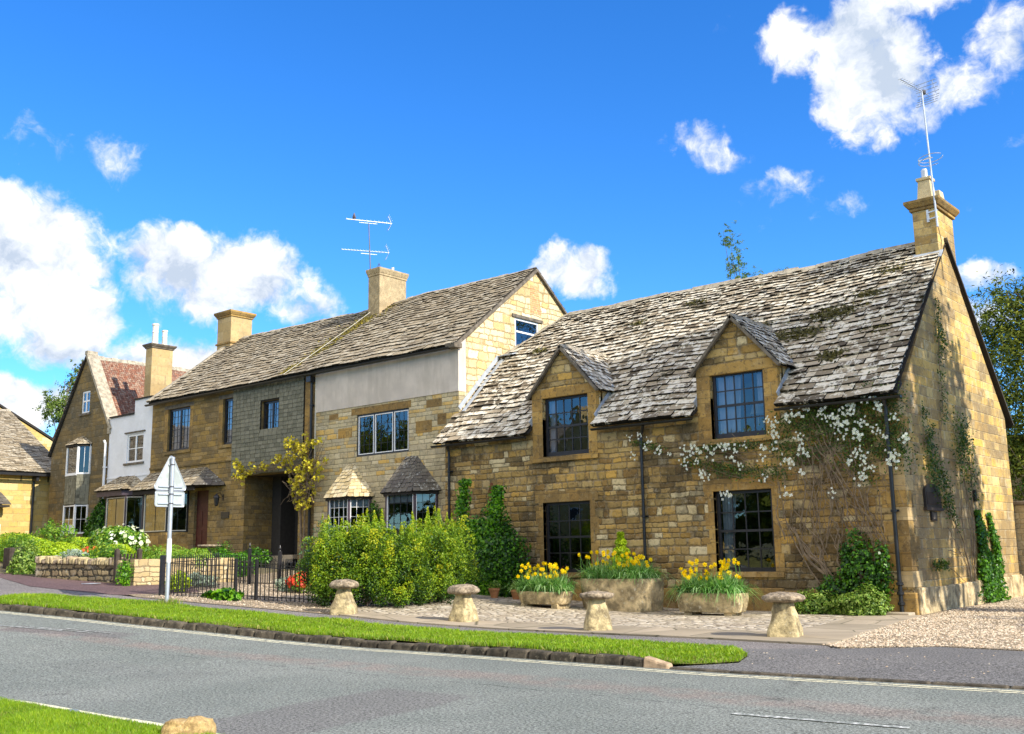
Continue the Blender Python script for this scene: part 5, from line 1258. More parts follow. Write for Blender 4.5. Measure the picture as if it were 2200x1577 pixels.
mb = MB().use(M['ashlar_pale']); mb.box(-42.8, -41.5, 24.3, 25.7, 6.5, 8.54); mb.build('chimney_base', ch, bevel=.02)
mb = MB().use(M['verge']); mb.box(-42.85, -42.05, 24.25, 25.75, 8.545, 8.62); mb.build('chimney_ledge', ch, bevel=.02)
for (py, hh, rr) in ((24.72, .98, .15), (25.2, .74, .13)):
    mb = MB().use(M['pot']); mb.lathe((-42.41, py, 11.1), [(rr*1.15, 0), (rr*1.1, .06), (rr*.92, .10), (rr*.86, hh*.55), (rr*.95, hh*.57), (rr*.95, hh*.62), (rr*.86, hh*.64), (rr*.88, hh*.9), (rr*1.05, hh*.92), (rr*1.05, hh), (rr*.7, hh)], 18); mb.build('chimney_pot', ch, smooth=False)
downpipe(wh, -44.05, Y2-.03, 2.3, 6.75, r=.055, mat=M['whitewood'], clips=(5.5,), swan=-.0, name='white_downpipe')

# ================================================================== GABLED HOUSE
GXL, GXR, GXA, GZA, GZE = -49.4, -44.01, -46.45, 10.98, 7.35
gh = thing('gabled_house', 'steep gabled house of dark weathered stone with white bay windows and red tiled roof', 'house', (-46.7, Y2, g(-46.7)))
GA = (-46.72, -45.95, 8.22, 9.28)
mb = MB(); wall(mb, 'x', Y2, [(GXL, 0), (GXR, 0), (GXR, 7.35), (GXA, GZA), (GXL, 7.35)], [GA, (-47.1, -45.8, 5.4, 6.5), (-47.1, -45.8, 2.8, 3.8)], .4, M['dark']); mb.build('front_wall', gh)
mb = MB(); wall(mb, 'y', GXR, [(Y2+.41, 0), (32, 0), (32, 7.35), (Y2+.41, 7.35)], [], .35, M['dark']); mb.use(M['dark']); mb.box(GXL, GXL+.35, Y2+.41, 32, 0, 7.3); mb.box(GXL+.36, GXR-.36, 31.6, 32, 0, 7.3); mb.use(M['inside']); mb.box(GXL+.36, GXR-.36, 26.6, 26.7, 0, 9); mb.build('side_wall', gh)
sl = Vector((GXA-(-42.0), 0, 0)); kz = (GZA-GZE)/(GXR-GXA)
mb = MB(); xe = -42.2; ze = GZA-kz*(xe-GXA); Sg = Vector((GXA-xe, 0, GZA-ze)); LG = Sg.length; Sg.normalize()
mb.use(M['board']); mb.poly([(xe, Y2+.42, ze), (xe, 32, ze), (GXA, 32, GZA-.03), (GXA, Y2+.42, GZA-.03)]); mb.poly([(GXL-.1, 32, GZA-kz*(GXA-GXL+.1)), (GXL-.1, Y2+.05, GZA-kz*(GXA-GXL+.1)), (GXA, Y2+.05, GZA-.03), (GXA, 32, GZA-.03)])
def rgt(s):
    x = xe+Sg.x*s; z = ze+Sg.z*s
    b = 32-Y2-.42
    if x > -42.9 and z < 8.6: return [(2.2, b)]
    return [(0.0, b)]
slates(mb, (xe, Y2+.42, ze), (0, 1, 0), Sg, rgt, LG, .125, .125, .16, .18, th=.014, mat=M['tile'], seed=160, rough=.5)
SgL = Vector((-(Sg.x), 0, Sg.z))
slates(mb, (GXL-.12, 24.2, GZA-kz*(GXA-GXL+.12)), (0, -1, 0), SgL, lambda s: [(0, .75)], 5.2, .16, .16, .18, .3, th=.02, mat=M['slate_dark'], seed=161)
rf = mb.build('tiled_roof', gh)
mb = MB(); ridge_run(mb, (GXA, Y2+.4, GZA+.0), (GXA, 32, GZA+.0), w=.12, h=.07, L=.4, seed=170, slope=1.1); mb.build('ridge_tiles', rf)
mb = MB().use(M['ridge']); a, b = Vector((GXA, Y2+.22, GZA+.07)), Vector((GXR+.12, Y2+.22, GZE-.1)); d = (b-a); n_ = Vector((-d.z, 0, d.x)).normalized(); n_ = n_ if n_.z > 0 else -n_
mb.fbox((a+b)/2+n_*.02, d.normalized(), (0, 1, 0), n_, d.length/2, .30, .07); mb.box(GXA-.13, GXA+.13, Y2-.06, Y2+.46, GZA+.05, GZA+.24); mb.box(GXR-.1, GXR+.12, Y2-.06, Y2+.3, 7.05, 7.34); mb.build('gable_coping', rf, bevel=.012)
mb = MB().use(M['board']); a, b = Vector((GXA, Y2-.02, GZA-.03)), Vector((GXL-.12, Y2-.02, GZA-kz*(GXA-GXL+.12)-.02)); mb.beam(a, b, .10, .10, up=(0, 1, 0)); mb.build('barge_board', rf)
fr = Frame((GA[0], Y2+.05, GA[2]), (1, 0, 0), (0, -1, 0)); o = glaze(gh, fr, GA[1]-GA[0], GA[3]-GA[2], M['whitewood'], 'attic_window', 1, 1, fw=.085, bw=.03, mulls=(.5,), rails=(.55,))
m = MB().use(M['verge']); m.box(GA[0]-.1, GA[1]+.15, Y2-.08, Y2+.04, GA[2]-.10, GA[2]-.003); m.build('sill', o)
bay(gh, -47.42, -45.55, Y2, .42, 5.35, 5.33, 6.72, 7.12, 180, M['whitewood'], M['whitewood'], cols=1, rows=1, slmat=M['slate2'], wallmat=M['slate_grey'], ov=.10, topw=.35, blind=False, bmat=M['whitewood'])
bay(gh, -47.42, -45.55, Y2, .42, g(-46.5), 2.62, 3.94, 3.97, 190, M['whitewood'], M['whitewood'], cols=2, rows=2, slmat=M['slate_grey'], wallmat=M['dark'], ov=.02, topw=.8, blind=False, bmat=M['whitewood'])
mb = MB()
for p, q in (((-47.42, Y2), (-47.0, Y2-.42)), ((-47.0, Y2-.42), (-45.97, Y2-.42)), ((-45.97, Y2-.42), (-45.55, Y2))):
    slate_quad(mb, (p[0], p[1], 3.97), (q[0], q[1], 3.97), (p[0], p[1], 5.28), (q[0], q[1], 5.28), .15, .15, .2, .3, th=.016, mat=M['slate_grey'], seed=int(p[0]*9) & 99, rough=.5)
mb.use(M['whitewood']); mb.box(-47.0, -45.97, Y2-.46, Y2-.3, 5.28, 5.33); mb.build('bay_apron', gh)

# ================================================================== HOUSE AT THE FAR LEFT (side to us)
fl = thing('yellow_stone_house', 'low yellow stone house with brown slate roof and overhanging eaves at the left edge', 'house', (-50, 20, g(-50)))
XF = -49.95
mb = MB(); wall(mb, 'y', XF, [(8, 0), (24.3, 0), (24.3, 5.72), (8, 5.72)], [], .4, M['yellow']); mb.use(M['yellow']); mb.box(-62, XF-.41, 24.0, 24.3, 0, 5.7); mb.box(-62, XF-.41, 8, 8.3, 0, 5.7); mb.box(-62, -61.6, 8.31, 23.99, 0, 5.7); mb.build('stone_wall', fl)
mb = MB(); Sf = Vector((-(56.6-49.5), 0, 9.45-5.62)); LF = Sf.length; Sf.normalize()
mb.use(M['board']); mb.poly([(-49.5, 7.8, 5.60), (-49.5, 24.6, 5.60), (-56.6, 24.6, 9.42), (-56.6, 7.8, 9.42)]); mb.poly([(-56.6, 24.6, 9.42), (-63.6, 24.6, 5.6), (-63.6, 7.8, 5.6), (-56.6, 7.8, 9.42)]); mb.box(XF, -49.55, 7.9, 24.3, 5.55, 5.59)
slates(mb, (-49.5, 7.8, 5.62), (0, 1, 0), Sf, lambda s: [(0, 16.8)], LF, .22, .16, .26, .5, th=.028, mat=M['slate2'], seed=200)
rf = mb.build('roof', fl); mb = MB(); ridge_run(mb, (-56.6, 8, 9.46), (-56.6, 24.6, 9.46), w=.14, h=.08, L=.5, seed=201, slope=.5); mb.build('ridge_stones', rf)
mb = MB().use(M['gutter']); mb.beam((-49.45, 8, 5.50), (-49.45, 24.3, 5.50), .12, .12); mb.build('gutter', fl)
mb = MB().use(M['gutter']); mb.tube([(XF+.07, 23.05, 2.2), (XF+.07, 23.05, 5.3), (-49.47, 23.05, 5.45)], .055, 8); mb.box(XF+.01, -49.5, 22.98, 23.12, 5.2, 5.46); mb.build('downpipe', fl)
for yy in (22.45, 23.75):
    mb = MB().use(M['board']); mb.box(XF+.001, XF+.03, yy-.02, yy+.02, 5.2, 5.5); mb.build('gutter_bracket', fl)
mb = MB().use(M['purplewood']); mb.box(XF+.005, XF+.06, 23.95, 24.2, 4.3, 4.42); mb.build('wall_box', fl)
mb = MB().use(M['whitewood']); mb.box(XF+.003, XF+.05, 20.2, 21.62, 2.5, 3.15); mb.build('low_window', fl)
mb = MB(); 
slate_quad(mb, (XF+.75, 20.2, 4.05), (XF+.75, 21.75, 4.05), (XF+.02, 20.4, 4.62), (XF+.02, 21.55, 4.62), .16, .14, .2, .3, mat=M['slate_dark'], seed=210); mb.use(M['board']); mb.box(XF+.01, XF+.72, 20.25, 21.7, 3.93, 4.02); mb.build('door_hood', fl)
bh = thing('distant_gable', 'tan stone gable end of a house rising behind the left roof', 'house', (-66, 24, 3.8))
mb = MB(); wall(mb, 'y', -62.0, [(16, 3), (32, 3), (32, 7.3), (23.2, 12.1), (16, 7.8)], [], .4, M['yellow']); mb.build('gable_wall', bh)
mb = MB().use(M['board']); mb.hexa([(-72, 23.2, 12.13), (-61.9, 23.2, 12.13), (-61.9, 32.3, 7.2), (-72, 32.3, 7.2), (-72, 23.2, 12.25), (-61.9, 23.2, 12.25), (-61.9, 32.4, 7.3), (-72, 32.4, 7.3)]); mb.hexa([(-72, 15.5, 7.5), (-61.9, 15.5, 7.5), (-61.9, 23.15, 12.13), (-72, 23.15, 12.13), (-72, 15.5, 7.6), (-61.9, 15.5, 7.6), (-61.9, 23.15, 12.25), (-72, 23.15, 12.25)]); mb.build('roof', bh)

# ================================================================== WALL AND OUTBUILDING BEHIND THE DRIVE
rw = thing('rear_garden_wall', 'stone garden wall with dark coping joining the back corner of the cottage gable', 'wall', (-3, 31.5, 0))
mb = MB(); wall(mb, 'x', 31.25, [(X1-.39, -.2), (14, -.2), (14, 2.55), (X1-.39, 2.55)], [], .35, M['rearwall']); mb.build('wall_face', rw)
mb = MB().use(M['verge']); mb.box(X1-.39, 14, 31.18, 31.68, 2.553, 2.66); mb.build('coping', rw, bevel=.02)
ob = thing('pale_outbuilding', 'pale stone outbuilding seen over the rear garden wall at the right edge', 'building', (-2, 37.5, 0))
mb = MB(); wall(mb, 'x', 37.0, [(-11, 0), (14, 0), (14, 4.95), (-11, 4.95)], [], .35, M['grey'] if False else M['light']); mb.build('wall_face', ob)
mb = MB().use(M['slate_dark']); mb.hexa([(-11.2, 36.8, 4.96), (14, 36.8, 4.96), (14, 41, 5.1), (-11.2, 41, 5.1), (-11.2, 36.75, 5.05), (14, 36.75, 5.05), (14, 41, 5.2), (-11.2, 41, 5.2)]); mb.build('roof', ob)

# ================================================================== STREET OBJECTS
def rock_mesh(name, prof, n, c, p=5.0, amp=.02, freq=4.0, mat=None, parent=None, rot=0.0, sx=1.0, sy=1.0, seed=0, smooth=True):
    """rounded-square (superellipse) rings displaced by noise"""
    mb = MB().use(mat); rings = []
    for k, (r_, z) in enumerate(prof):
        ring = []
        for i in range(n):
            a = 2*math.pi*i/n; ca, sa = math.cos(a), math.sin(a)
            rr = r_/((abs(ca)**p+abs(sa)**p)**(1/p)); x, y = rr*ca*sx, rr*sa*sy
            x, y = x*math.cos(rot)-y*math.sin(rot), x*math.sin(rot)+y*math.cos(rot)
            v = Vector((x, y, z)); nz = mnoise.noise(v*freq+Vector((seed, 0, 0)))*.7+mnoise.noise(v*freq*2.7+Vector((0, seed, 0)))*.35
            nd = Vector((x, y, 0)); nd = nd.normalized() if nd.length > 1e-5 else Vector((0, 0, 1))
            v += nd*nz*amp; v.z += mnoise.noise(v*freq*1.3+Vector((0, 0, seed+9)))*amp*.6
            ring.append(mb.vert(Vector(c)+v))
        rings.append(ring)
    for A, B in zip(rings, rings[1:]):
        for i in range(n): mb.face([A[i], A[(i+1) % n], B[(i+1) % n], B[i]])
    mb.face(rings[0][::-1]); mb.face(rings[-1])
    return mb.build(name, parent, smooth=smooth)
def sm(prof, k=3):
    out = []
    for (a, b), (c, d) in zip(prof, prof[1:]):
        for i in range(k): t = i/k; out.append((a+(c-a)*t, b+(d-b)*t))
    return out+[prof[-1]]
STL = ['staddle stone with rough broken base, nearest the drive, right end of the row',
       'staddle stone with flat thick cap standing in front of the big square trough',
       'staddle stone with domed cap standing left of the small flower trough',
       'staddle stone with tall tapered base in front of the yellow-green conifers']
for k, (x, y, hb, rb, rt, rc, hc, rot) in enumerate([(-8.02, 16.38, .57, .27, .155, .36, .165, .30), (-11.62, 16.05, .58, .25, .14, .325, .145, .85), (-15.22, 16.25, .57, .26, .13, .34, .21, .1), (-17.88, 15.25, .55, .27, .13, .325, .20, .55)]):
    t_ = thing('staddle_stone', STL[k], 'staddle stone', (x, y, g(x)+.02), 'staddle stones along the pavement edge')
    z0 = g(x)
    prof = sm([(rb, -.02), (rb*.99, .05), (rb*.93, .16), (rt+(rb-rt)*.42, hb*.6), (rt*1.03, hb*.92), (rt, hb+.01)], 4)
    rock_mesh('pillar', prof, 40, (x, y, z0), p=6.5, amp=.024+(.02 if k == 0 else 0), freq=5, mat=M['staddle'], parent=t_, rot=rot, seed=k*3.1)
    cp = sm([(rt*1.05, 0), (rc*.86, .015), (rc*.99, .05), (rc, .08), (rc*.97, .105), (rc*.86, hc*.72), (rc*.62, hc*.90), (rc*.3, hc*.99), (.02, hc)], 3)
    rock_mesh('cap', cp, 40, (x, y, z0+hb), p=2.1, amp=.020, freq=7, mat=M['cap'], parent=t_, rot=rot, seed=k*5.7+2)

def hollow_trough(name, label, x0, x1, y0, y1, z0, z1, wall_, mat, ang=0.0, round_=0.0, taper=.0, feet=True, group='stone planting troughs'):
    cx, cyy = (x0+x1)/2, (y0+y1)/2; t_ = thing(name, label, 'trough', (cx, cyy, z0), group)
    hx, hy, h = (x1-x0)/2, (y1-y0)/2, z1-z0
    def T(p): return Vector((cx+p[0]*math.cos(ang)-p[1]*math.sin(ang), cyy+p[0]*math.sin(ang)+p[1]*math.cos(ang), p[2]))
    n = 56; mb = MB().use(mat); rings = []
    lev = [(1-taper, 0), (1-taper*.9, .02), (1-taper*.5, h*.3), (1-taper*.2, h*.65), (1, h*.93), (.995, h), (None, h), (None, h-.10)]
    pw = 8 if round_ == 0 else 3.2
    for li, (s, z) in enumerate(lev):
        ring = []
        for i in range(n):
            a = 2*math.pi*(i+.5)/n; ca, sa = math.cos(a), math.sin(a); rr = 1/((abs(ca)**pw+abs(sa)**pw)**(1/pw))
            if s is None: x, y = rr*ca*(hx-wall_), rr*sa*(hy-wall_)
            else: x, y = rr*ca*hx*s, rr*sa*hy*s
            v = Vector((x, y, z0+z)); w_ = T(v); nz = mnoise.noise(w_*3.5)*.018+mnoise.noise(w_*9)*.009
            d = Vector((x/hx, y/hy, 0)).normalized(); v += d*nz; v.z += nz*.8 if li > 3 else 0
            ring.append(mb.vert(T(v)))
        rings.append(ring)
    for A, B in zip(rings, rings[1:]):
        for i in range(n): mb.face([A[i], A[(i+1) % n], B[(i+1) % n], B[i]])
    mb.face(rings[0][::-1]); mb.build('basin', t_, smooth=True)
    mb = MB().use(M['soil']); mb.poly([T((hx*.93*math.cos(a)/max(abs(math.cos(a)), abs(math.sin(a)))*.95, hy*.9*math.sin(a)/max(abs(math.cos(a)), abs(math.sin(a)))*.95, z1-.06)) for a in [2*math.pi*i/24 for i in range(24)]]); mb.build('soil', t_)
    if feet:
        for sx in (-1, 1):
            mb = MB().use(mat); a = T((sx*hx*.62, 0, 0)); mb.box(a.x-.10, a.x+.10, a.y-hy*.75, a.y+hy*.75, g(cx)-.02, z0+.01); mb.build('support_block', t_, bevel=.015)
    return t_
TR = [(-17.28, -15.72, 20.25, 20.95, g(-16.5)+.09, .50), (-15.75, -13.80, 20.95, 22.0, .0, .80), (-12.85, -11.22, 20.72, 21.35, .08, .50)]
hollow_trough('stone_trough', 'shallow rounded stone trough of daffodils left of the big square trough', *TR[0], .08, M['trough'], round_=1, taper=.14)
hollow_trough('stone_trough', 'big deep square stone trough of daffodils below the drainpipe', *TR[1], .10, M['trough'], taper=.07, feet=False)
hollow_trough('stone_trough', 'shallow pale stone trough of daffodils in front of the right ground-floor window', *TR[2], .08, M['trough'], taper=.12)

def daffodils(label, x0, x1, y0, y1, z, nleaf, nflow, hmax, seed, spill=.0):
    r = np.random.default_rng(seed); t_ = thing('daffodils', label, 'flowers', ((x0+x1)/2, (y0+y1)/2, z), 'daffodils growing in the troughs')
    N = nleaf; P = np.stack([r.uniform(x0, x1, N), r.uniform(y0, y1, N), np.full(N, z-.02)], 1)
    cx, cyy = (x0+x1)/2, (y0+y1)/2; out = np.stack([(P[:, 0]-cx)/(x1-x0), (P[:, 1]-cyy)/(y1-y0)], 1)
    # blades: curved strips with 4 segments
    H = r.uniform(.28, .58, N); reach = r.uniform(.05, .30, N); dirn = out*1.6+r.normal(0, .55, (N, 2)); dirn /= np.linalg.norm(dirn, axis=1, keepdims=True)+1e-6
    wv_ = np.stack([-dirn[:, 1], dirn[:, 0], np.zeros(N)], 1); ww = r.uniform(.009, .015, N).reshape(-1, 1); K = 5; V = np.empty((N, K*2, 3)); droop = r.uniform(.0, .55, N)
    edge = np.abs(out).max(1) > .4; droop[edge] += r.uniform(.1, .6+spill, edge.sum())
    for k in range(K):
        t = k/(K-1); h = H*(t-droop*t*t*t*1.1); rr = reach*(t**1.7)*(1+droop)
        c = P+np.stack([dirn[:, 0]*rr, dirn[:, 1]*rr, h], 1); w_ = ww*(1-.75*t*t)
        V[:, 2*k] = c-wv_*w_; V[:, 2*k+1] = c+wv_*w_
    b = (np.arange(N)*K*2).reshape(-1, 1); F = np.concatenate([b+np.array([[2*k, 2*k+1, 2*k+3, 2*k+2]]) for k in range(K-1)])
    np_mesh('foliage', V.reshape(-1, 3), F, M['l_daff'], tint=np.tile(r.uniform(0, 1, N), K-1), parent=t_)
    protos = []
    for i in range(nflow):
        x, y = r.uniform(x0+.02, x1-.02)+r.normal(0, .06), r.uniform(y0, y1)-.04; h = r.uniform(.34, hmax); lx, ly = r.normal(0, .07), r.normal(-.03, .05)
        top = Vector((x+lx, y+ly, z+h)); mb = MB().use(M['l_daff']); mb.tube([(x, y, z-.02), (x+lx*.5, y+ly*.4, z+h*.6), tuple(top)], .0045, 4, cap=False)
        d = Vector((r.normal(.3, .6), -1+r.normal(0, .4), r.normal(-.1, .25))).normalized(); a = d.orthogonal().normalized(); b2 = d.cross(a); c = top+d*.02
        mb.use(M['f_daff']); R_ = .055
        for k in range(6):
            an = k*math.pi/3; u = a*math.cos(an)+b2*math.sin(an); v = a*math.cos(an+1.57)+b2*math.sin(an+1.57); mb.tint = r.random()
            mb.poly([c, c+u*R_*.55+v*R_*.42+d*.004, c+u*R_*1.1, c+u*R_*.55-v*R_*.42+d*.004])
        mb.use(M['f_trump']); ring0 = []; ring1 = []
        for k in range(7): an = k*2*math.pi/7; u = a*math.cos(an)+b2*math.sin(an); ring0.append(mb.vert(c+u*.014)); ring1.append(mb.vert(c+u*.022+d*.038))
        for k in range(7): mb.face([ring0[k], ring0[(k+1) % 7], ring1[(k+1) % 7], ring1[k]])
        mb.tint = .5; mb.build('flower', t_)
daffodils('yellow daffodils spilling over the shallow rounded trough at left', -17.2, -15.8, 20.3, 20.9, .48, 1300, 46, .72, 1)
daffodils('yellow daffodils around the small golden conifer in the big square trough', -15.65, -13.9, 21.0, 21.85, .76, 1900, 62, .70, 2)
daffodils('yellow daffodils with leaves hanging over the pale right-hand trough', -12.75, -11.3, 20.76, 21.3, .47, 1500, 52, .76, 3, spill=.35)

# plants --------------------------------------------------------------
def blob(c, r3, n, seed, lump=.35, freq=1.6, shell=.55, rng_=None):
    """points through an uneven ellipsoidal volume, denser near its surface"""
    q = np.random.default_rng(seed); d = unit(q.normal(size=(n, 3))); rad = shell+(1-shell)*q.random(n)**.6
    off = np.array([mnoise.noise((float(a)*freq+seed, float(b)*freq, float(c_)*freq)) for a, b, c_ in d]); rad = rad*(1+lump*off*1.6)
    return np.array(c)+d*rad.reshape(-1, 1)*np.array(r3), d
def plumes(c, R0, H, n, per, seed, spread=.5, lean=.28, rad=.15):
    """upright feathery shoots as on a Lawson cypress"""
    q = np.random.default_rng(seed); P = []; D = []; T = []
    for k in range(n):
        a = q.uniform(0, 6.283); rr = R0*math.sqrt(q.random())*spread*1.3; bx, by = c[0]+rr*math.cos(a), c[1]+rr*math.sin(a)
        h0 = q.uniform(-.02, .62)*H; L = q.uniform(.28, .50)*H*(1.05-.35*rr/R0)
        if h0+L > H*(1.03-.30*(rr/R0)**2): L = H*(1.03-.30*(rr/R0)**2)-h0
        if L < .15: continue
        ln = lean*(rr/R0)+q.normal(0, .06); dx, dy = math.cos(a)*ln, math.sin(a)*ln
        push = R0*(.35+.65*q.random())*(1-.55*(h0/H)**2); sx, sy = c[0]+math.cos(a)*push, c[1]+math.sin(a)*push
        t = q.random(per)**.8; w_ = rad*(.35+1.25*np.sin(np.pi*np.clip(t*.93+.05, 0, 1)))*(.8+.4*q.random()); an = q.uniform(0, 6.283, per); rr2 = np.sqrt(q.random(per))*w_
        p = np.stack([sx+dx*L*t*1.3+np.cos(an)*rr2, sy+dy*L*t*1.3+np.sin(an)*rr2, c[2]+h0+L*t], 1)
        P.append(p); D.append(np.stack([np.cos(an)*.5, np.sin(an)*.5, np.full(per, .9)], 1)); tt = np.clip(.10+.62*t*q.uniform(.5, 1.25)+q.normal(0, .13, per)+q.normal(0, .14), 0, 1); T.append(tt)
    for k in range(7 if R0 > .5 else 0):
        a = q.uniform(0, 6.283); rr = R0*q.uniform(.0, .75); L = q.uniform(.35, .6); t = q.random(110); w_ = .085*(1.05-t); an = q.uniform(0, 6.283, 110)
        h0 = H*(.98-.25*(rr/R0)**2)-.25*L*q.uniform(0, 1.6)-.12
        P.append(np.stack([c[0]+rr*math.cos(a)+np.cos(an)*w_, c[1]+rr*math.sin(a)+np.sin(an)*w_, c[2]+h0+L*t], 1)); D.append(np.tile([0, 0, 1.], (110, 1))); T.append(np.clip(.45+.45*t+q.normal(0, .1, 110), 0, 1))
    return np.concatenate(P), np.concatenate(D), np.concatenate(T)
def stem_obj(name, parent, polys, mat, n=5):
    mb = MB().use(mat)
    for pts, r_ in polys: mb.tube(pts, r_, n)
    return mb.build(name, parent)
CON = [('blue-green tipped conifer at the left end of the conifer row', -19.25, 16.1, .76, 1.95), ('tall conifer below the left slated bay window', -18.85, 16.8, .70, 2.15), ('yellow-tipped conifer right behind the leftmost staddle stone', -18.5, 17.5, .68, 1.8),
       ('bushy yellow-green conifer in the middle of the conifer row', -18.55, 18.3, .68, 2.0), ('tallest yellow-green conifer below the right slated bay window', -18.75, 19.1, .68, 2.15), ('yellow-green conifer next to the dark ivy at the right end of the row', -19.25, 19.9, .66, 1.95)]
for k, (lb, x, y, R0, H) in enumerate(CON):
    t_ = thing('conifer_shrub', lb, 'shrub', (x, y, g(x)), 'yellow-green conifers in front of the bay windows')
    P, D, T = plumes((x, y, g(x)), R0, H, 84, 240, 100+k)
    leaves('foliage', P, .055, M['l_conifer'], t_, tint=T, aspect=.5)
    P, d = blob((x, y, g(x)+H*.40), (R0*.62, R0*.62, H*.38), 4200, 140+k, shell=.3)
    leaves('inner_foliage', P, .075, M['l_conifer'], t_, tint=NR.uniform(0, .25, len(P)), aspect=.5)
    if k == 0:
        P, D, T = plumes((x-.25, y-.1, g(x)+.5), .35, 1.5, 16, 150, 180); leaves('blue_foliage', P, .06, M['l_blueconifer'], t_, normal=D*.4, aspect=.34, long_dir=D)
    stem_obj('trunk', t_, [([(x, y, g(x)-.05), (x+.03, y, g(x)+H*.6)], .045)]+[([(x, y, g(x)+.05), (x+.4*math.cos(a), y+.4*math.sin(a), g(x)+.5)], .018) for a in (0, 1.3, 2.6, 4, 5.2)], M['bark'])
t_ = thing('golden_conifer', 'small bright golden conifer growing in the middle of the big trough', 'shrub', (-14.75, 21.45, .78))
P = []; q = np.random.default_rng(5)
for k in range(4200): h = q.random()**1.2; a = q.uniform(0, 6.28); rr = .36*(1-h*.82)*(.55+.45*q.random())*(1+.22*math.sin(h*34)); P.append((-14.75+rr*math.cos(a), 21.45+rr*math.sin(a), .80+1.12*h))
P = np.array(P); leaves('foliage', P, .06, M['l_box'], t_, normal=unit(P-np.array([-14.75, 21.45, 1.1])), aspect=.5, tint=NR.uniform(.45, 1, len(P))); stem_obj('trunk', t_, [([(-14.75, 21.45, .7), (-14.75, 21.45, 1.8)], .02)], M['bark'])

# ivy clad support by the cottage wall
t_ = thing('ivy_bush', 'tall dark ivy climbing the left end of the cottage wall with bright shoots', 'ivy', (-19.9, 22.2, g(-19.9)))
P, d = blob((-19.9, 22.15, 1.05), (1.15, .60, 1.45), 11000, 201, shell=.45); k_ = P[:, 2] > g(-19.9); leaves('dark_leaves', P[k_], .085, M['l_ivy'], t_, normal=d[k_]+np.array([0, -.4, .2]), aspect=.8)
P, d = blob((-19.1, 22.1, 1.05), (.62, .50, 1.35), 5200, 203, shell=.45); leaves('dark_leaves', P, .08, M['l_ivy'], t_, normal=d, aspect=.8)
for (ax, a0, a1, w_, n) in ((-20.78, 1.0, 3.62, .20, 2000), (-19.50, 1.1, 3.35, .24, 2500), (-20.15, .2, 2.4, .60, 3400), (-19.6, .1, 1.8, .40, 2300)):
    q = np.random.default_rng(int(ax*-100)); h = q.random(n); P = np.stack([ax+q.normal(0, w_*.55, n)*(1.25-h*.5), 21.95-.28*q.random(n)+.5*h*(a1 > 3), a0+(a1-a0)*h], 1); leaves('bright_leaves', P, .085, M['l_ivybright'], t_, normal=np.array([.3, -.7, .35]), aspect=.85)
mb = MB().use(M['rust']); mb.box(-20.33, -20.12, Y1-.12, Y1-.06, 1.2, 3.25); mb.hexa([(-20.33, Y1-.12, 3.25), (-20.12, Y1-.12, 3.25), (-20.12, Y1-.06, 3.25), (-20.33, Y1-.06, 3.25), (-20.24, Y1-.12, 3.5), (-20.21, Y1-.12, 3.5), (-20.21, Y1-.06, 3.5), (-20.24, Y1-.06, 3.5)]); mb.build('rusty_support', t_)
for k, (x, y, lb) in enumerate(((-18.9, 21.4, 'small terracotta pot at the foot of the dark ivy, left one'), (-18.3, 21.6, 'small terracotta pot near the rounded trough, right one'))):
    t_ = thing('flower_pot', lb, 'flower pot', (x, y, g(x)), 'terracotta pots by the ivy'); mb = MB().use(M['terracotta']); mb.lathe((x, y, g(x)+.01), [(.09, 0), (.14, .2), (.155, .2), (.155, .26), (.13, .26), (.12, .2)], 16, cap=True); mb.build('pot', t_)
    P, d = blob((x, y, g(x)+.32), (.16, .16, .12), 260, 400+k); leaves('foliage', P, .06, M['l_cover'], t_)

# flowering climber on the cottage front
t_ = thing('flowering_climber', 'climber with white blossom and tangled bare stems over the right end of the cottage front', 'climber', (-9.6, Y1-.15, 0))
FL = [(-15.19,4.39),(-14.94,4.45),(-14.78,4.11),(-15.12,3.94),(-14.59,4.24),(-14.34,4.04),(-14.04,3.89),(-13.55,3.98),(-13.45,3.89),(-13.32,3.99),(-13.18,3.91),(-13.58,3.74),(-13.52,3.53),(-13.14,3.36),(-12.95,3.99),(-12.83,3.81),(-12.69,3.91),(-12.56,3.96),(-12.36,4.0),(-12.18,3.87),(-11.92,3.93),(-13.23,3.66),(-13.09,3.3),(-12.93,3.23),(-12.26,3.65),(-12.08,3.47),(-11.43,3.87),(-11.39,3.59),(-11.13,3.79),(-11.23,4.53),(-11.12,4.38),(-11.01,4.45),(-11.07,4.2),(-11.08,4.07),(-10.72,4.54),(-10.6,4.58),(-10.41,4.54),(-10.28,4.79),(-10.25,4.66),(-10.49,4.07),(-10.45,3.94),(-10.45,3.74),(-10.29,3.62),(-9.91,4.51),(-9.85,4.61),(-9.77,4.41),(-9.61,4.45),(-9.53,4.37),(-9.51,4.24),(-9.38,4.19),(-9.32,4.26),(-9.52,4.13),(-9.22,4.66),(-9.12,4.67),(-8.91,4.87),(-8.76,4.72),(-8.65,4.75),(-8.58,4.59),(-8.51,4.56),(-9.39,4.46),(-9.24,4.51),(-9.17,4.55),(-9.14,4.06),(-9.01,4.21),(-8.91,4.22),(-9.12,4.01),(-8.98,3.95),(-9.41,3.96),(-8.74,4.08),(-8.61,4.02),(-8.47,3.87),(-8.2,4.29),(-8.2,4.24),(-8.05,3.83),(-8.0,3.86),(-9.04,3.63),(-8.99,3.45),(-9.18,3.57),(-9.25,3.39),(-8.95,3.36),(-8.94,3.18),(-8.81,3.19),(-9.0,3.05),(-9.07,2.99),(-8.37,3.48),(-8.27,3.4),(-8.41,3.35),(-8.31,3.32),(-10.84,3.51),(-10.73,3.43),(-10.45,3.22),(-9.73,2.71),(-10.83,2.7),(-12.59,2.78),(-12.43,2.81),(-11.38,3.11)]
q = np.random.default_rng(77); proto = []
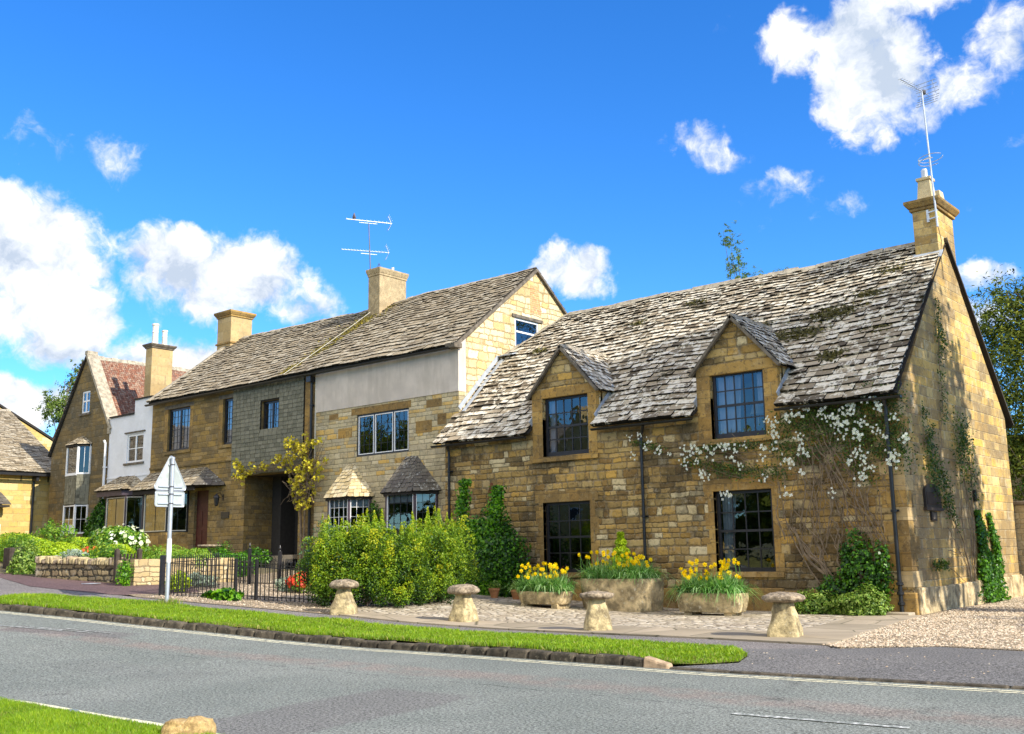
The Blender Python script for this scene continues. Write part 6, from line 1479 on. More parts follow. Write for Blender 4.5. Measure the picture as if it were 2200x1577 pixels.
for v in range(4):
    mb = MB().use(M['f_white'])
    for _ in range(7):
        c = Vector((q.normal(0, .050), q.normal(0, .02)-.02, q.normal(0, .045))); d = Vector((q.normal(0, .35), -1, q.normal(.1, .35))).normalized(); a = d.orthogonal().normalized(); b2 = d.cross(a); ph = q.uniform(0, 6)
        for k in range(4): an = ph+k*1.5708; u = a*math.cos(an)+b2*math.sin(an); w_ = a*math.cos(an+1.57)+b2*math.sin(an+1.57); mb.tint = q.random(); mb.poly([c, c+u*.018+w_*.013+d*.004, c+u*.032, c+u*.018-w_*.013+d*.004])
    mb.tint = .5; o = mb.build('blossom', t_); proto.append(o)
for i, (x, z) in enumerate(FL):
    o = proto[i % 4]
    if i >= 4: o = o.copy(); COL.objects.link(o)
    o.location = Vector((x+.0, Y1-.16-q.uniform(0, .12), z)); o.scale = (q.uniform(.85, 1.45),)*3; o.rotation_euler = (0, q.uniform(-1, 1), 0)
def seg_cloud(segs, n, sd, seed, ydepth=.12):
    q = np.random.default_rng(seed); out = []
    tot = sum(math.dist(a, b)*w_ for a, b, w_ in segs)
    for a, b, w_ in segs:
        m = int(n*math.dist(a, b)*w_/tot); t = q.random(m); out.append(np.stack([a[0]+(b[0]-a[0])*t+q.normal(0, sd*w_, m), Y1-.05-ydepth*q.random(m), a[1]+(b[1]-a[1])*t+q.normal(0, sd*w_*.8, m)], 1))
    return np.concatenate(out)
segs = [((-15.2, 4.3), (-14.2, 4.0), .35), ((-13.7, 3.7), (-12.4, 3.4), .6), ((-13.4, 3.95), (-11.6, 3.95), .5), ((-12.6, 3.4), (-10.9, 3.2), .7), ((-11.3, 3.9), (-10.2, 3.6), 1.0), ((-11.1, 4.3), (-9.8, 4.55), 1.1), ((-10.2, 4.4), (-8.4, 4.7), 1.4), ((-10.2, 4.0), (-8.3, 4.1), 1.5), ((-9.5, 3.5), (-8.2, 3.7), 1.3), ((-9.2, 4.7), (-8.2, 4.85), 1.1), ((-8.3, 4.6), (-8.1, 3.2), .8), ((-9.2, 3.3), (-8.9, 2.9), .7)]
P = seg_cloud(segs, 7200, .19, 301); leaves('foliage', P, .060, M['l_rose'], t_, normal=np.array([.1, -.8, .3]), aspect=.55)
P = seg_cloud(segs, 420, .2, 305, .2); tag(leaves('buds', P, .035, M['l_cover'], t_, tint=NR.uniform(.5, 1, len(P)), aspect=.9), kind='stuff')
polys = []
def wander(a, b, k, seed, amp=.10, y=Y1-.10):
    q = random.Random(seed); pts = []
    ph = q.uniform(0, 6)
    for i in range(k+1): t = i/k; e = math.sin(t*math.pi); pts.append((a[0]+(b[0]-a[0])*t+amp*e*math.sin(ph+t*q.uniform(3, 6)), y-.05*e*q.random(), a[1]+(b[1]-a[1])*t+amp*.6*e*math.sin(ph*2+t*5)))
    return pts
q = random.Random(9); base = (-9.75, .15)
hubs = [(-10.5, 1.55), (-10.15, 1.6), (-10.9, 1.9), (-9.7, 1.8), (-9.2, 1.5), (-8.8, 1.5)]
for i, hb in enumerate(hubs):
    for j in range(3): polys.append((wander((base[0]+q.uniform(-.15, .15)+(.6 if i > 3 else 0), base[1]), (hb[0]+q.uniform(-.12, .12), hb[1]+q.uniform(-.2, .2)), 7, i*7+j, .14), .030 if j == 0 else .014))
for k in range(56):
    hb = q.choice(hubs); tx, tz = q.uniform(-11.6, -8.2), q.uniform(2.3, 4.6)
    polys.append((wander((hb[0]+q.uniform(-.15, .15), hb[1]+q.uniform(-.4, .3)), (hb[0]*.45+tx*.55, tz), 9, 100+k, .16, Y1-.06-.08*q.random()), q.uniform(.004, .014)))
for k in range(14): polys.append((wander((q.uniform(-10.9, -8.3), q.uniform(2.6, 4.5)), (q.uniform(-11.4, -8.0), q.uniform(2.2, 4.4)), 7, 300+k, .2), .005))
for k in range(10): polys.append((wander((-11.2, 3.1+q.uniform(-.2, .6)), (-15.2+q.uniform(0, 3), 3.6+q.uniform(0, .7)), 9, 400+k, .12), .006))
stem_obj('stems', t_, polys, M['twig'], 4)
t_ = thing('ivy_mound', 'dark green ivy at the foot of the flowering climber left of the drainpipe', 'ivy', (-9.3, 22.7, 0))
for c, r3, n in (((-9.3, 22.72, .85), (.46, .20, .90), 2500), ((-8.75, 22.75, .9), (.20, .14, .62), 620), ((-9.9, 22.7, .45), (.4, .2, .4), 800)):
    P, d = blob(c, r3, n, int(n)); leaves('leaves', P, .075, M['l_ivybright'] if n < 0 else M['l_ivy'], t_, normal=d+np.array([0, -.5, .1]), aspect=.8)
t_ = thing('ground_cover', 'low bright leafy ground cover below the flowering climber', 'plants', (-9.6, 22.3, 0))
for c, r3, n in (((-9.2, 22.35, .20), (.65, .40, .30), 3600), ((-10.2, 22.4, .18), (.60, .38, .34), 2800), ((-8.9, 22.3, .25), (.35, .3, .38), 1500)):
    P, d = blob(c, r3, n, int(n)+1); k_ = P[:, 2] > .0; leaves('leaves', P[k_], .070, M['l_cover'], t_, normal=d[k_]+np.array([0, 0, .6]), aspect=.6)

# vines on the gable wall
t_ = thing('gable_vine', 'thin leafy vine with bare forked stems climbing the sunlit cottage gable', 'climber', (X1+.08, 26.7, 0))
def gw(a, b, k, seed, amp=.06, xo=.06): return [(X1+xo, p[0], p[2]) for p in wander(a, b, k, seed, amp)]
polys = [(gw((26.8, .1), (27.3, 2.0), 8, 1, .1), .022), (gw((26.75, .1), (26.4, 1.5), 8, 2, .08), .018), (gw((26.4, 1.5), (25.5, 2.4), 8, 3, .07), .011), (gw((26.3, 1.3), (25.2, 1.35), 7, 4, .06), .009), (gw((26.45, 1.6), (26.5, 3.0), 8, 5, .1), .010), (gw((27.3, 2.0), (27.35, 4.1), 8, 6, .12), .012), (gw((25.5, 2.4), (25.2, 3.6), 8, 7, .1), .009), (gw((25.2, 3.6), (25.7, 4.6), 8, 8, .1), .008), (gw((25.7, 4.6), (26.1, 7.6), 10, 9, .1), .009), (gw((27.0, 1.5), (26.9, 3.9), 9, 10, .12), .009), (gw((26.7, .8), (25.3, 1.9), 9, 11, .15), .008), (gw((27.2, 2.2), (26.6, 4.1), 9, 12, .15), .008), (gw((27.3, 3), (27.9, 4.1), 9, 13, .15), .007), (gw((26.9, .1), (27.0, 1.9), 9, 14, .12), .012), (gw((25.0, 1.0), (24.0, 1.05), 6, 15, .06), .008), (gw((26.7, .5), (25.0, 1.0), 6, 16, .1), .008)]
stem_obj('stems', t_, polys, M['twig'], 5)
q = np.random.default_rng(55); P = []
for (a, b, sd, n) in (((26.6, 4.25), (27.2, 4.1), .30, 420), ((27.2, 4.1), (27.3, 2.7), .30, 330), ((26.6, 3.9), (26.5, 3.3), .25, 240), ((25.9, 7.5), (25.75, 5.5), .09, 240), ((25.75, 5.6), (25.6, 4.4), .09, 110), ((24.4, 4.1), (24.7, 3.2), .22, 420), ((24.9, 3.3), (25.5, 2.3), .22, 420), ((24.2, 3.3), (24.8, 2.7), .18, 200), ((24.0, 1.05), (24.9, 1.05), .07, 200), ((24.3, 4.4), (24.2, 4.6), .09, 60), ((25.5, 2.4), (25.9, 1.9), .10, 70), ((26.0, 6.7), (26.3, 6.2), .12, 90)):
    t = q.random(n); P.append(np.stack([X1+.05+.12*q.random(n), a[0]+(b[0]-a[0])*t+q.normal(0, sd, n), a[1]+(b[1]-a[1])*t+q.normal(0, sd*.9, n)], 1))
P = np.concatenate(P); leaves('foliage', P, .07, M['l_rose'], t_, normal=np.array([.9, 0, .3]), aspect=.6, tint=NR.uniform(.3, 1, len(P)))
t_ = thing('gable_ivy', 'two narrow dark green ivy columns at the foot of the cottage gable', 'ivy', (X1+.12, 28.0, 0))
for (yc, z1, w_, n) in ((27.7, 2.25, .36, 3200), (28.75, 2.2, .24, 2000), (28.2, 1.3, .45, 2200)):
    h = q.random(n); P = np.stack([X1+.04+.24*q.random(n)*(1.15-h), yc+.12*np.sin(h*7+yc)+q.normal(0, w_*.55, n)*(1.05-.55*h)*(1+.35*np.sin(h*19)), .08+z1*h], 1); leaves('leaves', P, .075, M['l_ivybright'] if yc == 0 else M['l_ivy'], t_, normal=np.array([.8, -.2, .3]), aspect=.8, tint=NR.uniform(.25, 1, n))
stem_obj('stem', t_, [([(X1+.15, 28.9, .05), (X1+.12, 28.6, .7), (X1+.1, 28.3, 1.0)], .03)], M['bark'])

# notice case and switch box on the gable
t_ = thing('notice_case', 'arched black notice board fixed to the sunlit cottage gable', 'notice board', (X1+.04, 24.5, 2.55))
mb = MB().use(M['black']); Yc, hw, zb, zt = 24.50, .52, 2.33, 2.70
arc = [(Yc+hw*math.cos(a), zt+.17*math.sin(a)) for a in np.linspace(0, math.pi, 11)]; ol = [(Yc-hw, zb), (Yc+hw, zb)]+arc
wall(mb, 'y', X1+.06, ol, [], .055, M['black']); mb.use(M['wood']); mb.box(X1+.005, X1+.085, Yc-hw-.04, Yc+hw+.04, zb-.07, zb-.002); mb.build('case', t_)
mb = MB().use(M['verge']); wall(mb, 'y', X1+.067, [(Yc-hw+.07, zb+.06), (Yc+hw-.07, zb+.06), (Yc+hw-.07, zt-.02), (Yc-hw+.07, zt-.02)], [], .006, M['dooro']); mb.build('notice_panel', t_)
mb = MB().use(M['black']); mb.box(X1+.005, X1+.05, 24.33, 24.68, 2.03, 2.24); mb.use(M['verge']); mb.box(X1+.0505, X1+.055, 24.40, 24.61, 2.07, 2.20); tag(mb.build('meter_box', bevel=.006), 'small dark square box on the gable directly below the notice board', 'box')
mb = MB().use(M['black']); mb.box(X1+.005, X1+.07, 27.62, 27.74, 2.55, 2.85); tag(mb.build('vent_box', bevel=.006), 'tiny dark upright vent box on the gable above the ivy columns', 'box')

# vine over the recessed porch
t_ = thing('yellow_vine', 'vine with young yellow leaves over the dark recessed porch', 'climber', (-29.7, Y2-.3, 1.2))
q = np.random.default_rng(91); P = []
for (a, b, sd, n) in (((-33.7, 4.85), (-33.4, 4.7), .13, 130), ((-33.4, 4.72), (-31.4, 4.75), .09, 150), ((-31.4, 4.9), (-30.8, 4.95), .12, 90), ((-30.7, 5.3), (-29.2, 5.45), .24, 260), ((-30.3, 4.8), (-28.8, 4.9), .32, 400), ((-29.8, 4.2), (-28.8, 4.3), .30, 330), ((-30.2, 4.1), (-29.3, 3.6), .25, 190), ((-29.7, 3.4), (-29.2, 3.2), .16, 80), ((-33.3, 4.4), (-33.1, 4.3), .07, 18)):
    k_ = max(4, n//9); t = q.random(k_); C_ = np.stack([a[0]+(b[0]-a[0])*t+q.normal(0, sd, k_), Y2-.12-.45*q.random(k_), a[1]+(b[1]-a[1])*t+q.normal(0, sd, k_)], 1)
    P.append(np.repeat(C_, 9, axis=0)+q.normal(0, .05, (k_*9, 3)))
P = np.concatenate(P); leaves('foliage', P, .105, M['l_vine'], t_, normal=np.array([.5, -.6, .4]), aspect=.85)
polys = [([(-29.7, Y2-.28, 1.2), (-29.75, Y2-.25, 2.4), (-29.9, Y2-.2, 3.3), (-29.7, Y2-.25, 4.6)], .05), ([(-29.6, Y2-.25, 1.2), (-29.5, Y2-.3, 3.0), (-29.3, Y2-.3, 4.8)], .035), ([(-29.7, Y2-.25, 4.6), (-30.6, Y2-.2, 4.75), (-32, Y2-.2, 4.6), (-33.8, Y2-.2, 4.72)], .035)]
rq = random.Random(4)
for k in range(60): polys.append((wander((-29.7+rq.uniform(-.3, .3), rq.uniform(3.0, 4.6)), (-29.6+rq.uniform(-1.3, 1.3), rq.uniform(3.2, 5.5)), 6, 500+k, .18, Y2-.25-.2*rq.random()), .009))
for k in range(12): polys.append((wander((-30.6, 4.75), (-33.8+rq.uniform(0, 2.5), 4.5+rq.uniform(0, .4)), 6, 600+k, .1, Y2-.2), .009))
stem_obj('stems', t_, polys, M['twig'], 4)

# ================================================================== RAILINGS, GATES, GARDEN WALLS
def railing_panel(parent, a, b, h=.95, sp=.105):
    mb = MB().use(M['black']); a, b = Vector(a), Vector(b); d = b-a; n = max(2, int(d.length/sp))
    za, zb = g(a.x), g(b.x)
    for z in (.10, h-.16):
        mb.beam((a.x, a.y, za+z), (b.x, b.y, zb+z), .03, .02)
    for i in range(1, n):
        p = a.lerp(b, i/n); z = g(p.x); mb.tube([(p.x, p.y, z+.02), (p.x, p.y, z+h-.05), (p.x, p.y, z+h+.02)], [.013, .013, .003], 6)
    return mb.build('railing_panel', parent)
def post(parent, p, h, r_=.028, ball=True, name='post'):
    mb = MB().use(M['black']); z = g(p[0]); mb.box(p[0]-r_, p[0]+r_, p[1]-r_, p[1]+r_, z-.05, z+h)
    if ball: mb.lathe((p[0], p[1], z+h), [(.02, 0), (.012, .02), (.032, .05), (.036, .08), (.02, .11), (.006, .16), (.0, .17)], 10)
    return mb.build(name, parent)
t_ = thing('iron_railing', 'low black iron railing round the gravel front garden behind the road sign', 'railing', (-21.7, 15.2, g(-21.7)))
fp = [(-23.38, 14.12), (-21.75, 15.12), (-21.30, 15.40), (-19.75, 16.28)]
for a, b in zip(fp, fp[1:]): railing_panel(t_, a, b)
railing_panel(t_, (-23.38, 14.12), (-24.6, 16.6))
for k, p in enumerate(fp): post(t_, p, .98, .032 if k else .05, ball=False)
t_ = thing('iron_gate', 'black iron gate with ball finials and scrolls in front of the dark porch', 'gate', (-24.5, 18, g(-24.5)))
pa, pb = (-25.25, 18.0), (-23.84, 18.0)
for p in (pa, pb): post(t_, p, 1.02, .04)
mb = MB().use(M['black']); z = g(-24.5)
mb.beam((pa[0], 18, z+.1), (pb[0], 18, z+.1), .03, .03); mb.beam((pa[0], 18, z+.62), (pb[0], 18, z+.62), .03, .02); mb.beam((pa[0], 18, z+.86), (pb[0], 18, z+.86), .02, .02)
for i in range(1, 13): x = pa[0]+(pb[0]-pa[0])*i/13; mb.tube([(x, 18, z+.1), (x, 18, z+.66)], .009, 5)
for sx in (-1, 1):
    c = (-24.545+sx*.35, 18, z+.76)
    mb.tube([(c[0]+sx*(.30-.035*k)*math.cos(k*.7)*.55, 18, c[2]+(.12-.010*k)*math.sin(k*.7)) for k in range(9)], .008, 4)
    mb.tube([(pa[0] if sx < 0 else pb[0], 18, z+.64), (-24.545+sx*.25, 18, z+.84)], .008, 4)
mb.build('gate_leaf', t_)
t_ = thing('iron_railing', 'black iron railing on both sides of the finialed garden gate', 'railing', (-27, 18, g(-27)))
railing_panel(t_, (-28.2, 18.0), (-25.32, 18.0), .80); railing_panel(t_, (-23.78, 18.0), (-21.9, 17.9), .80)

t_ = thing('dry_stone_wall', 'low dark dry stone garden wall with jagged upright coping stones', 'wall', (-28.3, 14.6, g(-28)))
mb = MB().use(M['rockery']); a, b = Vector((-29.95, 14.02)), Vector((-26.9, 14.98)); d = (b-a).normalized(); n = Vector((d.y, -d.x)); K = 24
for i in range(K):
    p, q_ = a.lerp(b, i/K), a.lerp(b, (i+1)/K); za, zb = g(p.x), g(q_.x); f = n*.0; bk = -n*.38
    jj = [rnd.uniform(-.02, .02) for _ in range(2)]
    mb.hexa([(p.x, p.y, za-.1), (q_.x, q_.y, zb-.1), (q_.x+bk.x, q_.y+bk.y, zb-.1), (p.x+bk.x, p.y+bk.y, za-.1), (p.x+.02, p.y+.03, za+.40+.10*i/K), (q_.x+.02, q_.y+.03, zb+.40+.10*(i+1)/K), (q_.x+bk.x, q_.y+bk.y, zb+.50), (p.x+bk.x, p.y+bk.y, za+.50)])
mb.build('wall_body', t_)
r = random.Random(12); s = 0; tot = (b-a).length
while s < tot-.05:
    w_ = r.uniform(.09, .18); p = a+d*(s+w_/2)-n*.16; z = g(p.x)+.38+.10*s/tot; mb = MB().use(M['staddle'] if r.random() < .5 else M['cap']); h = r.uniform(.12, .24)
    mb.fbox((p.x, p.y, z+h/2), Vector((d.x, d.y, r.uniform(-.25, .25))).normalized(), (n.x, n.y, 0), Vector((r.uniform(-.2, .2), 0, 1)).normalized(), w_*.46, .19, h/2); mb.build('coping_stone', t_, bevel=.035); s += w_
t_ = thing('garden_wall_end', 'short pale stone wall end beside the wooden picket gate', 'wall', (-26.35, 15.6, g(-26)))
mb = MB(); wall(mb, 'y', -26.28, [(15.02, g(-26.3)-.1), (18.2, g(-26.3)-.1), (18.2, g(-26.3)+.70), (15.02, g(-26.3)+.70)], [], .42, M['gardenw']); mb.build('wall_body', t_, bevel=.02)
t_ = thing('picket_gate', 'dark wooden picket gate between posts at the garden wall', 'gate', (-26.8, 15.1, g(-26.8)))
z = g(-26.8)
for p in ((-27.05, 14.93), (-26.62, 15.35)):
    mb = MB().use(M['wood']); mb.box(p[0]-.055, p[0]+.055, p[1]-.055, p[1]+.055, z-.1, z+.92); mb.hexa([(p[0]-.055, p[1]-.055, z+.92), (p[0]+.055, p[1]-.055, z+.92), (p[0]+.055, p[1]+.055, z+.92), (p[0]-.055, p[1]+.055, z+.92), (p[0]-.01, p[1]-.01, z+.97), (p[0]+.01, p[1]-.01, z+.97), (p[0]+.01, p[1]+.01, z+.97), (p[0]-.01, p[1]+.01, z+.97)]); mb.build('gate_post', t_)
mb = MB().use(M['wood'])
for zz in (.22, .66): mb.beam((-27.0, 14.98, z+zz), (-26.66, 15.31, z+zz), .03, .07)
for i in range(5): t = (i+.5)/5; x, y = -27.0+.34*t, 14.98+.33*t; mb.box(x-.028, x+.028, y-.012-.02, y+.012-.02, z+.08, z+.82)
mb.build('gate_leaf', t_)
t_ = thing('brick_gate_pier', 'dark square gate pier among bright shrubs at the left edge', 'pier', (-33.0, 14.8, g(-33)))
rock_mesh('pier', sm([(.26, 0), (.26, .70), (.25, .72), (.0, .73)], 3), 28, (-33.0, 14.8, g(-33)-.05), p=9, amp=.012, mat=M['wood'], parent=t_, smooth=False)
t_ = thing('orange_stone_block', 'low orange stone block at the foot of the dark pier', 'stone', (-33.0, 14.1, g(-33)))
rock_mesh('block', sm([(.34, 0), (.34, .2), (.31, .25), (.0, .26)], 3), 28, (-33.1, 14.15, g(-33)-.02), p=6, amp=.03, mat=M['boulder'], parent=t_, sy=.5)

# garden planting ------------------------------------------------------
def bush(name, label, cat, blobs, size, mat, aspect=.6, flowers=None, group=None, tint=None, up=.3, shell=.5, lump=.35):
    c0 = blobs[0][0]; t_ = thing(name, label, cat, (c0[0], c0[1], g(c0[0])), group)
    for k, (c, r3, n) in enumerate(blobs):
        P, d = blob(c, r3, n, abs(int(c[0]*37+c[1]*11+n)), shell=shell, lump=lump); k_ = P[:, 2] > g(c[0])-.05
        leaves('foliage', P[k_], size, mat, t_, normal=d[k_]+np.array([0, 0, up]), aspect=aspect, tint=None if tint is None else NR.uniform(tint[0], tint[1], k_.sum()))
    if flowers:
        fm, fs, n = flowers; P, d = blob(blobs[0][0], [v*1.04 for v in blobs[0][1]], n*3, 777+n, shell=.95, lump=lump); k_ = (P[:, 2] > blobs[0][0][2]-.1)
        tag(leaves('flowers', P[k_][:n], fs, fm, t_, normal=d[k_][:n]*2, aspect=.95), kind='stuff')
    return t_
bush('clipped_hedge', 'bright green clipped hedge at the left edge in front of the yellow house', 'hedge', [((-37.2, 16.6, 1.75), (2.6, .9, .62), 12000), ((-34.6, 16.4, 1.5), (1.1, .7, .55), 4000)], .085, M['l_box'], lump=.12, shell=.8)
bush('clipped_hedge', 'bright green clipped hedge in front of the gabled house lower bay window', 'hedge', [((-40.0, 20.1, 1.98), (1.9, .8, .36), 9000)], .085, M['l_box'], lump=.10, shell=.8)
bush('clipped_ball', 'round yellow-green clipped ball behind the left of the dry stone wall', 'shrub', [((-34.45, 17.0, 1.60), (.78, .7, .44), 6000)], .06, M['l_box'], lump=.06, shell=.85, tint=(.5, 1))
bush('clipped_ball', 'yellow-green rounded shrub behind the picket gate', 'shrub', [((-31.0, 17.0, 1.52), (.72, .7, .42), 5000)], .06, M['l_box'], lump=.1, shell=.85, tint=(.55, 1))
bush('viburnum', 'shrub with flat creamy white flower heads below the white house bay', 'shrub', [((-34.9, 19.3, 1.95), (1.15, .9, .72), 6500)], .12, M['l_fern'], flowers=(M['l_vib'], .15, 150), lump=.2)
bush('dark_climber', 'dark leafy climber on the gabled house beside its lower bay window', 'climber', [((-43.9, 23.2, 2.6), (.75, .35, 1.15), 5200), ((-43.5, 23.2, 3.6), (.4, .25, .55), 1200)], .11, M['l_ivy'])
bush('red_flower_bed', 'bed of small red flowers behind the clipped ball', 'flowers', [((-34.9, 18.1, 1.72), (.85, .45, .16), 900)], .08, M['l_fern'], flowers=(M['f_red'], .085, 300))
bush('feathery_shrub', 'feathery grey-green shrub between the dark pier and the clipped ball', 'shrub', [((-35.3, 15.9, 1.75), (.75, .5, .62), 3600)], .12, M['l_fern'], aspect=.2, lump=.4)
bush('leaning_shrub', 'taller loose green shrub in front of the corner of the yellow house', 'shrub', [((-39.2, 19.0, 2.25), (1.0, .6, .75), 1900)], .10, M['l_fern'], lump=.6)
bush('pier_shrub', 'bright leafy shrub spilling beside the dark pier', 'shrub', [((-31.3, 14.35, 1.32), (.62, .40, .62), 3600)], .085, M['l_cover'], lump=.4)
bush('silver_plant', 'pale silver-leaved plant behind the dry stone wall', 'plant', [((-30.6, 15.6, 1.40), (.9, .45, .34), 2200)], .09, M['l_silver'])
bush('leafy_shrub', 'green leafy shrub behind the right of the dry stone wall', 'shrub', [((-28.9, 15.7, 1.42), (.85, .5, .42), 3000)], .09, M['l_fern'], lump=.5)
bush('creeping_plant', 'green creeper hanging over the picket gate post', 'plant', [((-26.3, 14.75, 1.05), (.17, .22, .42), 900)], .06, M['l_ivybright'])
bush('fern_row', 'yellow-green ferns along the wall top left of the road sign', 'ferns', [((-28.9, 17.4, 1.42), (1.6, .6, .34), 3400), ((-26.8, 17.2, 1.45), (.7, .5, .30), 1400)], .13, M['l_fern'], aspect=.25, lump=.5, tint=(.4, 1))
bush('dark_bush', 'dark green bush behind the railing near the brown house door', 'shrub', [((-28.8, 19.6, 1.15), (1.25, .7, .52), 6000)], .085, M['l_ivybright'], tint=(0, .7))
bush('silver_plant', 'silver-blue plants inside the railing near its left post', 'plant', [((-25.5, 16.5, .82), (.72, .4, .22), 1500)], .08, M['l_silver'])
bush('yellow_shrub', 'bright yellow-green plant just behind the left railing post', 'plant', [((-24.2, 15.1, .85), (.28, .3, .26), 900)], .08, M['l_box'], tint=(.6, 1))
bush('azalea', 'small shrub of red flowers behind the railing beside the conifers', 'flowers', [((-22.35, 17.6, .76), (.38, .35, .26), 700)], .07, M['l_fern'], flowers=(M['f_red'], .10, 240))
bush('pink_flowers', 'pale pinkish leafy plant left of the red azalea', 'plant', [((-23.0, 17.6, .72), (.32, .3, .22), 500)], .07, M['l_silver'])
bush('hosta', 'broad-leaved green plant growing at the foot of the railing', 'plant', [((-21.9, 14.85, .52), (.62, .26, .18), 520)], .16, M['l_ivybright'], aspect=.75, up=1.0, lump=.4)
bush('topiary_cone', 'small dark topiary cone beside the stone bird bath', 'shrub', [((-30.4, 20.6, 1.45), (.30, .3, .55), 1500)], .06, M['l_ivy'])
bush('low_shrub', 'low green shrub at the foot of the brown house wall', 'shrub', [((-31.6, 22.8, 1.45), (.8, .35, .35), 1500)], .09, M['l_ivy'])
t_ = thing('bird_bath', 'stone bird bath near the dark red door', 'bird bath', (-31.3, 20.7, g(-31.3)))
zb = g(-31.3); rock_mesh('pedestal', sm([(.20, 0), (.12, .2), (.10, .62), (.16, .68)], 3), 20, (-31.3, 20.7, zb), p=2, amp=.008, mat=M['staddle'], parent=t_)
rock_mesh('basin', sm([(.14, 0), (.38, .05), (.44, .10), (.42, .14), (.30, .12), (.05, .10)], 2), 28, (-31.3, 20.7, zb+.68), p=2, amp=.010, mat=M['cap'], parent=t_)
# climbing greenery in the bay window corner
bush('bay_creeper', 'small dark creeper on the wall between the two slated bay windows', 'climber', [((-25.95, 23.4, 2.55), (.28, .15, .7), 900)], .085, M['l_ivybright'], tint=(0, .6))

# ================================================================== ROAD SIGN (seen from behind)
sx, sy, sz = -21.21, 12.95, g(-21.21)
t_ = thing('road_sign', 'grey metal back of a triangular road sign with rectangular plate on a pole', 'road sign', (sx, sy, sz))
mb = MB().use(M['galv']); mb.tube([(sx, sy, sz-.1), (sx, sy, sz+3.28)], .046, 16); mb.build('pole', t_, smooth=False)
mb = MB().use(M['galv']); mb.lathe((sx, sy, sz+3.28), [(.050, 0), (.050, .03), (.03, .05), (.0, .055)], 14); mb.build('pole_cap', t_)
def round_poly(pts, rr, k=6):
    out = []; n = len(pts)
    for i in range(n):
        p0, p1, p2 = Vector(pts[i-1]), Vector(pts[i]), Vector(pts[(i+1) % n]); a = (p0-p1).normalized(); b = (p2-p1).normalized(); ha = a.angle(b)/2; d = rr/math.tan(ha)
        c = p1+(a+b).normalized()*(rr/math.sin(ha)); A, B = p1+a*d, p1+b*d
        va, vb = A-c, B-c; ang = va.angle(vb); sgn = 1 if va.x*vb.y-va.y*vb.x > 0 else -1
        for j in range(k+1): th = sgn*ang*j/k; out.append(tuple(c+Vector((va.x*math.cos(th)-va.y*math.sin(th), va.x*math.sin(th)+va.y*math.cos(th)))))
    return out
SH = .40; tz0, tz1 = sz+2.58, sz+3.31
px_ = sx-.064
for nm, ol in (('warning_triangle', round_poly([(sy-SH*1.10, tz0), (sy+SH*1.10, tz0), (sy, tz1+.11)], .06)), ('lower_plate', round_poly([(sy-.37, sz+2.20), (sy+.37, sz+2.20), (sy+.37, sz+2.55), (sy-.37, sz+2.55)], .05))):
    mb = MB().use(M['signback']); wall(mb, 'y', px_, ol, [], .012, M['signback'])
    mb.use(M['galv']); n = len(ol)   # folded rim
    for i in range(n): a, b = ol[i], ol[(i+1) % n]; mb.tube([(px_+.005, a[0], a[1]), (px_+.005, b[0], b[1])], .010, 5, cap=False)
    o = mb.build(nm, t_)
    for zz, w_ in (((tz0+.07, .30), (tz1-.16, .07)) if 'tri' in nm else ((sz+2.27, .30), (sz+2.48, .30))):
        m = MB().use(M['galv']); m.box(px_+.001, px_+.03, sy-w_, sy+w_, zz-.018, zz+.018); m.build('mounting_rail', o, bevel=.004)
        m = MB().use(M['darkmetal']); m.lathe((sx, sy, zz-.014), [(.0485, 0), (.052, .0), (.052, .028), (.0485, .028)], 14, cap=False); m.build('clip_band', o)
mb = MB().use(M['whitewood']); mb.lathe((sx, sy, sz+.95), [(.0475, 0), (.051, .01), (.056, .25), (.052, .52), (.0475, .53)], 14, cap=False); mb.build('white_wrap', t_)
q = np.random.default_rng(3); P = np.stack([sx+q.normal(0, .13, 260), sy+q.normal(0, .13, 260), np.full(260, sz)], 1); V, F1, F2 = blades_arrays(P, q.uniform(.08, .2, 260), q.normal(0, .05, (260, 2)), np.full(260, .014)); tag(np_mesh('grass_tuft', V, [F1, F2], M['g_grass'], tint=q.uniform(0, .5, 520)), 'longer grass tuft round the foot of the sign pole', 'grass', kind='stuff')

# ================================================================== ROCKS
t_ = thing('boulder', 'golden brown boulder on the near grass edge at the bottom of the view', 'boulder', (-8.32, 5.32, -.09))
rock_mesh('rock', sm([(.20, -.03), (.225, .03), (.22, .09), (.185, .135), (.09, .155), (.0, .16)], 5), 48, (-8.32, 5.35, -.09), p=3.5, amp=.06, freq=5.5, mat=M['boulder'], parent=t_, sx=1.0, sy=.62, rot=.55, seed=3)
t_ = thing('blue_grey_stone', 'small blue-grey stone at the road edge on the near grass', 'stone', (-10.55, 5.42, -.1))
rock_mesh('rock', sm([(.07, -.02), (.08, .015), (.055, .045), (.0, .05)], 3), 20, (-10.55, 5.42, -.10), p=2.4, amp=.015, freq=12, mat=M['bluestone'], parent=t_, rot=.7)
mb = MB().use(M['galv']); mb.lathe((-27.2, 14.3, g(-27.2)+.006), [(.0, 0), (.25, 0), (.25, .012), (.0, .013)], 20, cap=False); tag(mb.build('inspection_cover'), 'small metal inspection cover in the tarmac before the picket gate', 'cover')
mb = MB().use(M['flag']); mb.box(-9.05, -8.15, 22.45, 22.84, -.02, .07); tag(mb.build('gully_slab', bevel=.02), 'flat stone slab at the foot of the corner drainpipe', 'slab')

